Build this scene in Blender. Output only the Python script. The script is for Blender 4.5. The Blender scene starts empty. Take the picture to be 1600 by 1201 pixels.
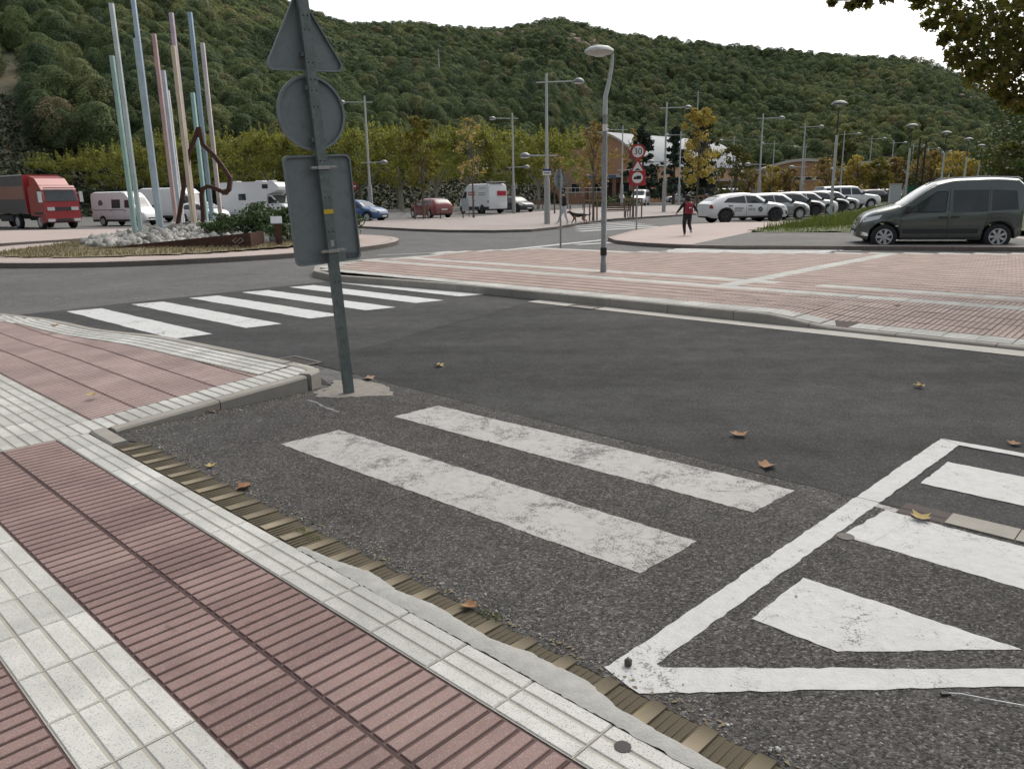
import bpy, bmesh, math, random
import numpy as np
from mathutils import Vector, Matrix
random.seed(7); rng = np.random.default_rng(7)
SC = bpy.context.scene
COL = SC.collection
R = math.radians

# ------------------------------------------------------------------ camera
cam_d = bpy.data.cameras.new('camera'); CAM = bpy.data.objects.new('camera', cam_d); COL.objects.link(CAM)
cam_d.sensor_fit = 'HORIZONTAL'; cam_d.sensor_width = 36.0; cam_d.lens = 27.0
cam_d.clip_start = 0.05; cam_d.clip_end = 4000
pitch = math.atan(296.5/1200); roll = math.atan(0.018)
fwd = Vector((0, math.cos(pitch), -math.sin(pitch))); rt0 = Vector((1, 0, 0)); up0 = rt0.cross(fwd)
rt = rt0*math.cos(roll) - up0*math.sin(roll); up = rt0*math.sin(roll) + up0*math.cos(roll)
CAM.matrix_world = Matrix(((rt.x, up.x, -fwd.x, 0), (rt.y, up.y, -fwd.y, 0), (rt.z, up.z, -fwd.z, 1.6), (0, 0, 0, 1)))
SC.camera = CAM

# ------------------------------------------------------------------ world, sun, exposure
SUN_AZ, SUN_EL = R(35), R(54)            # high and to the right, veiled
W = bpy.data.worlds.new('World'); SC.world = W; W.use_nodes = True
wn = W.node_tree; wn.nodes.clear()
sky = wn.nodes.new('ShaderNodeTexSky'); sky.sky_type = 'NISHITA'; sky.sun_disc = False
sky.sun_elevation = SUN_EL; sky.sun_rotation = SUN_AZ; sky.altitude = 400
sky.air_density = 1.0; sky.dust_density = 4.5; sky.ozone_density = 1.0
bw = wn.nodes.new('ShaderNodeRGBToBW'); mx = wn.nodes.new('ShaderNodeMix'); mx.data_type = 'RGBA'
mx.inputs[0].default_value = 0.72
wb = wn.nodes.new('ShaderNodeBackground'); wb.inputs[1].default_value = 0.15
wo = wn.nodes.new('ShaderNodeOutputWorld')
wn.links.new(sky.outputs[0], bw.inputs[0]); wn.links.new(sky.outputs[0], mx.inputs[6]); wn.links.new(bw.outputs[0], mx.inputs[7])
wt = wn.nodes.new('ShaderNodeMix'); wt.data_type = 'RGBA'; wt.blend_type = 'MULTIPLY'; wt.inputs[0].default_value = 1.0; wt.inputs[7].default_value = (1.0, 0.985, 0.945, 1)   # evening light through thin cloud
wn.links.new(mx.outputs[2], wt.inputs[6]); wn.links.new(wt.outputs[2], wb.inputs[0]); wn.links.new(wb.outputs[0], wo.inputs[0])
sd = bpy.data.lights.new('sun', 'SUN'); sd.energy = 0.55; sd.angle = R(45); sd.color = (1, 0.92, 0.80)
SUN = bpy.data.objects.new('sun', sd); COL.objects.link(SUN)
sdir = Vector((math.sin(SUN_AZ)*math.cos(SUN_EL), math.cos(SUN_AZ)*math.cos(SUN_EL), math.sin(SUN_EL)))
SUN.rotation_euler = sdir.to_track_quat('Z', 'Y').to_euler(); SUN.location = (0, 60, 90)
vs = SC.view_settings; vs.view_transform = 'Standard'; vs.look = 'None'; vs.gamma = 1; vs.exposure = 0.84
vs.use_curve_mapping = False
SC.cycles.max_bounces = 6; SC.cycles.diffuse_bounces = 3; SC.cycles.glossy_bounces = 3; SC.cycles.transmission_bounces = 3; SC.cycles.transparent_max_bounces = 4

# ------------------------------------------------------------------ street frame: s runs along the street, t across it
UA = R(136.2); UX, UY = math.cos(UA), math.sin(UA); VX, VY = math.sin(UA), -math.cos(UA)
def S(s, t): return (s*UX + t*VX, s*UY + t*VY)

# ------------------------------------------------------------------ helpers
def props(o, label=None, cat=None, group=None, kind=None):
    if label: o['label'] = label
    if cat: o['category'] = cat
    if group: o['group'] = group
    if kind: o['kind'] = kind
    return o
def thing(name, label, cat, loc=(0, 0, 0), rz=0, group=None):
    o = bpy.data.objects.new(name, None); COL.objects.link(o); o.empty_display_size = 0.2
    o.location = loc; o.rotation_euler = (0, 0, rz)
    return props(o, label, cat, group)
def link(name, me, parent=None, loc=None, rz=None):
    o = bpy.data.objects.new(name, me); COL.objects.link(o)
    if parent: o.parent = parent
    if loc is not None: o.location = loc
    if rz is not None: o.rotation_euler = (0, 0, rz)
    return o
def copy_tree(o, parent=None):
    c = o.copy(); COL.objects.link(c); c.parent = parent
    for ch in list(o.children): copy_tree(ch, c)
    return c
def smooth(x): x = min(1, max(0, x)); return x*x*(3-2*x)
def interp(xs, ys, x): return float(np.interp(x, xs, ys))
def crom(keys, x):
    """smooth monotone curve through (x, y) keys"""
    xs = [k[0] for k in keys]; ys = [k[1] for k in keys]
    if x <= xs[0]: return ys[0]
    if x >= xs[-1]: return ys[-1]
    i = max(j for j in range(len(xs)-1) if xs[j] <= x)
    h = xs[i+1]-xs[i]; d = (ys[i+1]-ys[i])/h
    def slope(j):
        if j <= 0: return (ys[1]-ys[0])/(xs[1]-xs[0])
        if j >= len(xs)-1: return (ys[-1]-ys[-2])/(xs[-1]-xs[-2])
        a = (ys[j]-ys[j-1])/(xs[j]-xs[j-1]); b = (ys[j+1]-ys[j])/(xs[j+1]-xs[j])
        return 0 if a*b <= 0 else 2*a*b/(a+b)
    m0, m1 = slope(i), slope(i+1); t = (x-xs[i])/h
    return (2*t**3-3*t**2+1)*ys[i] + (t**3-2*t**2+t)*h*m0 + (-2*t**3+3*t**2)*ys[i+1] + (t**3-t**2)*h*m1

class MB:
    def __init__(self): self.v = []; self.f = []; self.m = []
    def add(self, vs, fs, m=0):
        b = len(self.v); self.v += [tuple(p) for p in vs]
        for f in fs: self.f.append(tuple(b+i for i in f)); self.m.append(m)
        return self
    def box(self, c, d, rz=0, m=0, taper=1.0):
        cs, sn = math.cos(rz), math.sin(rz); vs = []
        for k in (-1, 1):
            q = taper if k == 1 else 1.0
            for (i, j) in ((-1, -1), (1, -1), (1, 1), (-1, 1)):
                x, y = i*d[0]/2*q, j*d[1]/2*q
                vs.append((c[0]+x*cs-y*sn, c[1]+x*sn+y*cs, c[2]+k*d[2]/2))
        return self.add(vs, [(3, 2, 1, 0), (4, 5, 6, 7), (0, 1, 5, 4), (1, 2, 6, 5), (2, 3, 7, 6), (3, 0, 4, 7)], m)
    def prism(self, poly, z0, z1, m=0, bottom=True):
        n = len(poly); a = sum(poly[i][0]*poly[(i+1) % n][1]-poly[(i+1) % n][0]*poly[i][1] for i in range(n))
        if a < 0: poly = poly[::-1]
        vs = [(p[0], p[1], z0) for p in poly]+[(p[0], p[1], z1) for p in poly]
        fs = [tuple(range(n, 2*n))]+([tuple(range(n-1, -1, -1))] if bottom else [])
        fs += [(i, (i+1) % n, n+(i+1) % n, n+i) for i in range(n)]
        return self.add(vs, fs, m)
    def extr(self, poly, o, ax, ay, az, th, m=0):
        """2-D polygon in the plane (ax, ay) at origin o, extruded th along az"""
        n = len(poly); o, ax, ay, az = Vector(o), Vector(ax), Vector(ay), Vector(az)
        a = sum(poly[i][0]*poly[(i+1) % n][1]-poly[(i+1) % n][0]*poly[i][1] for i in range(n))
        if a < 0: poly = poly[::-1]
        f = [o+ax*p[0]+ay*p[1] for p in poly]; g = [p+az*th for p in f]
        return self.add(f+g, [tuple(range(n-1, -1, -1)), tuple(range(n, 2*n))]+[(i, (i+1) % n, n+(i+1) % n, n+i) for i in range(n)], m)
    def tube(self, pts, rad, n=8, m=0, square=False, cap=True):
        pts = [Vector(p) for p in pts]; k = len(pts)
        if not hasattr(rad, '__len__'): rad = [rad]*k
        rings = []; up = None
        for i, p in enumerate(pts):
            t = (pts[min(i+1, k-1)]-pts[max(i-1, 0)]).normalized()
            if up is None:
                up = Vector((0, 0, 1)) if abs(t.z) < 0.9 else Vector((0, 1, 0))
            a = t.cross(up).normalized(); b = a.cross(t).normalized(); up = b
            off = math.pi/4 if square else 0
            nn = 4 if square else n; rr = rad[i]*(math.sqrt(2) if square else 1)
            rings.append([p+(a*math.cos(off+2*math.pi*j/nn)+b*math.sin(off+2*math.pi*j/nn))*rr for j in range(nn)])
        nn = len(rings[0]); vs = [q for r in rings for q in r]; fs = []
        for i in range(k-1):
            for j in range(nn): fs.append((i*nn+j, i*nn+(j+1) % nn, (i+1)*nn+(j+1) % nn, (i+1)*nn+j))
        if cap: fs += [tuple(range(nn-1, -1, -1)), tuple((k-1)*nn+j for j in range(nn))]
        return self.add(vs, fs, m)
    def lathe(self, prof, n=16, c=(0, 0, 0), m=0, axis='z', cap=True):
        vs = []; fs = []
        for (r, z) in prof:
            for j in range(n):
                a = 2*math.pi*j/n; x, y = r*math.cos(a), r*math.sin(a)
                vs.append((c[0]+x, c[1]+y, c[2]+z) if axis == 'z' else (c[0]+x, c[1]+z, c[2]+y) if axis == 'y' else (c[0]+z, c[1]+x, c[2]+y))
        for i in range(len(prof)-1):
            for j in range(n): fs.append((i*n+j, i*n+(j+1) % n, (i+1)*n+(j+1) % n, (i+1)*n+j))
        if cap and prof[0][0] > 1e-6: fs.append(tuple(range(n-1, -1, -1)))
        if cap and prof[-1][0] > 1e-6: fs.append(tuple((len(prof)-1)*n+j for j in range(n)))
        return self.add(vs, fs, m)
    def mesh(self, name, mats, sm=None, fix=True):
        me = bpy.data.meshes.new(name); me.from_pydata(self.v, [], self.f)
        for q in (mats if isinstance(mats, (list, tuple)) else [mats]): me.materials.append(q)
        if any(self.m): me.polygons.foreach_set('material_index', self.m)
        if fix:
            bm = bmesh.new(); bm.from_mesh(me); bmesh.ops.recalc_face_normals(bm, faces=bm.faces); bm.to_mesh(me); bm.free()
        if sm is not None:
            me.polygons.foreach_set('use_smooth', [True]*len(me.polygons)); me.set_sharp_from_angle(angle=R(sm))
        me.update(); return me
    def build(self, name, mats, parent=None, loc=None, rz=None, sm=None, fix=True):
        return link(name, self.mesh(name, mats, sm, fix), parent, loc, rz)

def np_mesh(name, verts, quads, mat, tri=False):
    """fast mesh of separate quads (N,4) or triangles"""
    k = 3 if tri else 4
    me = bpy.data.meshes.new(name); nv, nf = len(verts), len(quads)
    me.vertices.add(nv); me.vertices.foreach_set('co', np.asarray(verts, np.float32).ravel())
    me.loops.add(nf*k); me.loops.foreach_set('vertex_index', np.asarray(quads, np.int32).ravel())
    me.polygons.add(nf); me.polygons.foreach_set('loop_start', np.arange(nf, dtype=np.int32)*k)
    me.update(calc_edges=True)
    for q in (mat if isinstance(mat, (list, tuple)) else [mat]): me.materials.append(q)
    return me
def text_mesh(txt, size, mat, name='lettering', depth=0.002, font_scale=1.0):
    cu = bpy.data.curves.new('txt', 'FONT'); cu.body = txt; cu.size = size; cu.extrude = depth; cu.align_x = 'CENTER'; cu.align_y = 'CENTER'
    o = bpy.data.objects.new('txt', cu); COL.objects.link(o)
    me = bpy.data.meshes.new_from_object(o.evaluated_get(bpy.context.evaluated_depsgraph_get()))
    bpy.data.objects.remove(o); bpy.data.curves.remove(cu)
    me.materials.clear(); me.materials.append(mat); me.name = name
    return me

# ------------------------------------------------------------------ materials
class N:
    """small node-tree writer"""
    def __init__(self, name):
        self.mat = bpy.data.materials.new(name); self.mat.use_nodes = True
        self.t = self.mat.node_tree; self.t.nodes.clear()
        self.out = self.n('ShaderNodeOutputMaterial'); self.b = self.n('ShaderNodeBsdfPrincipled')
        self.l(self.b.outputs[0], self.out.inputs[0])
    def n(self, k, **kw):
        x = self.t.nodes.new(k)
        for a, b in kw.items(): setattr(x, a, b)
        return x
    def l(self, a, b): self.t.links.new(a, b)
    def set(self, **kw):
        for k, v in kw.items(): self.b.inputs[k.replace('_', ' ')].default_value = v
    def pos(self):
        if not hasattr(self, '_p'): self._p = self.n('ShaderNodeNewGeometry').outputs['Position']
        return self._p
    def noise(self, scale, detail=3, rough=0.55, vec=None, dist=0):
        x = self.n('ShaderNodeTexNoise'); x.inputs['Scale'].default_value = scale; x.inputs['Detail'].default_value = detail
        x.inputs['Roughness'].default_value = rough; x.inputs['Distortion'].default_value = dist
        self.l(vec or self.pos(), x.inputs['Vector']); return x.outputs['Fac']
    def voro(self, scale, out='Distance', feature='F1', vec=None):
        x = self.n('ShaderNodeTexVoronoi', feature=feature); x.inputs['Scale'].default_value = scale
        self.l(vec or self.pos(), x.inputs['Vector']); return x.outputs[out]
    def ramp(self, fac, stops, mode='LINEAR'):
        x = self.n('ShaderNodeValToRGB'); x.color_ramp.interpolation = mode; e = x.color_ramp.elements
        while len(e) < len(stops): e.new(0.5)
        for i, (p, c) in enumerate(stops): e[i].position = p; e[i].color = tuple(c)+(1,) if hasattr(c, '__len__') else (c, c, c, 1)
        self.l(fac, x.inputs[0]); return x.outputs[0]
    def mix(self, fac, a, b, mode='MIX'):
        x = self.n('ShaderNodeMix', data_type='RGBA', blend_type=mode)
        for sock, v in ((x.inputs[0], fac), (x.inputs[6], a), (x.inputs[7], b)):
            if hasattr(v, 'links') or isinstance(v, bpy.types.NodeSocket): self.l(v, sock)
            elif hasattr(v, '__len__'): sock.default_value = tuple(v)+(1,)
            else: sock.default_value = v if sock.type == 'VALUE' else (v, v, v, 1)
        return x.outputs[2]
    def math(self, op, a, b=0.5, c=None):
        x = self.n('ShaderNodeMath', operation=op)
        for i, v in enumerate((a, b) if c is None else (a, b, c)):
            if isinstance(v, bpy.types.NodeSocket): self.l(v, x.inputs[i])
            else: x.inputs[i].default_value = v
        return x.outputs[0]
    def bump(self, h, strength=0.3, dist=0.01, normal=None):
        x = self.n('ShaderNodeBump'); x.inputs['Strength'].default_value = strength; x.inputs['Distance'].default_value = dist
        self.l(h, x.inputs['Height'])
        if normal is not None: self.l(normal, x.inputs['Normal'])
        self.l(x.outputs[0], self.b.inputs['Normal']); return x.outputs[0]
    def color(self, c): self.l(c, self.b.inputs['Base Color'])
    def rand(self): return self.n('ShaderNodeObjectInfo').outputs['Random']

MATS = {}
def plain(name, col, rough=0.6, metal=0.0, var=0.12, vs=8.0, bump=0.0, bs=60.0, coat=0.0, spec=0.5):
    if name in MATS: return MATS[name]
    n = N(name); n.set(Roughness=rough, Metallic=metal, Coat_Weight=coat, Specular_IOR_Level=spec)
    if var > 0:
        f = n.noise(vs, 4, 0.6)
        n.color(n.mix(f, [c*(1-var) for c in col], [min(1, c*(1+var)) for c in col]))
    else: n.b.inputs['Base Color'].default_value = tuple(col)+(1,)
    if bump > 0: n.bump(n.noise(bs, 3), bump, 0.01)
    MATS[name] = n.mat; return n.mat

def asphalt(name, c0, c1, agg=0.5, grain=110, patch=0.25, light=(0.26, 0.25, 0.24), rough=0.85, bumpd=0.006, track_sheen=False):
    n = N(name); n.set(Roughness=rough, Specular_IOR_Level=0.12)
    big = n.ramp(n.noise(0.55, 5, 0.6), [(0.3, 0.0), (0.7, 1.0)])
    base = n.mix(big, c0, c1)
    mid = n.ramp(n.noise(7, 5, 0.65), [(0.25, 1-patch), (0.75, 1+patch*0.6)])
    base = n.mix(1.0, base, mid, 'MULTIPLY')
    cell = n.voro(grain, 'Color'); sep = n.n('ShaderNodeSeparateColor'); n.l(cell, sep.inputs[0])
    stone = n.ramp(sep.outputs[0], [(0.0, 0.35), (0.5, 0.9), (0.86, 1.35), (1.0, 2.6)])
    base = n.mix(agg, base, n.mix(1.0, base, stone, 'MULTIPLY'))
    if track_sheen:  # lighter wheel-track bands: the road's sheen painted into the colour
        mp = n.n('ShaderNodeMapping'); mp.inputs['Rotation'].default_value = (0, 0, -UA); mp.inputs['Scale'].default_value = (0.05, 0.9, 1); mp.vector_type = 'TEXTURE'
        mp.vector_type = 'POINT'; n.l(n.pos(), mp.inputs[0]); tk_ = n.noise(1.0, 4, 0.6, vec=mp.outputs[0])
        base = n.mix(1.0, base, n.ramp(tk_, [(0.35, 0.82), (0.65, 1.28)]), 'MULTIPLY')
    st2 = n.ramp(n.noise(1.7, 4, 0.7, dist=1.2), [(0.56, 0.0), (0.72, 0.35)])
    base = n.mix(st2, base, [c*0.62 for c in c0])
    n.color(base)
    d = n.voro(grain, 'Distance'); nn = n.noise(grain*0.35, 3)
    h = n.math('ADD', n.math('MULTIPLY', d, -0.8), nn)
    n.bump(h, 0.8*agg+0.15, bumpd)
    n.l(n.ramp(n.noise(3, 3), [(0.3, rough-0.09), (0.7, rough+0.06)]), n.b.inputs['Roughness'])
    return n.mat

def road_paint(name, wear, col=(0.66, 0.68, 0.68), under=(0.085, 0.083, 0.08), grain=95):
    n = N(name); n.set(Roughness=0.7)
    a = n.noise(3.2, 7, 0.74, dist=0.6); b = n.noise(grain*0.9, 3, 0.6); v = n.voro(grain, 'Distance')
    h = n.math('ADD', n.math('ADD', n.math('MULTIPLY', a, 0.46), n.math('MULTIPLY', n.noise(22, 4, 0.7), 0.18)), n.math('MULTIPLY', b, 0.36))
    f = n.ramp(h, [(wear-0.035, 0.0), (wear+0.035, 1.0)])
    c = n.mix(n.noise(2.2, 5, 0.6), [x*0.84 for x in col], [min(1, x*1.06) for x in col])
    c = n.mix(n.ramp(n.noise(22, 4, 0.7), [(0.35, 0.35), (0.6, 0.0)]), c, [x*0.62 for x in col])
    n.color(n.mix(f, under, c)); n.bump(n.math('ADD', n.math('MULTIPLY', v, -0.7), b), 0.5, 0.005)
    return n.mat

def tile_mat(name, c0, c1, c2, fleck, fl_scale=230, fl_amt=0.35, gdirt=(0.2, 0.17, 0.13)):
    """terrazzo-like concrete tile: per-tile shade, mottling, flecks, dirt by the joints (object-local height)"""
    n = N(name); n.set(Roughness=0.74, Specular_IOR_Level=0.4)
    r = n.rand(); base = n.ramp(r, [(0.0, c0), (0.5, c1), (1.0, c2)])
    mot = n.ramp(n.noise(2.4, 5, 0.65), [(0.28, 0.76), (0.72, 1.16)])
    base = n.mix(1.0, base, mot, 'MULTIPLY')
    fine = n.ramp(n.noise(160, 3, 0.7), [(0.3, 0.84), (0.7, 1.14)]); base = n.mix(1.0, base, fine, 'MULTIPLY')
    vc = n.n('ShaderNodeTexVoronoi'); vc.inputs['Scale'].default_value = fl_scale; n.l(n.pos(), vc.inputs['Vector'])
    sep = n.n('ShaderNodeSeparateColor'); n.l(vc.outputs['Color'], sep.inputs[0])
    isf = n.math('MULTIPLY', n.ramp(sep.outputs[0], [(fl_amt-0.02, 1.0), (fl_amt, 0.0)]), n.ramp(vc.outputs['Distance'], [(0.33, 1.0), (0.42, 0.0)]))
    base = n.mix(n.math('MULTIPLY', isf, 0.75), base, fleck)
    stain = n.ramp(n.noise(1.1, 5, 0.7, dist=0.8), [(0.52, 0.0), (0.75, 0.5)]); base = n.mix(stain, base, [c*0.62 for c in c0])
    spot = n.ramp(n.noise(6.5, 2, 0.5), [(0.70, 0.0), (0.74, 0.5)]); base = n.mix(spot, base, [c*0.5 for c in c0])
    scuff = n.ramp(n.noise(11, 6, 0.75, dist=1.5), [(0.58, 0.0), (0.78, 0.4)]); base = n.mix(scuff, base, [min(1, c*1.25) for c in c2])
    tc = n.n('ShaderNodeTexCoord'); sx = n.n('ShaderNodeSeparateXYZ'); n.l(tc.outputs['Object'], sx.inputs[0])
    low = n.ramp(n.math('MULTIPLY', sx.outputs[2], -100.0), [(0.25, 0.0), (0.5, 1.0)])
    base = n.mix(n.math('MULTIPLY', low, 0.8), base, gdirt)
    n.color(base); n.bump(n.noise(260, 3), 0.25, 0.002)
    return n.mat

def leaf_mat(name, cols, trans=0.35, scale=0.9, rough=0.55):
    n = N(name); n.set(Roughness=rough, Specular_IOR_Level=0.3)
    isl = n.n('ShaderNodeNewGeometry').outputs['Random Per Island']
    k = len(cols)-1
    c = n.ramp(n.math('ADD', n.math('MULTIPLY', isl, 0.6), n.math('MULTIPLY', n.noise(scale, 3), 0.4)), [(0.12+0.76*i/max(1, k), q) for i, q in enumerate(cols)])
    n.color(c)
    tr = n.n('ShaderNodeBsdfTranslucent'); n.l(n.mix(1.0, c, (1.25, 1.2, 0.6), 'MULTIPLY'), tr.inputs[0])
    ms = n.n('ShaderNodeMixShader'); ms.inputs[0].default_value = trans
    n.l(n.b.outputs[0], ms.inputs[1]); n.l(tr.outputs[0], ms.inputs[2]); n.l(ms.outputs[0], n.out.inputs[0])
    return n.mat

# ================================================================== MATERIALS FOR THE GROUND
m_road   = asphalt('asphalt_roundabout', (0.10, 0.099, 0.098), (0.135, 0.133, 0.131), 0.45, 90, 0.22, rough=0.72)
m_street = asphalt('asphalt_new', (0.036, 0.0363, 0.0368), (0.05, 0.0502, 0.0502), 0.6, 140, 0.2, track_sheen=True, rough=0.80)
m_zebraz = asphalt('asphalt_crossing', (0.044, 0.0443, 0.0447), (0.06, 0.0602, 0.06), 0.5, 120, 0.2, track_sheen=True, rough=0.80)
m_lane   = asphalt('asphalt_coarse', (0.066, 0.063, 0.0605), (0.098, 0.094, 0.09), 0.98, 125, 0.26, bumpd=0.007, rough=0.82)
m_lot    = asphalt('asphalt_lot', (0.13, 0.128, 0.125), (0.17, 0.166, 0.16), 0.3, 60, 0.15)
m_paint  = road_paint('road_paint_fresh', 0.412, (0.48, 0.485, 0.478))
m_paintw = road_paint('road_paint_worn', 0.456, (0.385, 0.378, 0.365), grain=130)
m_paintf = road_paint('road_paint_far', 0.41, (0.54, 0.55, 0.545), grain=40)
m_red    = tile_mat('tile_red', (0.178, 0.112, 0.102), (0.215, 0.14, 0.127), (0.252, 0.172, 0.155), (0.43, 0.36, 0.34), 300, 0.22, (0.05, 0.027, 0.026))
m_redb   = tile_mat('tile_red_pale', (0.29, 0.212, 0.197), (0.325, 0.24, 0.222), (0.36, 0.27, 0.249), (0.45, 0.38, 0.34), 300, 0.2, (0.19, 0.125, 0.115))  # paler version of the red tile for the raised corner
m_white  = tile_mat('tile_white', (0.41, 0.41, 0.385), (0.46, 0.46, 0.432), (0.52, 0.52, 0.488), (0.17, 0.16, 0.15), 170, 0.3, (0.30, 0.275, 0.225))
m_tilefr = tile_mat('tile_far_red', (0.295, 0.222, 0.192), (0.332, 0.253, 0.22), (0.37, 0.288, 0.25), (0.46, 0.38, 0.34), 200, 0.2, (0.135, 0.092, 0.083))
m_conc   = plain('concrete_kerb', (0.27, 0.255, 0.225), 0.88, 0, 0.28, 5, 0.3, 120)
m_concl  = plain('concrete_light', (0.40, 0.385, 0.35), 0.88, 0, 0.2, 4, 0.25, 120)
m_mortar = plain('mortar', (0.30, 0.30, 0.285), 0.9, 0, 0.32, 14, 0.5, 70)
m_joint  = plain('joint_sand', (0.075, 0.06, 0.055), 0.95, 0, 0.3, 20)
m_iron   = plain('cast_iron', (0.12, 0.11, 0.10), 0.75, 0.3, 0.25, 30, 0.2, 120)
m_black  = plain('dark_void', (0.012, 0.012, 0.012), 0.9, 0, 0)

def blockmat():
    n = N('kerb_block_tan'); n.set(Roughness=0.9)
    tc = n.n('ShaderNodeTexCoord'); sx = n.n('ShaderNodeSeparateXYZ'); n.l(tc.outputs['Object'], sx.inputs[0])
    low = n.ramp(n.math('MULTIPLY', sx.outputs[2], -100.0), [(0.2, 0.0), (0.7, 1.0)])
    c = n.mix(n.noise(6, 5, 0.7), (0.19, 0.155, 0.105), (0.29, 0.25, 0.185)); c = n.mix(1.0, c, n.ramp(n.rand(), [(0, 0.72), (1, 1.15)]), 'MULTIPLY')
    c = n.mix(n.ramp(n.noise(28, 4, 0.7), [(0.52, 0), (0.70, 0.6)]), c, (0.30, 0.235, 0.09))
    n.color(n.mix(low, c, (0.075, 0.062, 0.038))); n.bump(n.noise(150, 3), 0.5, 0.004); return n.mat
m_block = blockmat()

def pave_mat(name, c0, c1, line, d1=(UX, UY), pitch=0.33):
    """far paving, too far for single tiles: ribs and joints as fine colour"""
    n = N(name); n.set(Roughness=0.85, Specular_IOR_Level=0.3)
    base = n.mix(n.ramp(n.noise(0.5, 5, 0.65), [(0.3, 0), (0.7, 1)]), c0, c1)
    sx = n.n('ShaderNodeSeparateXYZ'); n.l(n.pos(), sx.inputs[0])
    a = n.math('ADD', n.math('MULTIPLY', sx.outputs[0], d1[0]/pitch), n.math('MULTIPLY', sx.outputs[1], d1[1]/pitch))
    b = n.math('ADD', n.math('MULTIPLY', sx.outputs[0], -d1[1]/pitch), n.math('MULTIPLY', sx.outputs[1], d1[0]/pitch))
    for q in (a, b):
        f = n.math('ABSOLUTE', n.math('SUBTRACT', n.math('FRACT', q), 0.5))
        base = n.mix(n.ramp(f, [(0.44, 0.0), (0.49, 0.5)]), base, line)
    n.color(n.mix(n.ramp(n.noise(3, 5, 0.7), [(0.5, 0), (0.75, 0.35)]), base, [c*0.7 for c in c0])); return n.mat
m_plaza = pave_mat('plaza_paving', (0.30, 0.26, 0.245), (0.36, 0.315, 0.295), (0.2, 0.168, 0.158))
m_pink  = pave_mat('pink_paving', (0.37, 0.305, 0.28), (0.43, 0.36, 0.33), (0.27, 0.22, 0.2))

ZR = -0.016
def sheet(name, poly, z, mat, kind='structure', label=None, cat=None, group=None, parent=None):
    mb = MB(); mb.add([(p[0], p[1], z) for p in poly], [tuple(range(len(poly)))])
    o = mb.build(name, mat, parent)
    if mb.f and o.data.polygons[0].normal.z < 0: o.data.flip_normals()
    return props(o, label, cat, group, kind if parent is None else None)
def st(*pts): return [S(*p) for p in pts]

# ================================================================== GROUND SHEETS
m_earth = N('earth'); m_earth.set(Roughness=0.95)
m_earth.color(m_earth.mix(m_earth.noise(0.08, 6, 0.6), (0.075, 0.085, 0.04), (0.13, 0.115, 0.075))); m_earth = m_earth.mat
sheet('ground', [(-1500, -600), (1500, -600), (1500, 2200), (-1500, 2200)], -0.2, m_earth)
sheet('road', [(-46, -14), (95, -14), (95, 130), (-46, 130)], -0.022, m_road)
sheet('street', st((-14, 4.07), (6.72, 4.07), (6.8, 4.5), (7.4, 6.5), (7.8, 8.0), (8.0, 9.06), (-14, 9.06)), ZR, m_street)
sheet('crossing_road', st((5.75, 3.68), (6.30, 3.85), (6.716, 3.82), (6.716, 4.07), (6.796, 4.5), (7.396, 6.5), (7.796, 8.0), (7.996, 9.06), (13.3, 9.4), (13.25, 3.2), (9, 3.3), (6.4, 3.5)), ZR-0.001, m_zebraz)
sheet('parking_lane', [S(-14, 1.885)]+[S(s_, 1.884+random.uniform(-0.007, 0.004)) for s_ in np.arange(-2, 5.4, 0.045)]+st((5.46, 1.83), (5.74, 1.83), (5.74, 3.70), (5.86, 3.82), (5.95, 4.066), (-14, 4.066)), ZR+0.002, m_lane)

def patch(poly, z, mat, label, cat, group=None, name='painted_stripe'):
    return sheet(name, poly, z, mat, None, label, cat, group)
def edge_poly(poly, amp, step, seed):
    """walk a polygon's outline and jitter it, so painted edges are not ruler-straight"""
    r = random.Random(seed); out = []
    for i in range(len(poly)):
        a, b = Vector(poly[i]), Vector(poly[(i+1) % len(poly)]); L = (b-a).length; k = max(1, int(L/step)); nn = Vector((-(b-a).y, (b-a).x)).normalized()
        for j in range(k):
            p = a.lerp(b, j/k)
            out.append(tuple(p if j == 0 else p+nn*r.uniform(-amp, amp)))
    return out
ZP = ZR+0.0042
patch(edge_poly(st((4.57, 2.49), (4.54, 2.94), (1.70, 3.02), (1.72, 2.58)), 0.005, 0.035, 1), ZP, m_paintw, 'worn white crossing stripe nearest to the ribbed pavement', 'road marking', 'near crossing stripes')
patch(edge_poly(st((4.51, 3.41), (4.49, 3.83), (1.63, 3.94), (1.66, 3.51)), 0.005, 0.035, 2), ZP, m_paintw, 'worn white crossing stripe along the seam of the darker asphalt', 'road marking', 'near crossing stripes')
# boxed no-parking marking at the right
bx = thing('painted_box', 'fresh white painted outline box running out of the right edge of the picture', 'road marking')
for k, (nm, pl) in enumerate((('long_line', st((1.415, 1.93), (1.30, 2.02), (1.175, 5.36), (1.30, 5.44))),
        ('slanted_line', st((1.425, 1.925), (1.36, 2.06), (1.27, 2.06), (0.35, 2.88), (-1.2, 4.30), (-1.28, 4.19), (0.33, 2.765), (1.25, 1.885))),
        ('far_line', st((1.295, 5.44), (1.175, 5.362), (-2, 5.38), (-2, 5.47))))):
    sheet(nm, edge_poly(pl, 0.0045, 0.04, 10+k), ZP+0.0006*k, m_paint, parent=bx)
patch(edge_poly(st((1.19, 2.56), (1.18, 3.01), (0.38, 3.01), (0.86, 2.56)), 0.0045, 0.035, 21), ZP, m_paint, 'white painted wedge inside the box beside the slanted line', 'road marking', 'bars inside the box')
patch(edge_poly(st((1.17, 3.53), (1.11, 3.97), (-1.6, 3.90), (-1.6, 3.48), (0.47, 3.51)), 0.005, 0.035, 22), ZP, m_paint, 'white painted bar along the concrete gutter inside the box', 'road marking', 'bars inside the box')
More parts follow.
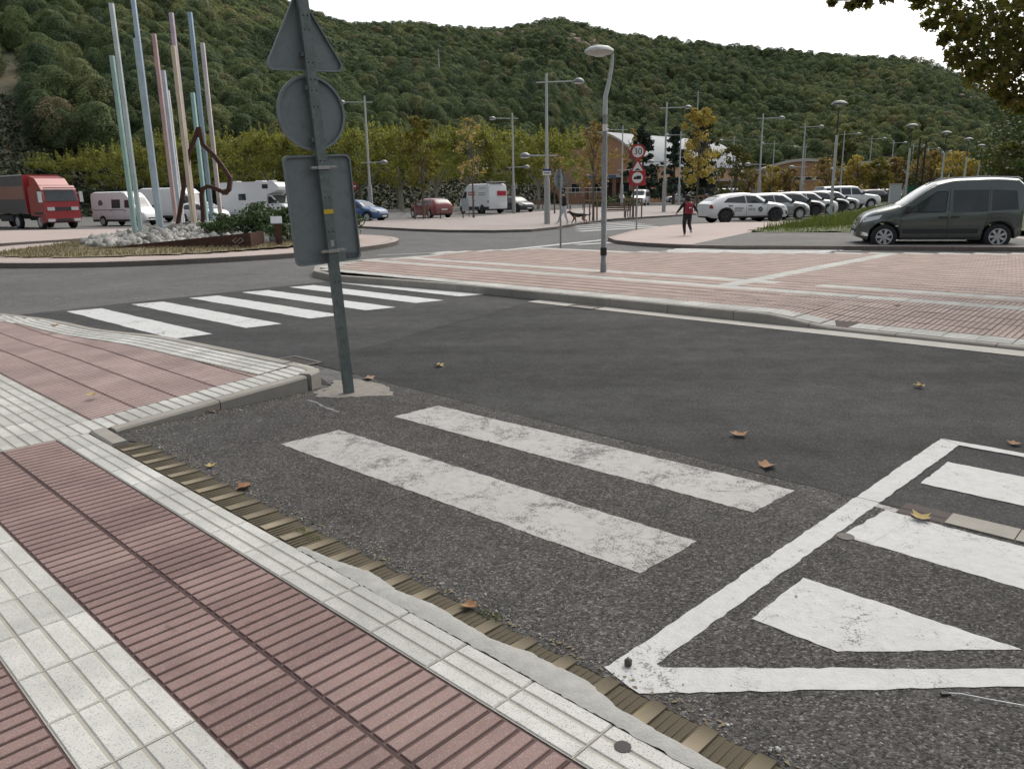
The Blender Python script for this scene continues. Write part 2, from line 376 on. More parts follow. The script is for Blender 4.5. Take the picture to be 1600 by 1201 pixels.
patch(edge_poly(st((1.215, 3.55), (1.165, 3.985), (1.04, 3.98), (1.08, 3.54)), 0.007, 0.06, 24), ZP+0.001, m_paint, 'thick repainted end strip of the bar by the gutter', 'road marking', 'bars inside the box')
patch(edge_poly(st((1.15, 4.5), (1.14, 4.98), (-1.6, 4.97), (-1.6, 4.5)), 0.0045, 0.035, 23), ZP, m_paint, 'white painted bar on the dark asphalt inside the box', 'road marking', 'bars inside the box')
patch(edge_poly(st((1.27, 4.0), (1.27, 4.05), (1.12, 4.04), (1.12, 3.99)), 0.004, 0.05, 25), ZP-0.001, m_paintw, 'short faded white dash between the box line and the bar', 'road marking')
for k, nm in enumerate(('nearest to the tiled corner', 'second from the tiled corner', 'third from the tiled corner', 'fourth from the tiled corner', 'fifth from the tiled corner', 'nearest to the far pavement')):
    t0 = 3.77+0.955*k
    patch(edge_poly(st((9.2, t0+0.47), (9.25+0.02*k, t0), (13.0, t0-0.03), (12.9, t0+0.44)), 0.008, 0.15, 30+k), ZP-0.001, m_paintf, 'white stripe of the zebra crossing behind the leaning sign, '+nm, 'road marking', 'zebra stripes behind the sign')
# fine cracks and scuffs on the asphalt
m_crack = plain('crack', (0.03, 0.029, 0.028), 0.95, 0, 0); m_scuff = plain('scuff', (0.2, 0.2, 0.2), 0.9, 0, 0.3, 40)
def ribbon(pts, w, z, mat, name, label, cat):
    mb = MB(); vs = []; fs = []
    for i, p in enumerate(pts):
        a = Vector(pts[max(0, i-1)]); b = Vector(pts[min(len(pts)-1, i+1)]); d = (b-a).normalized(); q = Vector((-d.y, d.x))*w/2*(0.5+random.random())
        vs += [(p[0]+q.x, p[1]+q.y, z), (p[0]-q.x, p[1]-q.y, z)]
    fs = [(2*i, 2*i+1, 2*i+3, 2*i+2) for i in range(len(pts)-1)]
    mb.add(vs, fs); return props(mb.build(name, mat), label, cat)
def wander(a, b, n, amp, seed):
    r = random.Random(seed); a, b = Vector(a), Vector(b); q = Vector((-(b-a).y, (b-a).x)).normalized(); o = 0; out = []
    for i in range(n+1): out.append(tuple(a.lerp(b, i/n)+q*o)); o += r.uniform(-amp, amp)
    return out
ribbon(wander(S(6.0, 4.068), S(-6, 4.068), 90, 0.004, 4), 0.007, ZR+0.0045, m_crack, 'asphalt_seam', 'long seam between coarse grey and darker new asphalt', 'seam')
ribbon(wander(S(6.78, 4.4), S(7.98, 9.0), 40, 0.008, 5), 0.008, ZR+0.004, m_crack, 'asphalt_seam', 'seam across the street just before the zebra crossing', 'seam')
ribbon(wander(S(5.45, 3.25), S(4.95, 3.2), 10, 0.012, 6), 0.02, ZR+0.0045, m_scuff, 'paint_scrape', 'pale scrape on the asphalt at the foot of the sign', 'scrape')

# ================================================================== RIBBED TILES
def ribtile(name, L, Wd, nb, along, mat, gap=0.0125, dep=0.0065, endg=0.009, ch=0.003):
    """L along x (s), Wd along y (t); nb bars; along='y' -> bars run along y"""
    mb = MB(); j = 0.0012
    mb.add([(-L/2+j, -Wd/2+j, -dep), (L/2-j, -Wd/2+j, -dep), (L/2-j, Wd/2-j, -dep), (-L/2+j, Wd/2-j, -dep)], [(0, 1, 2, 3)])
    if along == 'y': P_, Q_ = L, Wd
    else: P_, Q_ = Wd, L
    pt = P_/nb
    for i in range(nb):
        a = -P_/2+pt*i+gap/2; b = a+pt-gap; c, d = -Q_/2+endg, Q_/2-endg
        low = [(a, c), (b, c), (b, d), (a, d)]; top = [(a+ch, c+ch), (b-ch, c+ch), (b-ch, d-ch), (a+ch, d-ch)]
        vs = [(p[0], p[1], -dep) for p in low]+[(p[0], p[1], 0) for p in top]
        if along != 'y': vs = [(v[1], v[0], v[2]) for v in vs]
        fs = [(4, 5, 6, 7), (0, 1, 5, 4), (1, 2, 6, 5), (2, 3, 7, 6), (3, 0, 4, 7)]
        mb.add(vs, fs)
    me = mb.mesh(name, mat, fix=False)
    if me.polygons[1].normal.z < 0: me.flip_normals()
    return me
PT = 0.33
t_red  = ribtile('red_tile', PT, 0.3345, 5, 'y', m_red, gap=0.0125)
t_redb = ribtile('red_tile_b', PT, PT, 5, 'y', m_redb)
t_redf = ribtile('red_tile_f', PT, PT, 5, 'y', m_tilefr, gap=0.016)
t_wht  = ribtile('white_tile', PT, 0.3345, 4, 'x', m_white, gap=0.011, dep=0.0045, endg=0.004, ch=0.004)
t_edge = ribtile('white_edge_tile', PT, 0.205, 3, 'x', m_white, gap=0.010, dep=0.0045, endg=0.004, ch=0.004)
t_wfar = ribtile('white_tile_f', PT, PT, 4, 'x', m_white, gap=0.014, dep=0.005, endg=0.006, ch=0.004)
def place_tile(name, me, par, s, t, zf, jit=0.0006, rot=0.0, dz=0.0):
    e = 0.15; z = zf(s, t); gs = (zf(s+e, t)-zf(s-e, t))/(2*e); gt = (zf(s, t+e)-zf(s, t-e))/(2*e)
    gs += random.uniform(-1, 1)*jit*3; gt += random.uniform(-1, 1)*jit*3
    x, y = S(s, t); c, q = math.cos(rot), math.sin(rot)
    es = Vector((UX*c+VX*q, UY*c+VY*q, gs*c+gt*q)).normalized(); et = Vector((-UX*q+VX*c, -UY*q+VY*c, -gs*q+gt*c)).normalized()
    # street frame (s, t) is left-handed in plan: keep t as the mirrored y axis through a 180 turn of a symmetric tile
    xx = es; zz = xx.cross(et)
    if zz.z < 0: zz = -zz
    yy = zz.cross(xx)
    o = link(name, me, par)
    o.matrix_world = Matrix(((xx.x, yy.x, zz.x, x), (xx.y, yy.y, zz.y, y), (xx.z, yy.z, zz.z, z+dz+random.uniform(-1, 1)*jit), (0, 0, 0, 1)))
    return o
flat0 = lambda s, t: 0.0
zbul = lambda s, t: max(0.0, 0.068*(t-1.74))*(1-0.85*smooth((s-8.4)/2.5))

# ---- the pavement the viewer stands on
side = sheet('sidewalk', st((-3, -1.2), (5.84, -1.2), (5.84, 1.70), (-3, 1.70)), -0.009, m_joint)
s0 = 2.204
cols = [(-0.3475, 'r'), (-0.013, 'r'), (0.3215, 'r'), (0.6535, 'w'), (0.9875, 'r'), (1.3215, 'r'), (1.594, 'e')]
for k in range(-9, 11):
    s = s0+PT*(k+0.5)
    if s < -0.9 or s > 5.7: continue
    for t, c in cols:
        place_tile('red_tile' if c == 'r' else 'white_tile', {'r': t_red, 'w': t_wht, 'e': t_edge}[c], side, s, t, flat0)
# ---- the raised corner beyond the kerb, ramping up to the street
def te(s): return 3.66-0.062*(s-6.2) - 0.16*max(0, s-12.0)
corner = MB(); NS = 26
vs = []; 
for i in range(NS+1):
    s = 5.84+(14.4-5.84)*i/NS
    for t in (-1.2, 1.74, te(s)): vs.append((*S(s, t), zbul(s, t)-0.011))
corner.add(vs, [(3*i+j, 3*i+3+j, 3*i+4+j, 3*i+1+j) for i in range(NS) for j in range(2)])
corner = props(corner.build('corner_sidewalk', m_joint), kind='structure')
def whole(s, t): return zbul(s, t)
for k in range(-2, 10):
    t = 1.594-0.165+PT*(k+0.0)+0.06
    if t > te(6.0)-0.12: continue
    place_tile('white_tile', t_wfar, corner, 6.005, t, whole)
for k in range(0, 25):
    s = 6.17+PT*(k+0.5)
    if s > 14.2: break
    ed = te(s)-0.13
    tt = 1.655
    for q in (0, -1): place_tile('white_tile', t_wfar, corner, s, tt+PT*q, whole)
    for q in range(-5, -1): place_tile('red_tile', t_redb, corner, s, tt+PT*q, whole)
    q = 1
    while tt+PT*q < ed-0.08:
        if abs(s-12.45) < 0.17: place_tile('white_tile', t_wfar, corner, s, tt+PT*q, whole)
        else: place_tile('red_tile', t_redb, corner, s, tt+PT*q, whole)
        q += 1
    place_tile('white_tile', t_wfar, corner, s, ed-0.165, whole, rot=-0.062, dz=0.0075)
def bent_kerb(name, pts, w, zt, zb, parent, mat=m_conc, inset=0.015):
    """kerb stone following a short centre line of (x, y); zt is one top height per point, chamfered on both long edges"""
    mb = MB(); vs = []; n = len(pts)
    for i, p in enumerate(pts):
        a = Vector(pts[max(0, i-1)]); b = Vector(pts[min(n-1, i+1)]); d = (b-a).normalized(); q = Vector((-d.y, d.x))
        z = zt[i]
        for (o, zz) in ((-w/2, zb), (-w/2, z-inset), (-w/2+inset, z), (w/2-inset, z), (w/2, z-inset), (w/2, zb)):
            vs.append((p[0]+q.x*o, p[1]+q.y*o, zz))
    fs = [(6*i+j, 6*i+6+j, 6*i+7+j, 6*i+1+j) for i in range(n-1) for j in range(5)]
    fs += [(5, 4, 3, 2, 1, 0), tuple(6*(n-1)+j for j in range(6))]
    mb.add(vs, fs); return mb.build(name, mat, parent)
def kerb_run(parent, path, seglen, w, zt, zb=-0.08, mat=m_conc, gap=0.004):
    """path: list of (s,t); cut into stones of seglen; zt(s,t) top height"""
    pts = [Vector(S(*p)) for p in path]; stp = [Vector(p) for p in path]
    acc = [0]
    for a, b in zip(pts, pts[1:]): acc.append(acc[-1]+(b-a).length)
    L = acc[-1]; k = max(1, round(L/seglen))
    for i in range(k):
        a0, a1 = L*i/k+gap, L*(i+1)/k-gap; m = 4; pp = []; zz = []
        for j in range(m+1):
            a = a0+(a1-a0)*j/m; x = interp(acc, [p.x for p in pts], a); y = interp(acc, [p.y for p in pts], a)
            s_ = interp(acc, [p.x for p in stp], a); t_ = interp(acc, [p.y for p in stp], a)
            pp.append((x, y)); zz.append(zt(s_, t_)+random.uniform(-0.001, 0.001))
        bent_kerb('kerb_stone', pp, w, zz, zb, parent, mat)
kerb_run(corner, [(5.775, 1.84), (5.775, 3.42)], 0.9, 0.125, lambda s, t: zbul(s, t)+0.004)
kerb_run(corner, [(5.775, 3.43), (5.795, 3.52), (5.86, 3.575), (6.0, 3.60), (6.3, 3.592)], 0.7, 0.125, lambda s, t: 0.128)
kerb_run(corner, [(6.31, 3.588)]+[(s, te(s)-0.065) for s in (7, 8, 9, 10, 11, 11.6, 12.2, 12.8, 13.4, 14.2)], 1.0, 0.12, lambda s, t: zbul(s, t)+0.004)
kerb_run(side, [(5.84, 1.765), (5.42, 1.765)], 0.45, 0.12, lambda s, t: 0.002+0.03*(s-5.42))
# ---- grooved dropped-kerb blocks along the near edge
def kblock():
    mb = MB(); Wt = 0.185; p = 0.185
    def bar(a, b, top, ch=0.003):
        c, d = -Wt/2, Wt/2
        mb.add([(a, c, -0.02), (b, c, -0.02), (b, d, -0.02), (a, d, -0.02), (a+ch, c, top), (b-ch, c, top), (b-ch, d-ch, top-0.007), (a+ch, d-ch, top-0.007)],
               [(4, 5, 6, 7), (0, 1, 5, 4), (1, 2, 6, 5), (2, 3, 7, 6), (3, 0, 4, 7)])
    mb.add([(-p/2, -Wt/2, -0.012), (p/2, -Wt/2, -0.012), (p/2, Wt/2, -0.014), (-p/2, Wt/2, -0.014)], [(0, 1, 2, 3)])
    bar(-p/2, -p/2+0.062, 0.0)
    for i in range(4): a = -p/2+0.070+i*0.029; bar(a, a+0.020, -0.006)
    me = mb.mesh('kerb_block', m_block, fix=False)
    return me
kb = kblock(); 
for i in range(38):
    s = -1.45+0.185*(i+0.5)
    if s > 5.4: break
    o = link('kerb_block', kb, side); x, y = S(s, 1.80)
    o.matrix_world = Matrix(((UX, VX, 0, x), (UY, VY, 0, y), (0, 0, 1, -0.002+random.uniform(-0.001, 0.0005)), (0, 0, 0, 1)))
# ---- smeared mortar over the joint between tiles and blocks
from mathutils import noise as _nz
def mnoise_(x): return _nz.noise((x, 0.3, 1.7))
def mortar_strip(a, b, prof, label):
    """prof: (s, outer t) outline; inner edge follows the tiles with small bites"""
    mb = MB(); n = int((b-a)/0.018); vs = []; r = random.Random(5)
    xs = [p[0] for p in prof]; ys = [p[1] for p in prof]; w = 0
    for i in range(n+1):
        s = a+(b-a)*i/n; w = 0.010*mnoise_(s*6)+0.005*mnoise_(s*31+7)+0.004*mnoise_(s*90); o = min(1.868, 1.735+0.62*(interp(xs, ys, s)-1.735)+w)
        vs += [(*S(s, 1.690+r.uniform(-0.006, 0.006)), 0.001), (*S(s, 1.71), 0.0025), (*S(s, max(1.715, o-0.012)), 0.001), (*S(s, max(1.72, o)), -0.0045-0.006*(o-1.7)/0.2)]
    mb.add(vs, [(4*i+j, 4*i+4+j, 4*i+5+j, 4*i+1+j) for i in range(n) for j in range(3)])
    o = mb.build('mortar_smear', m_mortar, sm=60); return props(o, label, 'mortar')
mortar_strip(-1.4, 3.05, [(-1.4, 1.775), (0.7, 1.77), (0.95, 1.775), (1.25, 1.80), (1.42, 1.87), (1.66, 1.87), (1.85, 1.80), (2.0, 1.83), (2.2, 1.84), (2.4, 1.80), (2.62, 1.83), (2.8, 1.77), (3.05, 1.735)], 'grey smeared mortar between the white tiles and the grooved kerb')
# ---- concrete patch at the sign's foot
pp = edge_poly(st((5.66, 3.44), (5.46, 3.36), (5.28, 3.50), (5.16, 3.66), (5.02, 3.80), (5.22, 3.92), (5.5, 3.98), (5.78, 3.94), (5.88, 3.80), (5.72, 3.66)), 0.025, 0.05, 8)
props(sheet('concrete_patch', pp, ZR+0.0045, plain('broken_concrete', (0.2, 0.185, 0.165), 0.92, 0, 0.45, 16, 0.6, 45)), 'rough broken concrete patch round the leaning sign post', 'concrete patch', kind='')
# ---- drain grates
def grate(s, t, L, Wd, nb, label):
    x, y = S(s, t); g = thing('drain_grate', label, 'drain', (x, y, ZR), UA, 'street drains')
    mb = MB(); f = 0.035
    for (cx, cy, dx, dy) in ((0, Wd/2-f/2, L, f), (0, -Wd/2+f/2, L, f), (L/2-f/2, 0, f, Wd-2*f), (-L/2+f/2, 0, f, Wd-2*f)): mb.box((cx, cy, 0.002), (dx, dy, 0.02))
    mb.build('frame', m_iron, g)
    sheet('sump_shade', [(-L/2, -Wd/2), (L/2, -Wd/2), (L/2, Wd/2), (-L/2, Wd/2)], 0.0025, m_black, parent=g)  # flat black sheet painting the darkness of the pit under the bars
    for i in range(nb):
        b = MB(); b.box((-L/2+f+(L-2*f)*(i+0.5)/nb, 0, 0.004), ((L-2*f)/nb*0.36, Wd-2*f, 0.006)); b.build('bar', m_iron, g)
grate(6.88, 4.03, 0.52, 0.25, 9, 'slotted street drain at the kerb beside the raised tiled corner')
grate(6.95, 8.80, 0.50, 0.28, 8, 'slotted street drain below the far pavement kerb')
# ---- gutters
gut = props(sheet('gutter', st((8.0, 8.72), (8.0, 9.0), (-9, 9.0), (-9, 8.66)), ZR+0.005, m_concl), kind='structure')
def slab_run(a, b, t0, t1, step, mat, label_parent, z):
    k = int((b-a)/step)
    for i in range(k):
        mb = MB(); s_ = a+step*i; pts = [S(s_+0.003, t0+random.uniform(-.004, .004)), S(s_+step-0.003, t0), S(s_+step-0.003, t1), S(s_+0.003, t1+random.uniform(-.006, .006))]
        mb.prism(pts, z-0.03, z+random.uniform(-0.001, 0.002)); mb.build('gutter_slab', mat, label_parent)
gut2 = props(sheet('gutter', st((1.12, 4.0), (1.12, 4.16), (-6, 4.16), (-6, 4.0)), ZR+0.0035, m_joint), kind='structure')
slab_run(-6, 1.1, 4.005, 4.155, 0.30, m_conc, gut2, ZR+0.009)

# ================================================================== FAR PAVEMENT
def dip(s): 
    if s > 4.35 or s < 0.5: return 0.0
    return smooth((4.35-s)/0.95) if s > 2.5 else smooth((s-0.6)/1.0)
def zfar(s, t): return 0.11-0.085*dip(s)*smooth((11.2-t)/2.0)
FARP = [S(-9, 9.14), S(8.6, 9.14), S(9.6, 9.12), S(11.5, 8.95), S(13.0, 8.75), S(14.2, 9.05), S(15.2, 9.7), S(15.6, 10.5), S(15.75, 11.5), S(15.4, 13.0), (-1.9, 21.3), (1.0, 22.2), (3.3, 20.2), (11.6, 17.4), (22, 13.3), (24, 6)]
def inpoly(x, y, poly):
    c = False; n = len(poly)
    for i in range(n):
        x1, y1 = poly[i]; x2, y2 = poly[i-1]
        if (y1 > y) != (y2 > y) and x < (x2-x1)*(y-y1)/(y2-y1)+x1: c = not c
    return c
def edge_dist(x, y, poly):
    best = 9
    for i in range(len(poly)):
        a = Vector(poly[i-1]); b = Vector(poly[i]); d = b-a; q = Vector((x, y))-a; u = min(1, max(0, q.dot(d)/d.length_squared))
        best = min(best, (q-d*u).length)
    return best
mbf = MB(); G = 0.55; ns, nt = int(26/G), int(16/G)
# slab skirt (flat slab under the tiles, dipping towards the dropped kerb)
gv = {}; vs = []; fs = []
for i in range(ns):
    for j in range(nt):
        s_, t_ = -9+i*G, 9.13+j*G
        if not inpoly(*S(s_+G/2, t_+G/2), FARP): continue
        ids = []
        for (a, b) in ((0, 0), (1, 0), (1, 1), (0, 1)):
            key = (i+a, j+b)
            if key not in gv: gv[key] = len(vs); vs.append((*S(s_+a*G, t_+b*G), zfar(s_+a*G, t_+b*G)-0.012))
            ids.append(gv[key])
        fs.append(ids)
mbf.add(vs, fs); far = props(mbf.build('far_sidewalk', m_joint), kind='structure')
fpt = []
i0 = int(-9/PT)
for i in range(i0, 52):
    for j in range(0, 42):
        s_, t_ = PT*(i+0.5), 9.14+PT*(j+0.5); x, y = S(s_, t_)
        if x > 13.5 or not inpoly(x, y, FARP): continue
        edge = edge_dist(x, y, FARP) < 0.30 or j == 0
        white = edge
        if j in (6, 9) and s_ < 1000: white = white or (s_ > 5.6 or j == 6 and s_ < 5.6 or j == 9 and s_ < 5.0)
        if t_ > 11.3 and abs(s_-5.95) < PT/2: white = True
        if t_ > 12.4 and abs(s_-4.95) < PT/2: white = True
        fpt.append((math.hypot(x, y), s_, t_, white))
fpt.sort()
for d_, s_, t_, w_ in fpt[:300]:
    place_tile('white_tile' if w_ else 'red_tile', t_wfar if w_ else t_redf, far, s_, t_, zfar, 0.002)
def merged_tiles(me, lst, name, mat):
    n = len(me.vertices); co = np.empty(n*3, np.float32); me.vertices.foreach_get('co', co); co = co.reshape(-1, 3)
    fc = np.array([p.vertices[:] for p in me.polygons], np.int32)
    V_ = np.empty((len(lst), n, 3), np.float32); F_ = np.empty((len(lst), len(fc), 4), np.int32)
    for k, (d_, s_, t_, w_) in enumerate(lst):
        x, y = S(s_, t_); z = zfar(s_, t_)
        V_[k, :, 0] = x+co[:, 0]*UX+co[:, 1]*VX; V_[k, :, 1] = y+co[:, 0]*UY+co[:, 1]*VY; V_[k, :, 2] = z+co[:, 2]+rng.normal(0, 0.001)
        F_[k] = fc+k*n
    F_ = F_[:, :, ::-1]
    o = link(name, np_mesh(name, V_.reshape(-1, 3), F_.reshape(-1, 4), mat), far); o['kind'] = 'stuff'; return o
rest = fpt[300:]
m_tilefr2 = tile_mat('tile_far_red_joined', (0.318, 0.24, 0.208), (0.332, 0.253, 0.22), (0.346, 0.266, 0.232), (0.46, 0.38, 0.34), 200, 0.2); 
for mm, c in ((m_tilefr2, 0), ):
    for nd in mm.node_tree.nodes:
        if nd.type == 'TEX_COORD':
            for l in list(mm.node_tree.links):
                if l.from_node == nd: mm.node_tree.links.remove(l)
m_white2 = m_white.copy()
for nd in m_white2.node_tree.nodes:
    if nd.type == 'TEX_COORD':
        for l in list(m_white2.node_tree.links):
            if l.from_node == nd: m_white2.node_tree.links.remove(l)
merged_tiles(t_redf, [q for q in rest if not q[3]], 'red_tile_field', m_tilefr2)
merged_tiles(t_wfar, [q for q in rest if q[3]], 'white_tile_field', m_white2)
def zk(s, t): return 0.112-0.092*dip(s)
kerb_run(far, [(-9, 9.07), (8.6, 9.07)], 1.0, 0.13, zk)
kerb_run(far, [(8.6, 9.07), (9.6, 9.05), (11.5, 8.88), (13.0, 8.68), (14.3, 8.98), (15.28, 9.65), (15.68, 10.5), (15.82, 11.5), (15.47, 13.0), (15.4, 14.2)], 0.9, 0.13, lambda s, t: 0.112)

# ================================================================== VEHICLES
def carpaint(name, col, rough=0.32, metal=0.0, coat=0.6):
    if name in MATS: return MATS[name]
    n = N(name); n.set(Roughness=rough, Metallic=metal, Coat_Weight=coat, Coat_Roughness=0.06)
    c = n.mix(n.noise(3, 4), [x*0.94 for x in col], [min(1, x*1.04) for x in col])
    sx = n.n('ShaderNodeSeparateXYZ'); n.l(n.pos(), sx.inputs[0])
    dirt = n.math('MULTIPLY', n.ramp(sx.outputs[2], [(0.15, 1.0), (0.75, 0.0)]), n.ramp(n.noise(7, 5, 0.7), [(0.3, 0.1), (0.8, 0.55)]))
    n.color(n.mix(dirt, c, (0.2, 0.18, 0.155))); MATS[name] = n.mat; return n.mat
def glass_mat():
    n = N('car_glass'); n.set(Roughness=0.04, Specular_IOR_Level=0.5)
    n.color(n.mix(n.noise(1.6, 3), (0.014, 0.018, 0.02), (0.06, 0.07, 0.072))); return n.mat  # lighter patches in the base colour stand in for reflections
m_glass = glass_mat()
m_tyre = plain('tyre', (0.025, 0.025, 0.026), 0.9, 0, 0.2, 20); m_trim = plain('black_trim', (0.03, 0.031, 0.033), 0.6, 0, 0.1, 20)
m_rim = plain('alloy', (0.52, 0.53, 0.54), 0.4, 0.15, 0.06, 20); m_rimd = plain('dark_alloy', (0.07, 0.07, 0.072), 0.4, 0.6, 0.1, 20)
m_lamp = plain('lamp_glass', (0.62, 0.64, 0.66), 0.12, 0.2, 0.1, 40); m_lampd = plain('dark_lamp_glass', (0.16, 0.17, 0.19), 0.12, 0.2, 0.2, 40)
m_tail = plain('tail_glass', (0.33, 0.02, 0.02), 0.2, 0, 0.1, 40); m_plate = plain('number_plate', (0.7, 0.7, 0.68), 0.5, 0, 0.05, 40)
m_seam = plain('panel_gap', (0.015, 0.015, 0.016), 0.8, 0, 0); m_chrome = plain('chrome', (0.7, 0.7, 0.7), 0.15, 1.0, 0.05, 20)
P_WHITE = carpaint('paint_white', (0.74, 0.75, 0.76)); P_BLACK = carpaint('paint_black', (0.012, 0.012, 0.014)); P_GREEN = carpaint('paint_greygreen', (0.085, 0.106, 0.10), 0.26, 0.2)
P_SILVER = carpaint('paint_silver', (0.42, 0.44, 0.45), 0.3, 0.6); P_RED = carpaint('paint_red', (0.20, 0.03, 0.028), 0.38); P_BLUE = carpaint('paint_blue', (0.02, 0.09, 0.24)); P_GREY = carpaint('paint_grey', (0.10, 0.105, 0.11), 0.3, 0.4)
P_TRUCK = carpaint('paint_truck_red', (0.30, 0.022, 0.028), 0.4)
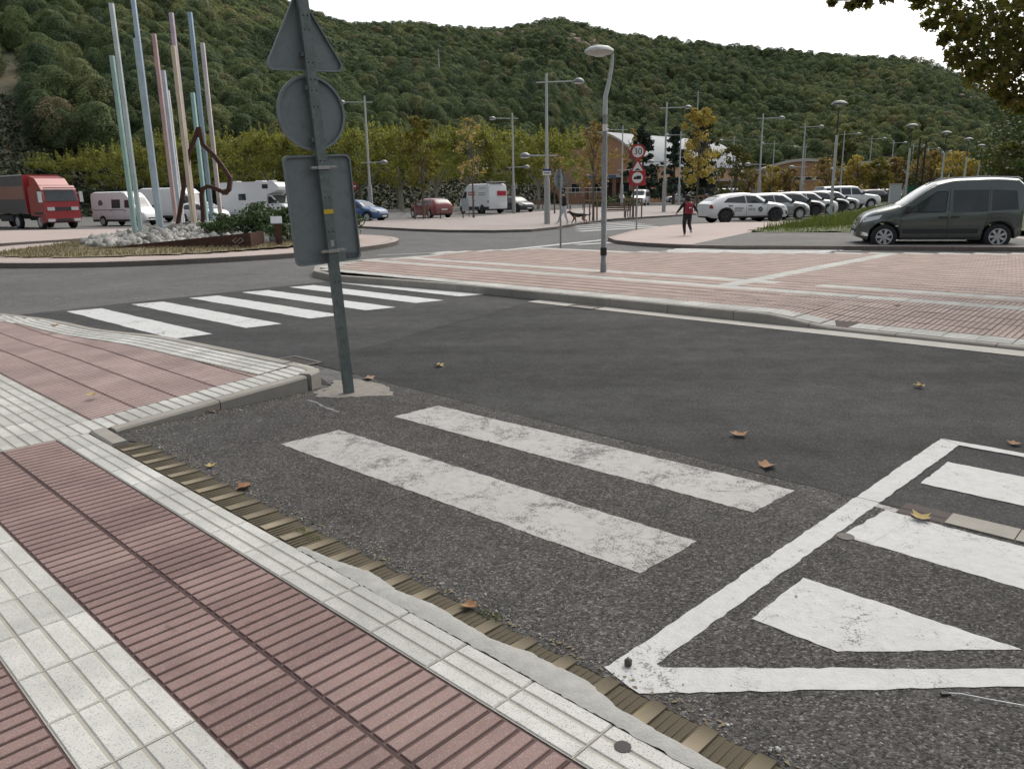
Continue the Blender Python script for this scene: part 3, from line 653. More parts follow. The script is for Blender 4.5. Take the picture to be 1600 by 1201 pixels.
BODY = {
 'mpv':   dict(L=3.94, W=1.81, ax=1.30, bx=-1.43, r=0.325, base=0.24, top=[(-1.97, 0.80), (-1.965, 1.35), (-1.94, 1.70), (-1.83, 1.805), (-1.1, 1.845), (-0.4, 1.83), (0.02, 1.755), (0.30, 1.61), (0.98, 1.16), (1.25, 1.09), (1.58, 0.99), (1.79, 0.86), (1.90, 0.70), (1.97, 0.5)],
               belt=[(-1.97, 0.98), (0.9, 0.93), (1.3, 0.91), (1.97, 0.48)], hw=[(-1.97, 0.86), (-1.86, 0.895), (-1.4, 0.905), (1.2, 0.905), (1.52, 0.86), (1.80, 0.69), (1.97, 0.50)], roof=0.70, ws=(0.06, 0.94), rw=None,
               win=[((0.80, 0.97), (-0.13, 0.97), (-0.17, 1.50), (0.10, 1.49)), ((-0.32, 0.96), (-1.14, 0.97), (-1.14, 1.53), (-0.30, 1.53)), ((-1.21, 0.99), (-1.84, 1.02), (-1.78, 1.49), (-1.21, 1.53))],
               seams=[[(0.92, 0.30), (0.93, 0.85), (0.84, 0.96)], [(-0.22, 0.30), (-0.2, 0.9), (-0.23, 1.55)], [(-1.0, 0.33), (-1.12, 0.66), (-1.17, 1.0), (-1.17, 1.58)], [(0.92, 0.30), (-0.98, 0.30)]], handles=[(-0.08, 0.83), (-0.38, 0.84)], strip=[(0.86, -0.95, 0.41, 0.53)]),
 'suv':   dict(L=4.45, W=1.84, ax=1.345, bx=-1.335, r=0.345, base=0.27, top=[(-2.22, 0.70), (-2.18, 0.98), (-2.02, 1.10), (-1.55, 1.33), (-0.9, 1.475), (-0.2, 1.51), (0.35, 1.44), (1.05, 1.06), (1.5, 0.99), (1.98, 0.87), (2.14, 0.76), (2.22, 0.58)],
               belt=[(-2.22, 0.94), (-1.0, 0.98), (1.0, 0.94), (1.4, 0.9), (2.22, 0.55)], hw=[(-2.22, 0.72), (-2.0, 0.87), (-1.3, 0.92), (1.3, 0.92), (1.8, 0.86), (2.1, 0.68), (2.22, 0.5)], roof=0.60, ws=(0.38, 1.02), rw=(-2.0, -1.45),
               win=[((0.78, 0.97), (-0.22, 0.99), (-0.22, 1.36), (0.30, 1.33)), ((-0.28, 0.99), (-1.48, 1.04), (-1.20, 1.25), (-0.28, 1.36))], seams=[[(0.86, 0.36), (0.9, 0.9)], [(-0.25, 0.36), (-0.25, 1.4)], [(-1.0, 0.5), (-1.25, 0.95)]], handles=[(-0.05, 0.86), (-1.1, 0.88)], strip=[(0.98, -0.98, 0.27, 0.36)]),
 'hatch': dict(L=4.2, W=1.78, ax=1.28, bx=-1.27, r=0.315, base=0.22, top=[(-2.1, 0.62), (-2.06, 0.95), (-1.9, 1.15), (-1.55, 1.38), (-0.9, 1.455), (-0.1, 1.46), (0.4, 1.38), (1.08, 1.00), (1.5, 0.93), (1.9, 0.80), (2.03, 0.68), (2.1, 0.5)],
               belt=[(-2.1, 0.92), (-1.0, 0.93), (1.0, 0.89), (1.4, 0.84), (2.1, 0.48)], hw=[(-2.1, 0.70), (-1.9, 0.83), (-1.2, 0.885), (1.2, 0.885), (1.7, 0.82), (2.0, 0.64), (2.1, 0.48)], roof=0.58, ws=(0.42, 1.05), rw=(-1.95, -1.5),
               win=[((0.80, 0.92), (-0.20, 0.94), (-0.20, 1.33), (0.32, 1.30)), ((-0.27, 0.94), (-1.42, 0.97), (-1.25, 1.29), (-0.27, 1.33))], seams=[[(0.86, 0.3), (0.9, 0.86)], [(-0.23, 0.3), (-0.23, 1.35)], [(-0.95, 0.45), (-1.2, 0.92)]], handles=[(-0.05, 0.80), (-1.05, 0.82)], strip=[]),
 'estate': dict(L=4.6, W=1.80, ax=1.42, bx=-1.30, r=0.32, base=0.2, top=[(-2.3, 0.62), (-2.26, 1.0), (-2.12, 1.25), (-1.85, 1.42), (-0.9, 1.48), (-0.1, 1.47), (0.45, 1.38), (1.15, 0.99), (1.6, 0.92), (2.1, 0.79), (2.23, 0.66), (2.3, 0.48)],
               belt=[(-2.3, 0.92), (-1.0, 0.93), (1.0, 0.89), (1.5, 0.84), (2.3, 0.46)], hw=[(-2.3, 0.72), (-2.1, 0.84), (-1.3, 0.895), (1.3, 0.895), (1.9, 0.82), (2.2, 0.64), (2.3, 0.48)], roof=0.6, ws=(0.48, 1.12), rw=(-2.2, -1.9),
               win=[((0.88, 0.92), (-0.15, 0.94), (-0.15, 1.34), (0.38, 1.31)), ((-0.21, 0.94), (-1.15, 0.95), (-1.15, 1.34), (-0.21, 1.34)), ((-1.21, 0.96), (-2.0, 0.99), (-1.82, 1.28), (-1.21, 1.33))], seams=[[(0.9, 0.3), (0.95, 0.86)], [(-0.18, 0.3), (-0.18, 1.36)], [(-0.95, 0.45), (-1.18, 0.92)]], handles=[(-0.02, 0.80), (-1.0, 0.82)], strip=[]),
 'pickup': dict(L=5.1, W=1.86, ax=1.55, bx=-1.50, r=0.37, base=0.33, top=[(-2.55, 0.95), (-2.52, 1.5), (-2.35, 1.78), (-0.9, 1.82), (0.0, 1.82), (0.5, 1.74), (1.05, 1.22), (1.5, 1.17), (2.2, 1.08), (2.45, 0.95), (2.55, 0.7)],
               belt=[(-2.55, 1.12), (1.0, 1.12), (1.4, 1.08), (2.55, 0.7)], hw=[(-2.55, 0.84), (-2.4, 0.92), (-1.2, 0.93), (1.4, 0.93), (2.1, 0.88), (2.45, 0.76), (2.55, 0.64)], roof=0.7, ws=(0.52, 1.02), rw=(-2.52, -2.36),
               win=[((0.78, 1.15), (-0.12, 1.15), (-0.12, 1.64), (0.42, 1.60)), ((-0.2, 1.15), (-0.98, 1.15), (-0.98, 1.64), (-0.2, 1.64)), ((-1.12, 1.15), (-2.3, 1.15), (-2.2, 1.64), (-1.12, 1.64))], seams=[[(0.9, 0.4), (0.92, 1.1)], [(-0.16, 0.4), (-0.16, 1.66)], [(-1.05, 0.4), (-1.05, 1.7)]], handles=[(0.0, 1.0), (-0.9, 1.0)], strip=[(1.0, -1.0, 0.33, 0.44)]),
 'van':   dict(L=5.9, W=2.0, ax=1.95, bx=-1.70, r=0.36, base=0.33, top=[(-2.95, 1.0), (-2.93, 2.3), (-2.85, 2.50), (-2.5, 2.60), (0.7, 2.60), (1.1, 2.50), (1.45, 2.18), (2.15, 1.38), (2.5, 1.20), (2.82, 0.95), (2.95, 0.6)],
               belt=[(-2.95, 1.32), (1.7, 1.30), (2.2, 1.1), (2.95, 0.6)], hw=[(-2.95, 0.92), (-2.8, 0.98), (1.9, 1.0), (2.4, 0.93), (2.8, 0.74), (2.95, 0.55)], roof=0.86, ws=(1.42, 2.12), rw=None,
               win=[((1.95, 1.36), (1.05, 1.36), (1.05, 1.95), (1.50, 1.95))], seams=[[(1.0, 0.45), (1.0, 2.05), (1.5, 2.1)], [(-0.35, 0.45), (-0.35, 2.3)], [(1.0, 0.45), (-2.6, 0.45)]], handles=[(1.12, 1.15), (-0.5, 1.15)], strip=[(1.45, -1.25, 0.33, 0.5), (-2.1, -2.85, 0.33, 0.5)]),
 'smallvan': dict(L=4.9, W=1.92, ax=1.55, bx=-1.50, r=0.33, base=0.26, top=[(-2.45, 0.9), (-2.43, 1.6), (-2.36, 1.85), (-2.1, 1.95), (0.3, 1.96), (0.75, 1.86), (1.55, 1.20), (1.9, 1.08), (2.3, 0.88), (2.45, 0.55)],
               belt=[(-2.45, 1.08), (1.3, 1.05), (1.7, 0.95), (2.45, 0.55)], hw=[(-2.45, 0.88), (-2.3, 0.94), (1.5, 0.96), (2.0, 0.88), (2.35, 0.70), (2.45, 0.55)], roof=0.78, ws=(0.78, 1.52), rw=(-2.44, -2.3),
               win=[((1.3, 1.1), (0.32, 1.1), (0.32, 1.62), (0.82, 1.60)), ((0.2, 1.1), (-1.0, 1.1), (-1.0, 1.64), (0.2, 1.64)), ((-1.1, 1.1), (-2.2, 1.12), (-2.15, 1.6), (-1.1, 1.64))], seams=[[(0.26, 0.3), (0.26, 1.7)], [(-1.05, 0.3), (-1.05, 1.7)]], handles=[(0.42, 0.98), (0.1, 0.98)], strip=[]),
}
def wheel_mesh(r, w, spokes, dark):
    key = ('wh', r, w, spokes, dark)
    if key in MATS: return MATS[key]
    mb = MB(); mb.lathe([(r*0.64, -w/2), (r*0.92, -w/2), (r*0.985, -w/2+0.02), (r, -w/2+0.045), (r, w/2-0.045), (r*0.985, w/2-0.02), (r*0.92, w/2), (r*0.64, w/2), (r*0.64, w/2-0.08)], 26, axis='y', cap=False)
    ty = mb.mesh('wheel', m_tyre, sm=50)
    rb = MB(); rr = r*0.655
    rb.lathe([(0.0, w/2-0.05), (rr*0.95, w/2-0.05), (rr, w/2-0.012), (rr*0.93, w/2-0.006), (rr*0.9, w/2-0.045)], 24, axis='y', m=1, cap=False)
    rb.lathe([(rr*0.93, w/2-0.03), (rr*1.0, w/2-0.002), (rr*1.0, w/2+0.003), (rr*0.90, w/2+0.003), (rr*0.87, w/2-0.03)], 24, axis='y', cap=False)
    for i in range(spokes):
        a = 2*math.pi*i/spokes; d = Vector((math.cos(a), 0, math.sin(a))); q = Vector((-math.sin(a), 0, math.cos(a))); y0, y1 = w/2-0.05, w/2-0.002
        w0, w1 = rr*0.11, rr*(0.17 if spokes > 5 else 0.2); pts = [d*rr*0.1-q*w0, d*rr*0.93-q*w1, d*rr*0.93+q*w1, d*rr*0.1+q*w0]
        rb.add([(p.x, y0, p.z) for p in pts]+[(p.x, y1, p.z) for p in pts], [(0, 1, 2, 3), (7, 6, 5, 4), (0, 4, 5, 1), (1, 5, 6, 2), (2, 6, 7, 3), (3, 7, 4, 0)])
    rb.lathe([(0, w/2+0.004), (rr*0.2, w/2+0.004), (rr*0.22, w/2-0.04)], 12, axis='y')
    rim = rb.mesh('rim', [m_rimd if dark else m_rim, m_trim], sm=40)
    MATS[key] = (ty, rim); return MATS[key]
def ring_of(B, x, raised=None):
    kt = [k[0] for k in B['top']]
    top = crom(B['top'], x); belt = min(crom(B['belt'], x), top-0.03); w = crom(B['hw'], x); zb = raised if raised else B['base']
    nose = max(0, abs(x)-(B['L']/2-0.22))/0.22; 
    if raised is None: zb = zb+0.10*nose
    hmax = max(k[1] for k in B['top']); bl = min(1, max(0, (top-belt)/(hmax-crom(B['belt'], x)))); re = w*0.93*(1-bl)+B['roof']*bl if bl < 1 else B['roof']
    re = min(re, w*0.96); e = min(0.07, 0.55*(top-belt)); zm = max(zb+0.05, min(belt-0.03, 0.62*belt+0.12))
    return [(0, zb), (w*0.93, zb), (w*0.985, min(zb+0.08, zm-0.02)), (w, zm), (w*0.985, belt), (re+(w*0.985-re)*0.06, top-e), (re*0.86, top-0.012), (re*0.5, top-0.002), (0, top)]
def side_y(B, x, z):
    r = ring_of(B, x)[2:7]
    for (y0, z0), (y1, z1) in zip(r, r[1:]):
        if z0 <= z <= z1 and z1 > z0: return y0+(y1-y0)*(z-z0)/(z1-z0)
    return r[0][0] if z < r[0][1] else r[-1][0]
def patch_side(B, quad, sgn, off, nx=8, nz=4, th=None):
    """bilinear (x,z) quad lower-front, lower-rear, upper-rear, upper-front laid on the flank"""
    mb = MB(); vs = []
    (a, b), (c, d), (e, f), (g, h) = quad
    for i in range(nx+1):
        u = i/nx
        for j in range(nz+1):
            v = j/nz; x = (a*(1-u)+c*u)*(1-v)+(g*(1-u)+e*u)*v; z = (b*(1-u)+d*u)*(1-v)+(h*(1-u)+f*u)*v
            vs.append((x, sgn*(side_y(B, x, z)+off), z))
    m = nz+1; mb.add(vs, [(i*m+j, (i+1)*m+j, (i+1)*m+j+1, i*m+j+1) for i in range(nx) for j in range(nz)]); return mb
def line_side(B, pts, sgn, w=0.012, off=0.003):
    P2 = []
    for (a, b), (c, d) in zip(pts, pts[1:]):
        k = max(2, int(math.hypot(c-a, d-b)/0.12))
        for i in range(k): P2.append((a+(c-a)*i/k, b+(d-b)*i/k))
    P2.append(pts[-1]); mb = MB(); vs = []
    for i, p in enumerate(P2):
        q0, q1 = P2[max(0, i-1)], P2[min(len(P2)-1, i+1)]; dx, dz = q1[0]-q0[0], q1[1]-q0[1]; L = math.hypot(dx, dz) or 1
        for k in (-1, 1):
            x, z = p[0]-dz/L*w/2*k, p[1]+dx/L*w/2*k; vs.append((x, sgn*(side_y(B, x, z)+off), z))
    mb.add(vs, [(2*i, 2*i+1, 2*i+3, 2*i+2) for i in range(len(P2)-1)]); return mb
def top_patch(B, x0, x1, off, inset=0.9, nx=6, ny=8):
    mb = MB(); vs = []
    for i in range(nx+1):
        x = x0+(x1-x0)*i/nx; r = ring_of(B, x)[4:]; r = r[::-1]; ye = r[-2][0]*inset
        for j in range(ny+1):
            y = ye*(2*j/ny-1); ay = abs(y); z = r[0][1]
            for (y0, z0), (y1, z1) in zip(r, r[1:]):
                if y0 <= ay <= y1 and y1 > y0: z = z0+(z1-z0)*(ay-y0)/(y1-y0)
            d = (crom(B['top'], x+0.03)-crom(B['top'], x-0.03))/0.06; L = math.hypot(1, d)
            vs.append((x-d/L*off, y, z+off/L))
    m = ny+1; mb.add(vs, [(i*m+j, (i+1)*m+j, (i+1)*m+j+1, i*m+j+1) for i in range(nx) for j in range(ny)]); return mb
def car(kind, label, cat, loc, rz, paint, name=None, group=None, rims=None, spokes=9, detail=True, lower=None, headdark=False, roofpaint=None, cladding=False):
    B = BODY[kind]; nm = name or {'mpv': 'family_van', 'van': 'cargo_van', 'smallvan': 'minivan', 'pickup': 'off_road_car', 'suv': 'suv_car'}.get(kind, 'parked_car')
    t = thing(nm, label, cat, (loc[0], loc[1], loc[2] if len(loc) > 2 else -0.022), rz, group)
    L = B['L']; r = B['r']; ar = r+0.055
    xs = set(np.linspace(-L/2, L/2, 30 if detail else 20).round(3)) | {k[0] for k in B['top']}
    xs = {x for x in xs if min(abs(x-B['ax']), abs(x-B['bx'])) > ar+0.04}; arch = {}
    for c in (B['ax'], B['bx']):
        for i in range(11):
            a = math.pi*i/10; x = c+ar*math.cos(a); arch[round(x, 4)] = max(B['base']+0.001, r+ar*math.sin(a)); xs.add(round(x, 4))
        xs |= {c-ar-0.012, c+ar+0.012}
    xs = sorted(xs); mb = MB(); vs = []; n = 16
    for x in xs:
        h = ring_of(B, x, arch.get(x)); full = [(y, z) for y, z in h]+[(-y, z) for y, z in h[-2:0:-1]]
        vs += [(x, y, z) for y, z in full]
    fs = []; ms = []
    for i in range(len(xs)-1):
        for j in range(n):
            mb.f.append((i*n+j, i*n+(j+1) % n, (i+1)*n+(j+1) % n, (i+1)*n+j)); mb.m.append(1 if j in (0, n-1) else 0)
    mb.f += [tuple(range(n)), tuple((len(xs)-1)*n+j for j in range(n))]; mb.m += [0, 0]; mb.v = vs
    mb.build('body', [paint, m_trim], t, sm=38)
    for k, (c, s_) in enumerate(((B['ax'], 1), (B['ax'], -1), (B['bx'], 1), (B['bx'], -1))):
        ty, rim = wheel_mesh(r, 0.21, spokes, bool(rims)); o = link('wheel', ty, t, (c, s_*(crom(B['hw'], c)-0.115), r)); q = link('rim', rim, o)
        if s_ < 0: o.rotation_euler = (0, 0, math.pi)
    for s_ in (1, -1):
        for q in B['win']: patch_side(B, q, s_, 0.006).build('window', m_glass, t, sm=60, fix=False)
        if detail:
            for q in B['seams']: line_side(B, q, s_).build('door_seam', m_seam, t, fix=False)
            for (x, z) in B['handles']: 
                b = MB(); b.box((x, s_*(side_y(B, x, z)+0.018), z), (0.19, 0.03, 0.035)); b.build('door_handle', m_trim, t)
        for (x0, x1, z0, z1) in (B['strip'] if not lower else lower): patch_side(B, ((x0, z0), (x1, z0), (x1, z1), (x0, z1)), s_, 0.012, 10, 2).build('side_trim', m_trim, t, fix=False)
        if cladding:
            for c in (B['ax'], B['bx']):
                pts = [(c+(ar+0.03)*math.cos(a), r+(ar+0.03)*math.sin(a)) for a in np.linspace(0.1, math.pi-0.1, 14)]
                line_side(B, pts, s_, 0.07, 0.006).build('wheel_arch', m_trim, t, fix=False)
        hx = L/2; tz = crom(B['top'], hx-0.22); z1 = tz-0.03
        patch_side(B, ((hx-0.13, z1-0.16), (hx-0.50, z1-0.06), (hx-0.58, z1+0.05), (hx-0.16, z1-0.03)), s_, 0.008, 6, 3).build('headlight', m_lampd if headdark else m_lamp, t, sm=60, fix=False)
        zt = 0.95 if kind not in ('van', 'pickup', 'mpv', 'smallvan') else 1.15
        if kind != 'mpv': patch_side(B, ((-hx+0.22, zt-0.2), (-hx+0.05, zt-0.2), (-hx+0.05, zt), (-hx+0.16, zt)), s_, 0.008, 4, 3).build('tail_light', m_tail, t, sm=60, fix=False)
        mx = B['win'][0][0][0]-0.02; mz = B['win'][0][0][1]+0.06; my = side_y(B, mx, mz)
        b = MB(); b.box((mx+0.02, s_*(my+0.12), mz+0.03), (0.11, 0.2, 0.16), taper=0.8); b.box((mx+0.03, s_*(my+0.03), mz-0.03), (0.05, 0.1, 0.04)); b.build('mirror', m_trim if kind != 'van' else m_trim, t)
    ws = B['ws']; top_patch(B, ws[0]+0.04, ws[1], 0.006, 0.93).build('windscreen', m_glass, t, sm=60, fix=False)
    if B['rw']: top_patch(B, B['rw'][0]+0.03, B['rw'][1], 0.006, 0.9).build('rear_window', m_glass, t, sm=60, fix=False)
    b = MB(); b.box((L/2-0.002, 0, B['base']+0.24), (0.02, 0.8, 0.12)); b.build('grille', m_trim, t)
    b = MB(); b.box((L/2+0.012, 0, B['base']+0.16), (0.01, 0.5, 0.11)); b.build('number_plate', m_plate, t)
    b = MB(); b.box((-L/2-0.006, 0, B['base']+0.42), (0.012, 0.5, 0.11)); b.build('number_plate', m_plate, t)
    return t
def wheels_pose(kind, fx, fy, rx, ry, side):
    """ground contact of front and rear wheel of the flank in view -> centre and heading; side +1 = left flank in view"""
    B = BODY[kind]; f = Vector((fx, fy)); q = Vector((rx, ry)); d = (f-q).normalized(); left = Vector((-d.y, d.x))
    m = (f+q)/2 - d*((B['ax']+B['bx'])/2) - left*side*(B['W']/2-0.06)
    return (m.x, m.y), math.atan2(d.y, d.x)

# ---- the grey-green family van at the right
c_, a_ = wheels_pose('mpv', 10.23, 21.22, 12.80, 20.50, 1)
gv_ = car('mpv', 'dark grey-green family van parked at the right edge', 'van', c_, a_, P_GREEN, spokes=7)
B = BODY['mpv']
for s_ in (1, -1):
    mb = MB(); mb.tube([(0.15, s_*0.64, 1.765), (0.05, s_*0.645, 1.83), (-0.9, s_*0.65, 1.865), (-1.8, s_*0.645, 1.83), (-1.9, s_*0.64, 1.78)], 0.018, 6); mb.build('roof_rail', m_chrome if s_ == 1 else m_trim, gv_, sm=50)
    patch_side(B, ((1.86, 0.36), (1.70, 0.34), (1.70, 0.42), (1.86, 0.46)), s_, 0.012, 4, 2).build('fog_light', m_chrome, gv_, fix=False)
    line_side(B, [(-1.22, 0.80), (-1.42, 0.80), (-1.42, 0.92), (-1.22, 0.92), (-1.22, 0.80)], s_, 0.008).build('fuel_flap', m_seam, gv_, fix=False)
    line_side(B, [(0.80, 0.97), (-0.13, 0.97), (-0.17, 1.50), (0.10, 1.49), (0.80, 0.97)], s_, 0.02, 0.008).build('window_seal', m_seam, gv_, fix=False)
    line_side(B, [(0.52, 0.97), (0.50, 1.19)], s_, 0.03, 0.009).build('quarter_bar', m_seam, gv_, fix=False)
    patch_side(B, ((1.05, 0.60), (0.99, 0.60), (0.99, 0.63), (1.05, 0.63)), s_, 0.012, 2, 2).build('side_indicator', m_lamp, gv_, fix=False)

# ---- white coupe SUV with lettering on its doors
c_, a_ = wheels_pose('suv', 13.55, 40.0, 10.92, 39.55, -1)
su = car('suv', 'white suv with black wheels and green disc emblem on its front door', 'car', c_, a_, P_WHITE, rims=True, spokes=5, headdark=True, cladding=True, group='cars parked in the row behind the grass')
B = BODY['suv']
m_ink = plain('grey_ink', (0.12, 0.13, 0.13), 0.6, 0, 0); m_green = plain('emblem_green', (0.012, 0.09, 0.06), 0.5, 0, 0)
def flank_text(par, B, txt, size, x, z, sgn, mat, off=0.012, name='lettering'):
    me = text_mesh(txt, size, mat, name); o = link(name, me, par)
    y = sgn*(side_y(B, x, z)+off)
    # reads left to right seen from outside
    o.matrix_local = Matrix(((sgn*-1, 0, 0, x), (0, 0, sgn, y), (0, 1, 0, z), (0, 0, 0, 1)))
    return o
flank_text(su, B, 'uro', 0.26, 0.02, 0.70, -1, m_ink)
mb = MB(); mb.lathe([(0, 0), (0.125, 0), (0.125, 0.004), (0, 0.004)], 20, axis='y'); o = mb.build('emblem', m_green, su, (0.50, -(side_y(B, 0.5, 0.68)+0.014), 0.68))
sw = MB(); sw.tube([(-0.08, -0.006, -0.05), (0.0, -0.006, -0.01), (0.06, -0.006, 0.05), (0.09, -0.006, 0.08)], 0.012, 5); sw.build('swoosh', m_plate, o)
for k, (x0, x1, z) in enumerate(((-0.42, -0.88, 0.78), (-0.42, -0.9, 0.72), (-0.5, -0.72, 0.65), (-0.76, -0.9, 0.65), (-0.5, -0.7, 0.60), (-0.76, -0.9, 0.60))):
    line_side(B, [(x0, z), (x1, z)], -1, 0.026, 0.010).build('small_print', m_ink, su, fix=False)
for s_ in (1, -1):
    patch_side(B, ((2.14, 0.42), (1.98, 0.40), (1.92, 0.62), (2.02, 0.62)), s_, 0.012, 3, 3).build('air_intake', m_trim, su, fix=False)
# ---- the row of cars behind it
row = [('hatch', P_SILVER, 'silver-grey hatchback parked next behind the white lettered suv', False), ('hatch', P_BLACK, 'black hatchback parked third in the row behind the grass', True), ('estate', P_WHITE, 'white estate parked between the two black cars of the row', False),
       ('estate', P_BLACK, 'black long car parked fifth in the row behind the grass', True), ('estate', P_SILVER, 'pale silver car parked just before the white off-roader', False), ('pickup', P_WHITE, 'tall white off-roader with side windows in the parked row', False), ('suv', P_BLACK, 'black suv at the far end of the parked row', True)]
hx_, hy_ = 14.5, 39.7
for k, (kd, pt, lb, dk) in enumerate(row):
    B = BODY[kd]; fx, fy = hx_+2.36*(k+1)+(0.9 if kd == 'pickup' else 0), hy_+3.75*(k+1); a = a_+R(random.uniform(-2, 2)); d = Vector((math.cos(a), math.sin(a))); left = Vector((-d.y, d.x))
    m = Vector((fx, fy))-d*B['L']/2+left*(B['W']/2)
    car(kd, lb, 'car', (m.x, m.y), a, pt, name='parked_car', rims=dk, group='cars parked in the row behind the grass', detail=k < 4, cladding=kd in ('pickup', 'suv'))
# ---- around the far plaza
c_, a_ = wheels_pose('hatch', *(-7.66, 61.00), *(-5.65, 58.13), 1)
car('hatch', 'red hatchback parked under the plane trees', 'car', c_, a_, P_RED)
c_, a_ = wheels_pose('van', *(-4.74, 73.60), *(-1.92, 69.04), 1)
iv = car('van', 'white delivery van with red lettering panels under the plane trees', 'van', c_, a_, P_WHITE, rims=True, lower=[(2.7, 2.35, 0.33, 0.62), (1.5, -1.25, 0.33, 0.62), (-2.1, -2.9, 0.33, 0.62)])
m_redp = plain('print_red', (0.42, 0.02, 0.035), 0.6, 0, 0.1)
B = BODY['van']
patch_side(B, ((0.75, 1.60), (-0.55, 1.60), (-0.55, 1.92), (0.75, 1.92)), 1, 0.012, 4, 2).build('red_panel', m_redp, iv, fix=False)
for k in range(5): patch_side(B, ((0.6-0.24*k, 1.69), (0.46-0.24*k, 1.69), (0.46-0.24*k, 1.83), (0.6-0.24*k, 1.83)), 1, 0.02, 1, 1).build('panel_letter', m_plate, iv, fix=False)
for z in (1.62, 1.80): line_side(B, [(-1.1, z), (-2.3, z)], 1, 0.05, 0.012).build('small_print', m_ink, iv, fix=False)
line_side(B, [(-1.2, 2.18), (-2.2, 2.22)], 1, 0.04, 0.012).build('small_print', m_ink, iv, fix=False)
mb = MB(); mb.box((-2.98, -0.35, 1.75), (0.02, 0.9, 0.4)); mb.build('red_panel', m_redp, iv)
mb = MB(); mb.box((-2.6, 0, 2.72), (0.9, 1.5, 0.06)); mb.box((-2.3, 0.5, 2.64), (0.05, 0.05, 0.14)); mb.box((-2.3, -0.5, 2.64), (0.05, 0.05, 0.14)); mb.build('roof_rack', m_rim, iv)
car('hatch', 'black hatchback parked behind the delivery van', 'car', (0.66, 74.64), a_+R(185), P_BLACK, rims=True)
car('hatch', 'blue hatchback parked just right of the sign plate', 'car', (-10.24, 53.59), R(-25), P_BLUE)
car('smallvan', 'white minivan driving towards the viewer below the speed sign', 'van', (16.77, 100.73), R(252), P_WHITE, name='minivan', detail=False)
# ---- left car park
c_, a_ = wheels_pose('van', -23.8, 52.5, -27.6, 54.2, -1)
v1 = car('van', 'white van with a dark side window left of the coloured poles', 'van', c_, a_, P_WHITE); v1.scale = (0.82, 0.82, 0.88); v1.location.x -= 0.9
B = BODY['van']
patch_side(B, ((0.55, 1.35), (-0.45, 1.35), (-0.45, 2.0), (0.55, 2.0)), -1, 0.008, 4, 3).build('window', m_glass, v1, fix=False)
mb = MB(); mb.lathe([(0.20, 0), (0.26, 0), (0.26, 0.004), (0.20, 0.004)], 20, axis='y'); mb.build('round_badge', m_ink, v1, (-1.75, -(side_y(B, -1.75, 1.7)+0.012), 1.72))
line_side(B, [(1.0, 1.22), (-2.8, 1.22)], -1, 0.05, 0.006).build('crease_shade', m_ink, v1, fix=False)  # dark strip painting the shade line of the flank crease
car('van', 'tall white van half hidden behind the red and yellow poles', 'van', (-25.9, 62.0), R(-14), P_WHITE, detail=False)
car('hatch', 'small white car behind the rust sculpture', 'car', (-22.6, 58.5), R(-30), P_WHITE, detail=False)
car('hatch', 'white car cut off by the left edge of the picture', 'car', (-33.0, 48.2), R(-70), P_WHITE, detail=False)
# ---- motorhome
mh = thing('motorhome', 'white motorhome with cab overhang behind the juniper bush', 'motorhome', (-20.2, 64.5, -0.022), R(-20))
mb = MB(); prof = [(-3.2, 0.45), (-3.25, 2.75), (-3.1, 2.95), (0.9, 2.98), (2.2, 2.90), (2.62, 2.55), (2.58, 2.30), (1.45, 1.95), (1.35, 0.45)]
mb.extr(prof, (0, 1.1, 0), (1, 0, 0), (0, 0, 1), (0, -1, 0), 2.2); mb.build('living_box', P_WHITE, mh)
mb = MB(); prof = [(1.2, 0.4), (1.2, 1.93), (1.75, 1.90), (2.45, 1.25), (2.95, 1.05), (3.1, 0.75), (3.1, 0.4)]
mb.extr(prof, (0, 0.95, 0), (1, 0, 0), (0, 0, 1), (0, -1, 0), 1.9); mb.build('cab', P_WHITE, mh)
mb = MB(); mb.add([(1.82, 0.85, 1.87), (1.82, -0.85, 1.87), (2.47, -0.88, 1.28), (2.47, 0.88, 1.28)], [(0, 1, 2, 3)]); o = mb.build('windscreen', m_glass, mh, (0.02, 0, 0.02))
for s_ in (1, -1):
    for (x0, x1, z0, z1) in ((-2.9, -2.3, 2.0, 2.45), (-1.3, -0.6, 1.55, 2.05), (1.05, 1.6, 2.42, 2.75)):
        mb = MB(); mb.box(((x0+x1)/2, s_*1.106, (z0+z1)/2), (x1-x0, 0.02, z1-z0)); mb.build('window', m_glass, mh)
    mb = MB(); mb.extr([(1.4, 1.25), (1.4, 1.8), (1.72, 1.8), (2.25, 1.28)], (0, s_*0.956, 0), (1, 0, 0), (0, 0, 1), (0, s_, 0), 0.006); mb.build('window', m_glass, mh)
    for x in (2.3, -1.9):
        ty, rim = wheel_mesh(0.34, 0.21, 9, False); o = link('wheel', ty, mh, (x, s_*(0.85 if x > 0 else 1.0), 0.34)); link('rim', rim, o)
        if s_ < 0: o.rotation_euler = (0, 0, math.pi)
    mb = MB(); mb.box((-0.9, s_*1.11, 0.55), (4.2, 0.03, 0.2)); mb.build('skirt', m_rim, mh)
    mb = MB(); mb.box((2.2, s_*1.06, 1.42), (0.12, 0.2, 0.24)); mb.build('mirror', m_trim, mh)
    mb = MB(); mb.box((3.06, s_*0.7, 0.92), (0.12, 0.34, 0.16)); mb.build('headlight', m_lamp, mh)
mb = MB(); mb.box((3.11, 0, 0.6), (0.03, 1.6, 0.2)); mb.build('bumper', m_trim, mh)
for (x, d) in ((-2.2, 0.5), (0.2, 0.7), (1.3, 0.4)):
    mb = MB(); mb.box((x, 0, 3.02), (d, 0.6, 0.1)); mb.build('roof_hatch', m_plate, mh)
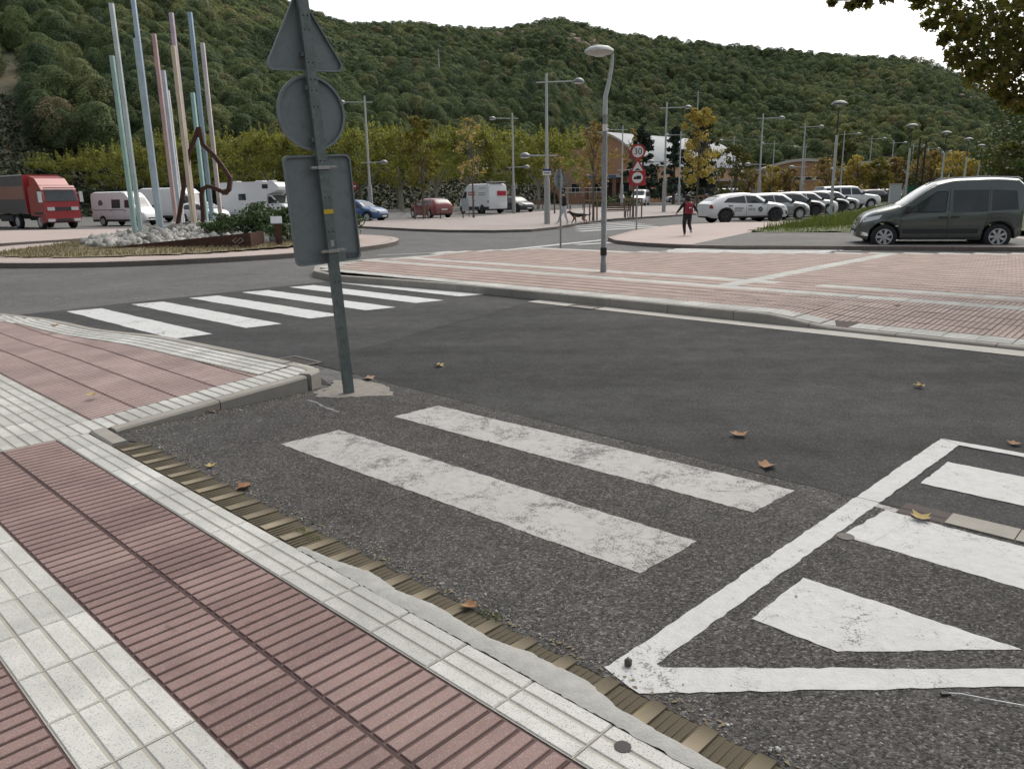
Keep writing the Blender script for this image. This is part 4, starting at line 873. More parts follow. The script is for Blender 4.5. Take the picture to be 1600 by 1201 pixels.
# ---- lorry
m_curt = plain('curtain_grey', (0.10, 0.09, 0.088), 0.7, 0, 0.15, 2); m_curtb = plain('curtain_brown', (0.26, 0.135, 0.105), 0.7, 0, 0.12, 2)
tk = thing('lorry', 'red lorry with grey and brown curtain trailer at the left edge', 'lorry', (-28.4, 50.2, -0.022), R(-36)); tk.scale = (0.88, 0.88, 0.88)
mb = MB(); prof = [(-2.2, 0.95), (-2.2, 2.9), (-1.7, 3.08), (-0.35, 3.05), (-0.08, 2.75), (0.10, 2.0), (0.14, 1.2), (0.16, 0.55), (-0.25, 0.42), (-0.9, 0.42), (-0.95, 0.9)]
mb.extr(prof, (0, 1.2, 0), (1, 0, 0), (0, 0, 1), (0, -1, 0), 2.4); mb.build('cab', P_TRUCK, tk)
mb = MB(); mb.extr([(-2.1, 3.0), (-2.15, 3.75), (-1.2, 3.55), (-0.7, 3.08)], (0, 1.05, 0), (1, 0, 0), (0, 0, 1), (0, -1, 0), 2.1); mb.build('roof_spoiler', P_TRUCK, tk)
mb = MB(); mb.add([(0.125, 1.08, 1.95), (0.125, -1.08, 1.95), (-0.055, -1.0, 2.72), (-0.055, 1.0, 2.72)], [(0, 1, 2, 3)]); mb.build('windscreen', m_glass, tk, (0.02, 0, 0))
mb = MB(); mb.box((0.17, 0, 1.42), (0.03, 1.1, 0.24)); mb.build('grille', m_trim, tk)
mb = MB(); mb.box((0.18, 0, 0.62), (0.03, 1.0, 0.2)); mb.build('lower_grille', m_trim, tk)
mb = MB(); mb.box((0.02, 0, 2.86), (0.2, 2.1, 0.06)); mb.build('sun_visor', m_trim, tk)
for s_ in (1, -1):
    mb = MB(); mb.box((0.17, s_*0.82, 1.42), (0.03, 0.5, 0.24)); mb.build('upper_lamp_panel', m_rim, tk)
    mb = MB(); mb.box((0.15, s_*0.9, 0.62), (0.08, 0.48, 0.2)); mb.build('headlight', m_lamp, tk)
    mb = MB(); mb.extr([(-0.9, 1.9), (-0.9, 2.7), (-0.25, 2.7), (-0.12, 1.95)], (0, s_*1.202, 0), (1, 0, 0), (0, 0, 1), (0, s_, 0), 0.008); mb.build('window', m_glass, tk)
    mb = MB(); mb.box((0.05, s_*1.42, 2.25), (0.14, 0.24, 0.75)); mb.box((0.0, s_*1.27, 2.5), (0.05, 0.2, 0.05)); mb.build('mirror', m_lamp, tk)
    for x in (-0.95, -4.6, -11.0):
        ty, rim = wheel_mesh(0.5, 0.3, 8, False); o = link('wheel', ty, tk, (x, s_*1.05, 0.5)); link('rim', rim, o)
        if s_ < 0: o.rotation_euler = (0, 0, math.pi)
    mb = MB(); mb.box((-1.0, s_*1.215, 1.12), (1.15, 0.03, 0.16)); mb.build('wheel_arch', m_trim, tk)
tr = MB(); tr.box((-8.9, 0, 2.5), (12.6, 2.5, 0.9+1.8)); tr.build('trailer_box', m_curt, tk)
for s_ in (1, -1):
    mb = MB(); mb.box((-8.9, s_*1.255, 2.6), (12.3, 0.015, 0.95)); mb.build('brown_stripe', m_curtb, tk)
    mb = MB(); mb.box((-8.9, s_*1.26, 3.83), (12.6, 0.03, 0.07)); mb.build('top_rail', m_rim, tk)
mb = MB(); mb.box((-2.58, 0, 2.5), (0.06, 2.52, 2.72)); mb.build('front_wall', P_TRUCK, tk)
mb = MB(); mb.box((-8.0, 0, 0.85), (11.0, 1.1, 0.3)); mb.box((-6.6, 1.05, 0.75), (2.2, 0.1, 0.45)); mb.box((-6.6, -1.05, 0.75), (2.2, 0.1, 0.45)); mb.build('chassis', m_trim, tk)
# ---- far car park behind
farcars = [((1062, 311), 'estate', P_WHITE, 178, 'white car parked far behind the running child'), ((1088, 309), 'hatch', P_WHITE, 170, 'white hatchback beside the far white minibus'), ((1128, 308.5), 'smallvan', P_WHITE, 182, 'white minibus in the far car park above the lettered suv'),
           ((1152, 307), 'hatch', P_GREY, 190, 'grey car at the end of the far car park by the minibus'), ((1214, 302.5), 'hatch', P_RED, 170, 'dark red car in the far car park below the arched roof'), ((1236, 303), 'estate', P_BLACK, 20, 'black car rising behind the white off-roader'),
           ((1262, 301), 'estate', P_WHITE, 10, 'white car far behind the parked row, left of the post lamp'), ((1338, 301), 'hatch', P_RED, 180, 'dark red car far away right of the post lamp'), ((1362, 300.5), 'hatch', P_WHITE, 170, 'white car far away below the flat roofed building'),
           ((1378, 300), 'hatch', P_GREY, 180, 'small grey car at the far end of the road'), ((1446, 304.5), 'suv', P_WHITE, 196, 'white suv just behind the roof of the green van'), ((1452, 301), 'estate', P_WHITE, 188, 'white car behind the white suv near the green fence')]
for (px, kd, pt, a, lb), (X, Y) in zip(farcars, [(37.44, 172.81), (39.51, 166.18), (40.82, 151.07), (47.54, 164.13), (76.79, 226.00), (39.0, 84.0), (50.0, 105.0), (108.79, 247.12), (114.54, 249.18), (129.02, 273.03), (32.4, 59.5), (36.2, 66.0)]):
    k = min(1.0, 125/math.hypot(X, Y)); car(kd, lb, 'car', (X*k, Y*k), R(a), pt, name='parked_car' if kd != 'smallvan' else 'minibus', detail=False, group='cars in the far car park')

# ================================================================== FAR PAVEMENTS, ISLAND, VERGES
def slab(name, poly, z, mat, kerbw=0.14, kind='structure'):
    """raised paving with a kerb band round its outline"""
    mb = MB(); mb.prism(poly, -0.1, z-0.004, bottom=False); o = mb.build(name, mat); o['kind'] = kind
    n = len(poly); a = sum(poly[i][0]*poly[(i+1) % n][1]-poly[(i+1) % n][0]*poly[i][1] for i in range(n)); sg = 1 if a > 0 else -1
    k = MB()
    inn = []
    for i in range(n):
        p, q, r_ = Vector(poly[i-1]), Vector(poly[i]), Vector(poly[(i+1) % n]); d0, d1 = (q-p).normalized(), (r_-q).normalized()
        nn = (Vector((-d0.y, d0.x))+Vector((-d1.y, d1.x))); nn.normalize(); inn.append(q+nn*kerbw*sg)
    for i in range(n):
        j = (i+1) % n
        k.add([(*poly[i], z-0.012), (*poly[j], z-0.012), (inn[j].x, inn[j].y, z), (inn[i].x, inn[i].y, z), (*poly[i], -0.1), (*poly[j], -0.1)], [(0, 1, 2, 3), (4, 5, 1, 0)])
    k.build('kerb', m_conc, o); return o
slab('plaza', [(-8.14, 42.34), (-6.37, 39.89), (-4.43, 37.20), (-2.78, 35.50), (-0.72, 34.36), (0.97, 34.62), (2.24, 36.86), (3.68, 41.21), (6.29, 46.88), (10.77, 51.89), (14.49, 57.45), (24, 92), (8, 84), (-2, 58), (-9.5, 50.5), (-14, 49)], 0.1, m_plaza)
CP = [(3.44, 27.21), (3.47, 25.46), (4.03, 24.07), (4.96, 22.86), (6.37, 21.88), (7.19, 21.65), (9.44, 20.89), (14.5, 18.9), (16, 26), (12.5, 27.3), (8.8, 28.6), (9.6, 30.5), (14.6, 38.2), (10.4, 38.4), (7.6, 36.5), (5.2, 32.3)]
slab('plaza_walk', CP, 0.1, m_pink)
sheet('path', [(5.43, 22.87), (6.39, 21.96), (7.22, 21.73), (9.48, 21.01), (14.2, 19.6), (15.5, 25.8), (12.4, 27.1), (8.6, 28.3)], 0.103, m_lot)
sheet('parking_lot', [(9.8, 38.6), (14.9, 38.4), (60, 110), (90, 125), (20, 128), (13.5, 62)], -0.017, m_lot)
sheet('truck_park', [(-60, 40), (-26, 43), (-15, 52), (-9, 62), (-12, 92), (-70, 92)], -0.017, m_lot)
sheet('plaza_parking', [(-9.6, 51.5), (-2.2, 59), (7, 84.5), (8, 92), (-11.5, 92), (-8.6, 62)], -0.014, m_lot)
slab('lorry_walk', [(-24.81, 28.95), (-19.95, 30.61), (-18.72, 32.88), (-17.62, 36.19), (-15.99, 38.72), (-15.18, 41.28), (-17.09, 45.02), (-21.78, 44.84), (-29.52, 45.49), (-38.34, 44.95)], 0.1, m_pink)
# markings on the far roads
def bar_mark(a, b, w, label, mat=m_paintf, grp='far road markings'):
    a, b = Vector(a), Vector(b); d = (b-a).normalized(); q = Vector((-d.y, d.x))*w/2
    return patch([tuple(a+q), tuple(b+q), tuple(b-q), tuple(a-q)], ZR+0.0035, mat, label, 'road marking', grp)
for k, nm in enumerate(('nearest to the running child', 'second from the running child', 'third from the running child', 'fourth from the running child', 'farthest from the running child')):
    a = Vector((3.06, 34.18)).lerp(Vector((3.33, 42.32)), k/4); b = Vector((7.20, 37.56)).lerp(Vector((6.81, 44.02)), k/4)
    bar_mark(a, b, 0.5, 'zebra stripe in front of the tree guards, '+nm, grp='zebra stripes by the speed sign')
d_ = Vector((0.928, -0.372))
for k, nm in enumerate(('nearest to the path', 'second from the path', 'third from the path', 'fourth from the path', 'nearest to the tiled island')):
    c = Vector((7.41, 22.59)).lerp(Vector((6.24, 20.82)), k/4)
    bar_mark(c-d_*2.2, c+d_*2.2, 0.42, 'zebra stripe left of the green van, '+nm, grp='zebra stripes left of the green van')
bar_mark((0.07, 23.56), (3.38, 27.65), 0.3, 'white give-way line sweeping past the round sign', grp=None)
bar_mark((2.16, 25.28), (3.39, 25.95), 0.35, 'short white dash beside the near lamp post', grp=None)
bar_mark((8.31, 20.19), (9.84, 22.06), 0.12, 'thin white bay line left of the green van', grp=None)
bar_mark((8.29, 20.79), (9.34, 20.64), 0.12, 'thin white bay line under the nose of the green van', grp=None)
bar_mark((-3.77, 22.18), (-0.12, 23.61), 0.10, 'thin white edge line along the tiled island', grp=None)

# ---- roundabout island
IC = (-11.1, 27.0)
slab('roundabout_island', [(IC[0]+7.2*math.cos(a), IC[1]+7.2*math.sin(a)) for a in np.linspace(0, 2*math.pi, 72, endpoint=False)], 0.12, m_pink, 0.3)
BED = [(-15.2, 22.9), (-14.4, 22.15), (-13.3, 21.6), (-11.8, 21.35), (-9.9, 21.6), (-8.2, 22.4), (-6.9, 23.7), (-6.0, 25.6), (-5.7, 28.2), (-6.3, 31), (-8.2, 33), (-11, 33.4), (-13.4, 32), (-14.9, 29.6), (-15.6, 27), (-15.8, 24.4)]
def zmound(x, y): return 0.125+0.56*math.exp(-((x+10.4)/4.0)**2-((y-28.6)/3.6)**2)
m_soil = N('dry_grass_soil'); m_soil.set(Roughness=0.95)
m_soil.color(m_soil.mix(m_soil.noise(3, 5, 0.7), (0.12, 0.095, 0.06), (0.22, 0.185, 0.115))); m_soil = m_soil.mat
gv = {}; vs = []; fs = []; G = 0.35
for i in range(32):
    for j in range(38):
        x, y = -16.2+i*G, 21+j*G
        if not inpoly(x+G/2, y+G/2, BED): continue
        ids = []
        for (a, b) in ((0, 0), (1, 0), (1, 1), (0, 1)):
            k = (i+a, j+b)
            if k not in gv: gv[k] = len(vs); vs.append((x+a*G, y+b*G, zmound(x+a*G, y+b*G)+random.uniform(0, 0.02)))
            ids.append(gv[k])
        fs.append(ids)
mb = MB(); mb.add(vs, fs); bed = mb.build('flower_bed', m_soil, sm=80, fix=False); bed['kind'] = 'structure'
# rocks
m_rock = N('rubble'); m_rock.set(Roughness=0.9)
gi = m_rock.n('ShaderNodeNewGeometry').outputs['Random Per Island']
m_rock.color(m_rock.mix(1.0, m_rock.ramp(gi, [(0.0, (0.22, 0.215, 0.2)), (0.5, (0.36, 0.35, 0.325)), (1.0, (0.5, 0.485, 0.45))]), m_rock.ramp(m_rock.noise(9, 4), [(0.3, 0.75), (0.7, 1.15)]), 'MULTIPLY')); m_rock.bump(m_rock.noise(30, 3), 0.4, 0.02); m_rock = m_rock.mat
t_ = (1+5**0.5)/2
ICO_V = np.array([(-1, t_, 0), (1, t_, 0), (-1, -t_, 0), (1, -t_, 0), (0, -1, t_), (0, 1, t_), (0, -1, -t_), (0, 1, -t_), (t_, 0, -1), (t_, 0, 1), (-t_, 0, -1), (-t_, 0, 1)])/1.902
ICO_F = np.array([(0, 11, 5), (0, 5, 1), (0, 1, 7), (0, 7, 10), (0, 10, 11), (1, 5, 9), (5, 11, 4), (11, 10, 2), (10, 7, 6), (7, 1, 8), (3, 9, 4), (3, 4, 2), (3, 2, 6), (3, 6, 8), (3, 8, 9), (4, 9, 5), (2, 4, 11), (6, 2, 10), (8, 6, 7), (9, 8, 1)])
def rotm(r):
    a, b, c = r.uniform(0, 6.28, 3); A = Matrix.Rotation(a, 3, 'X') @ Matrix.Rotation(b, 3, 'Y') @ Matrix.Rotation(c, 3, 'Z'); return np.array(A)
VV, FF = [], []
for k in range(1500):
    x, y = rng.uniform(-14.3, -6.6), rng.uniform(23.6, 31.5)
    front = 24.0+0.0*x
    if not inpoly(x, y, BED) or y < front+0.1 or ((x+10.6)/3.9)**2+((y-27.6)/4.0)**2 > 1.0: continue
    sz = rng.uniform(0.08, 0.19); v = ICO_V*(1+rng.uniform(-0.28, 0.28, (12, 1)))*np.array([sz*rng.uniform(0.8, 1.5), sz, sz*rng.uniform(0.5, 0.8)])
    v = v @ rotm(rng) + np.array([x, y, zmound(x, y)+sz*0.25]); FF.append(ICO_F+12*len(VV)); VV.append(v)
o = link('rubble_bed', np_mesh('rubble_bed', np.concatenate(VV), np.concatenate(FF), m_rock, True)); props(o, 'grey stone rubble heaped round the coloured poles', 'rubble', kind='stuff')
# coloured poles
cp = [((-13.07, 27.20, 6.31), (-12.89, 27.20, 0.62), 27.2, (0.22, 0.46, 0.40), None), ((-12.77, 27.00, 7.84), (-12.59, 27.00, 0.67), 27.0, (0.52, 0.62, 0.62), (0.36, 0.52, 0.52)), ((-13.23, 29.60, 7.28), (-13.17, 29.60, 0.64), 29.6, (0.34, 0.50, 0.46), None), ((-12.26, 27.60, 8.26), (-12.19, 27.60, 0.66), 27.6, (0.30, 0.44, 0.60), (0.42, 0.53, 0.63)),
      ((-12.45, 29.40, 7.38), (-12.44, 29.40, 0.75), 29.4, (0.46, 0.20, 0.19), (0.52, 0.33, 0.29)), ((-12.68, 30.40, 6.32), (-12.69, 30.40, 0.77), 30.4, (0.40, 0.48, 0.60), None), ((-12.81, 30.80, 5.69), (-12.75, 30.80, 0.78), 30.8, (0.55, 0.50, 0.47), None), ((-11.52, 28.60, 7.88), (-11.34, 28.60, 0.74), 28.6, (0.44, 0.30, 0.40), (0.58, 0.44, 0.30)),
      ((-11.17, 28.00, 6.73), (-11.33, 28.00, 0.71), 28.0, (0.58, 0.44, 0.26), (0.60, 0.48, 0.30)), ((-11.51, 30.00, 5.48), (-11.57, 30.00, 0.76), 30.0, (0.16, 0.42, 0.40), None), ((-10.78, 28.80, 7.93), (-10.95, 28.80, 0.72), 28.8, (0.15, 0.33, 0.48), (0.20, 0.40, 0.52)), ((-10.62, 29.00, 6.98), (-10.62, 29.00, 0.75), 29.0, (0.56, 0.50, 0.50), (0.62, 0.52, 0.45))]
cnames = ['teal pole, leftmost and shortest of the left cluster', 'tall pale grey-blue pole beside the teal one', 'thin grey-green pole just behind the tall sky-blue pole', 'tallest sky-blue pole left of the red one', 'brick-red pole in the middle of the cluster', 'short lavender-blue pole behind the red one', 'short grey-white pole right beside the red one', 'tall lilac pole fading to peach behind the yellow one', 'yellow ochre pole in front of the rust sculpture', 'short teal pole behind the rust sculpture', 'tall deep-blue pole right of the yellow one', 'pinkish white pole, rightmost of the cluster']
for (tp, bt, Y, c, c2), lb in zip(cp, cnames):
    c = tuple(0.70*q+0.30*0.72 for q in c); c2 = tuple(0.72*q+0.28*0.66 for q in c2) if c2 else None
    n = N('pole_paint'); n.set(Roughness=0.5)
    sx = n.n('ShaderNodeSeparateXYZ'); n.l(n.pos(), sx.inputs[0]); n.color(n.mix(1.0, n.ramp(n.math('MULTIPLY', sx.outputs[2], 0.11), [(0.05, c2 or c), (0.7, c)]), n.ramp(n.noise(2.5, 4), [(0.3, 0.86), (0.7, 1.08)]), 'MULTIPLY'))
    H_ = tp[2]; fx = (bt[0]+tp[0])/2
    t = thing('coloured_pole', lb, 'pole', (fx, Y, zmound(fx, Y)-0.05), R(random.uniform(-6, 6)), 'coloured poles on the roundabout')
    mb = MB(); mb.box((0, 0, (H_-zmound(fx, Y))/2), (0.125, 0.125, H_-zmound(fx, Y))); mb.build('shaft', n.mat, t)
    mb = MB(); mb.box((0, 0, 0.05), (0.32, 0.32, 0.03)); mb.build('base_plate', m_iron, t)
m_rust = N('rust'); m_rust.set(Roughness=0.85); m_rust.color(m_rust.ramp(m_rust.noise(4, 6, 0.7), [(0.3, (0.035, 0.018, 0.014)), (0.6, (0.085, 0.036, 0.022)), (0.8, (0.13, 0.06, 0.03))])); m_rust.bump(m_rust.noise(80, 3), 0.2, 0.005); m_rust = m_rust.mat
t = thing('rust_sculpture', 'rusty steel outline sculpture of bent bars standing among the coloured poles', 'sculpture', (-11.4, 28.2, zmound(-11.4, 28.2)-0.05))
def rel(*pts): return [(p[0]+11.4, p[1]-28.2, p[2]-zmound(-11.4, 28.2)+0.05) for p in pts]
mb = MB(); mb.tube(rel((-11.93, 28.20, 0.65), (-11.59, 28.25, 1.89), (-11.28, 28.30, 3.11), (-10.84, 28.35, 4.04), (-10.83, 28.35, 3.74)), 0.058, square=True); mb.build('left_limb', m_rust, t)
mb = MB(); mb.tube(rel((-10.81, 28.36, 4.08), (-10.72, 28.30, 3.49), (-10.34, 28.20, 3.12), (-10.02, 28.10, 2.69), (-9.77, 28.00, 2.32), (-9.84, 27.95, 1.95), (-10.01, 27.95, 1.82)), 0.068, square=True); mb.build('upper_arc', m_rust, t)
mb = MB(); mb.tube(rel((-9.96, 27.94, 1.82), (-10.16, 27.95, 1.91), (-10.35, 28.00, 2.00), (-10.59, 28.00, 2.07), (-10.78, 28.00, 1.99), (-10.85, 28.00, 1.77), (-10.88, 28.05, 1.22), (-10.93, 28.10, 0.61)), 0.064, square=True); mb.build('right_limb', m_rust, t)
# corten wedge with lettering
t = thing('corten_plate', 'wedge-shaped rusty steel plate holding the rubble, rising to the right', 'plate', (-13.1, 23.95, 0.12), math.atan2(-0.35, 5.3))
mb = MB(); mb.extr([(0, -0.05), (5.3, -0.05), (5.3, 0.50), (0, 0.06)], (0, 0, 0), (1, 0, 0), (0, 0, 1), (0, 1, 0), 0.02); mb.build('face', m_rust, t)
mb = MB(); mb.box((5.29, 0.55, 0.22), (0.02, 1.06, 0.56)); mb.build('end_return', m_rust, t)
m_cut = plain('cut_letters', (0.32, 0.27, 0.22), 0.8, 0, 0.1)
for k in range(22):
    mb = MB(); mb.box((1.8+0.145*k+0.04*(k % 5 == 0), -0.003, 0.10), (0.06+0.04*(k % 3 == 0), 0.004, 0.07)); mb.build('letter', m_cut, t)
for (a, b) in (((4.72, 0.24), (4.86, 0.36)), ((4.80, 0.20), (4.98, 0.34)), ((4.92, 0.18), (5.08, 0.28)), ((4.74, 0.30), (4.80, 0.22)), ((5.0, 0.36), (5.08, 0.26))):
    mb = MB(); mb.tube([(a[0], -0.004, a[1]), (b[0], -0.004, b[1])], 0.012, 5); mb.build('emblem_stroke', m_cut, t)
t = thing('plaque_stand', 'small brown plaque stand with tilted grey panel by the juniper', 'plaque', (*(-7.20, 24.42), 0.14), R(15))
mb = MB(); mb.box((0, 0, 0.36), (0.2, 0.12, 0.74)); mb.build('post', m_rust, t)
m_gpl = plain('plaque_grey', (0.25, 0.26, 0.28), 0.4, 0.2, 0.1)
mb = MB(); mb.add([(-0.2, -0.12, 0.70), (0.14, -0.12, 0.70), (0.14, 0.16, 0.90), (-0.2, 0.16, 0.90), (-0.2, -0.12, 0.73), (0.14, -0.12, 0.73), (0.14, 0.16, 0.93), (-0.2, 0.16, 0.93)], [(0, 1, 2, 3), (4, 5, 6, 7), (0, 1, 5, 4), (1, 2, 6, 5), (2, 3, 7, 6), (3, 0, 4, 7)]); mb.build('panel', m_gpl, t)

# ================================================================== SIGNS
def galv(name, c0, c1, metal=0.35, rough=0.5):
    n = N(name); n.set(Roughness=rough, Metallic=metal)
    v = n.voro(28, 'Color'); s_ = n.n('ShaderNodeSeparateColor'); n.l(v, s_.inputs[0])
    c = n.mix(n.math('MULTIPLY', s_.outputs[0], 0.7), c0, c1); n.color(n.mix(n.ramp(n.noise(12, 5, 0.7), [(0.5, 0), (0.75, 0.5)]), c, [x*0.55 for x in c0])); n.bump(n.noise(70, 3), 0.08, 0.003); return n.mat
m_galv = galv('galvanised_dark', (0.105, 0.13, 0.125), (0.165, 0.19, 0.185), 0.3, 0.55); m_galvl = galv('galvanised_light', (0.27, 0.29, 0.285), (0.36, 0.375, 0.37))
m_back = galv('sign_back', (0.165, 0.19, 0.195), (0.185, 0.21, 0.215), 0.15, 0.55)
m_steel = plain('clamp_steel', (0.36, 0.36, 0.34), 0.45, 0.6, 0.15, 30); m_yel = plain('sticker_yellow', (0.55, 0.38, 0.02), 0.6, 0, 0.08)
m_sred = plain('sign_red', (0.36, 0.025, 0.03), 0.4, 0, 0.08); m_swht = plain('sign_white', (0.68, 0.68, 0.66), 0.4, 0, 0.05); m_sblk = plain('sign_black', (0.012, 0.012, 0.012), 0.5, 0, 0); m_sblue = plain('sign_blue', (0.02, 0.05, 0.2), 0.4, 0, 0.05)
YS = 6.32; h38 = R(38)
t = thing('sign_post', 'leaning grey sign post with triangle, disc and rectangle seen from behind', 'sign', (*(-1.39, 6.34), ZR), 0)
b0 = Vector((*(-1.39, 6.34), 0)); tp_ = Vector((-1.52, 6.28, 3.04)); ax = (tp_-b0).normalized()
hx = Vector((math.cos(h38), math.sin(h38), 0)); hx = (hx-ax*hx.dot(ax)).normalized(); hy = ax.cross(hx)
t.matrix_world = Matrix(((hx.x, hy.x, ax.x, b0.x), (hx.y, hy.y, ax.y, b0.y), (hx.z, hy.z, ax.z, ZR), (0, 0, 0, 1)))
ZL = [((-1.45, 6.35, 1.10))[2], ((-1.45, 6.32, 1.95))[2], ((-1.49, 6.32, 1.98))[2], ((-1.52, 6.30, 2.54))[2], ((-1.52, 6.30, 2.56))[2], ((-1.51, 6.30, 3.11))[2], ((-1.43, 6.33, 1.51))[2], ((-1.44, 6.34, 1.20))[2], ((-1.46, 6.33, 1.85))[2]]
mb = MB(); mb.box((0, 0, 1.75), (0.08, 0.05, 3.5)); pole = mb.build('post', m_galv, t)
for z in (0.95, 1.35, 1.62, 1.9, 2.3, 2.42, 2.5, 2.62, 2.85, 2.95):
    for x in (-0.018, 0.018):
        mb = MB(); mb.lathe([(0.006, 0), (0.006, 0.003), (0, 0.003)], 8, axis='y'); o = mb.build('rivet_hole', m_sblk, pole, (x, -0.0275, z))
mb = MB(); mb.box((0, -0.0265, ZL[6]), (0.082, 0.003, 0.035)); mb.build('yellow_sticker', m_yel, pole)
mb = MB(); mb.box((0.0, -0.0262, ZL[6]-0.25), (0.03, 0.0025, 0.05)); mb.build('torn_sticker', m_steel, pole)
def rrect(w, h, r, n=5):
    out = []
    for (cx, cy, a0) in ((w/2-r, h/2-r, 0), (-w/2+r, h/2-r, 90), (-w/2+r, -h/2+r, 180), (w/2-r, -h/2+r, 270)):
        for i in range(n+1): a = R(a0+90*i/n); out.append((cx+r*math.cos(a), cy+r*math.sin(a)))
    return out
def rtri(s, r, n=4):
    h = s*0.866; cs = [(0, h*2/3), (-s/2, -h/3), (s/2, -h/3)]; out = []
    for i, (x, y) in enumerate(cs):
        L = math.hypot(x, y); k = 1-2*r/L; cx, cy = x*k, y*k; a = math.atan2(y, x)
        for j in range(n+1): b = a+R(-60+120*j/n); out.append((cx+r*math.cos(b), cy+r*math.sin(b)))
    return out
def plate(par, poly, z, name, y0=0.035, th=0.028, mat=None, rim=0.02, dx=0):
    """pressed sign plate with a folded rim towards the post"""
    mb = MB(); mb.extr(poly, (dx, y0+th-0.004, z), (1, 0, 0), (0, 0, 1), (0, 1, 0), 0.004); o = mb.build(name, mat or m_back, par)
    n = len(poly); inner = [(p[0]*(1-rim/max(0.05, math.hypot(*p))), p[1]*(1-rim/max(0.05, math.hypot(*p)))) for p in poly]; k = MB()
    for i in range(n):
        j = (i+1) % n; A, B_, C_, D_ = poly[i], poly[j], inner[j], inner[i]
        k.add([(dx+A[0], y0+th-0.002, z+A[1]), (dx+B_[0], y0+th-0.002, z+B_[1]), (dx+B_[0], y0, z+B_[1]), (dx+A[0], y0, z+A[1]), (dx+C_[0], y0+0.001, z+C_[1]), (dx+D_[0], y0+0.001, z+D_[1])], [(0, 1, 2, 3), (3, 2, 4, 5)])
    k.build('rim', m_back, o); return o
zr = (ZL[0]+ZL[1])/2; pr = plate(t, rrect(0.57, ZL[1]-ZL[0], 0.045), zr, 'rectangular_plate', dx=-0.012)
zc = (ZL[2]+ZL[3])/2; plate(t, [((ZL[3]-ZL[2])/2*math.cos(a), (ZL[3]-ZL[2])/2*math.sin(a)) for a in np.linspace(0, 2*math.pi, 40, endpoint=False)], zc, 'round_plate', dx=-0.01)
sd_ = (ZL[5]-ZL[4])/0.866*1.0; pt_ = plate(t, rtri(sd_*1.06, 0.04), ZL[4]+sd_*0.866/3+0.02, 'triangular_plate', dx=-0.01)
for z in (ZL[7], ZL[8]):
    mb = MB(); mb.box((0, 0.0, z), (0.20, 0.062, 0.022)); mb.box((0, -0.034, z), (0.10, 0.012, 0.026)); 
    for x in (-0.085, 0.085): mb.box((x, -0.034, z), (0.05, 0.012, 0.008))
    mb.build('clamp', m_steel, t)
for z in (zc-0.2, zc+0.18, ZL[4]+0.12):
    mb = MB(); mb.box((0, 0.012, z), (0.12, 0.05, 0.03)); mb.build('clamp', m_galv, t)
mb = MB(); mb.box((0.2, 0.055, zr-0.39), (0.09, 0.004, 0.06)); mb.build('maker_label', plain('label_dark', (0.09, 0.1, 0.105), 0.6), pr)
mb = MB(); mb.box((0, 0, 3.44), (0.30, 0.06, 0.02)); mb.build('top_bracket', m_galv, t)

def front_sign(par, shape, z, yaw_n, size, kind):
    """sign face looking along local -y"""
    if shape == 'disc': poly = [(size/2*math.cos(a), size/2*math.sin(a)) for a in np.linspace(0, 2*math.pi, 32, endpoint=False)]; k = 0.74
    elif shape == 'tri': poly = rtri(size, 0.03); k = 0.68
    else: poly = rrect(size, size, 0.03); k = 0.9
    mb = MB(); mb.extr(poly, (0, -0.05, z), (1, 0, 0), (0, 0, 1), (0, 1, 0), 0.02); o = mb.build({'disc': 'round_plate', 'tri': 'triangular_plate'}.get(shape, 'square_plate'), m_sred, par)
    mb = MB(); mb.extr([(p[0]*k, p[1]*k) for p in poly], (0, -0.054, z), (1, 0, 0), (0, 0, 1), (0, 1, 0), 0.004); mb.build('white_field', m_swht, o); return o
t = thing('speed_sign', 'post with 30 limit, bump warning and no-lorries signs facing the viewer', 'sign', (*(5.23, 32.18), 0.09), R(-9))
mb = MB(); mb.lathe([(0.03, 0), (0.03, 3.45), (0, 3.45)], 10); mb.build('post', m_galvl, t, sm=40)
o = front_sign(t, 'disc', ((5.19, 32.20, 3.09))[2], 0, 0.60, '30')
q = link('number', text_mesh('30', 0.34, m_sblk), o); q.rotation_euler = (math.pi/2, 0, 0); q.location = (0, -0.058, ((5.19, 32.20, 3.09))[2])
zt = ((5.20, 32.20, 2.47))[2]; o = front_sign(t, 'tri', zt, 0, 0.62, 'bump')
mb = MB(); mb.extr([(-0.15, -0.10), (-0.08, -0.07), (-0.03, -0.03), (0.03, -0.03), (0.08, -0.07), (0.15, -0.10)], (0, -0.058, zt), (1, 0, 0), (0, 0, 1), (0, 1, 0), 0.003); mb.build('bump_symbol', m_sblk, o)
zt = ((5.21, 32.20, 2.08))[2]; mb = MB(); mb.extr(rrect(0.66, 0.62, 0.04), (0, -0.028, zt), (1, 0, 0), (0, 0, 1), (0, 1, 0), 0.012); mb.build('square_backing', m_sred, t)
o = front_sign(t, 'disc', zt, 0, 0.58, 'lorry')
mb = MB(); mb.box((0.05, -0.057, zt+0.02), (0.20, 0.003, 0.11)); mb.box((-0.10, -0.057, zt), (0.09, 0.003, 0.075)); mb.box((-0.01, -0.057, zt-0.05), (0.3, 0.003, 0.03)); mb.build('lorry_symbol', m_sblk, o)
t = thing('round_sign', 'round sign seen from behind at the edge of the tiled island', 'sign', (*(1.54, 23.46), 0.0), R(52))
zt = ((1.45, 23.40, 2.00))[2]
mb = MB(); mb.lathe([(0.03, 0), (0.03, zt+0.3), (0, zt+0.3)], 10); mb.build('post', m_galvl, t, sm=40)
plate(t, [(0.29*math.cos(a), 0.29*math.sin(a)) for a in np.linspace(0, 2*math.pi, 28, endpoint=False)], zt, 'round_plate', 0.03, 0.02)
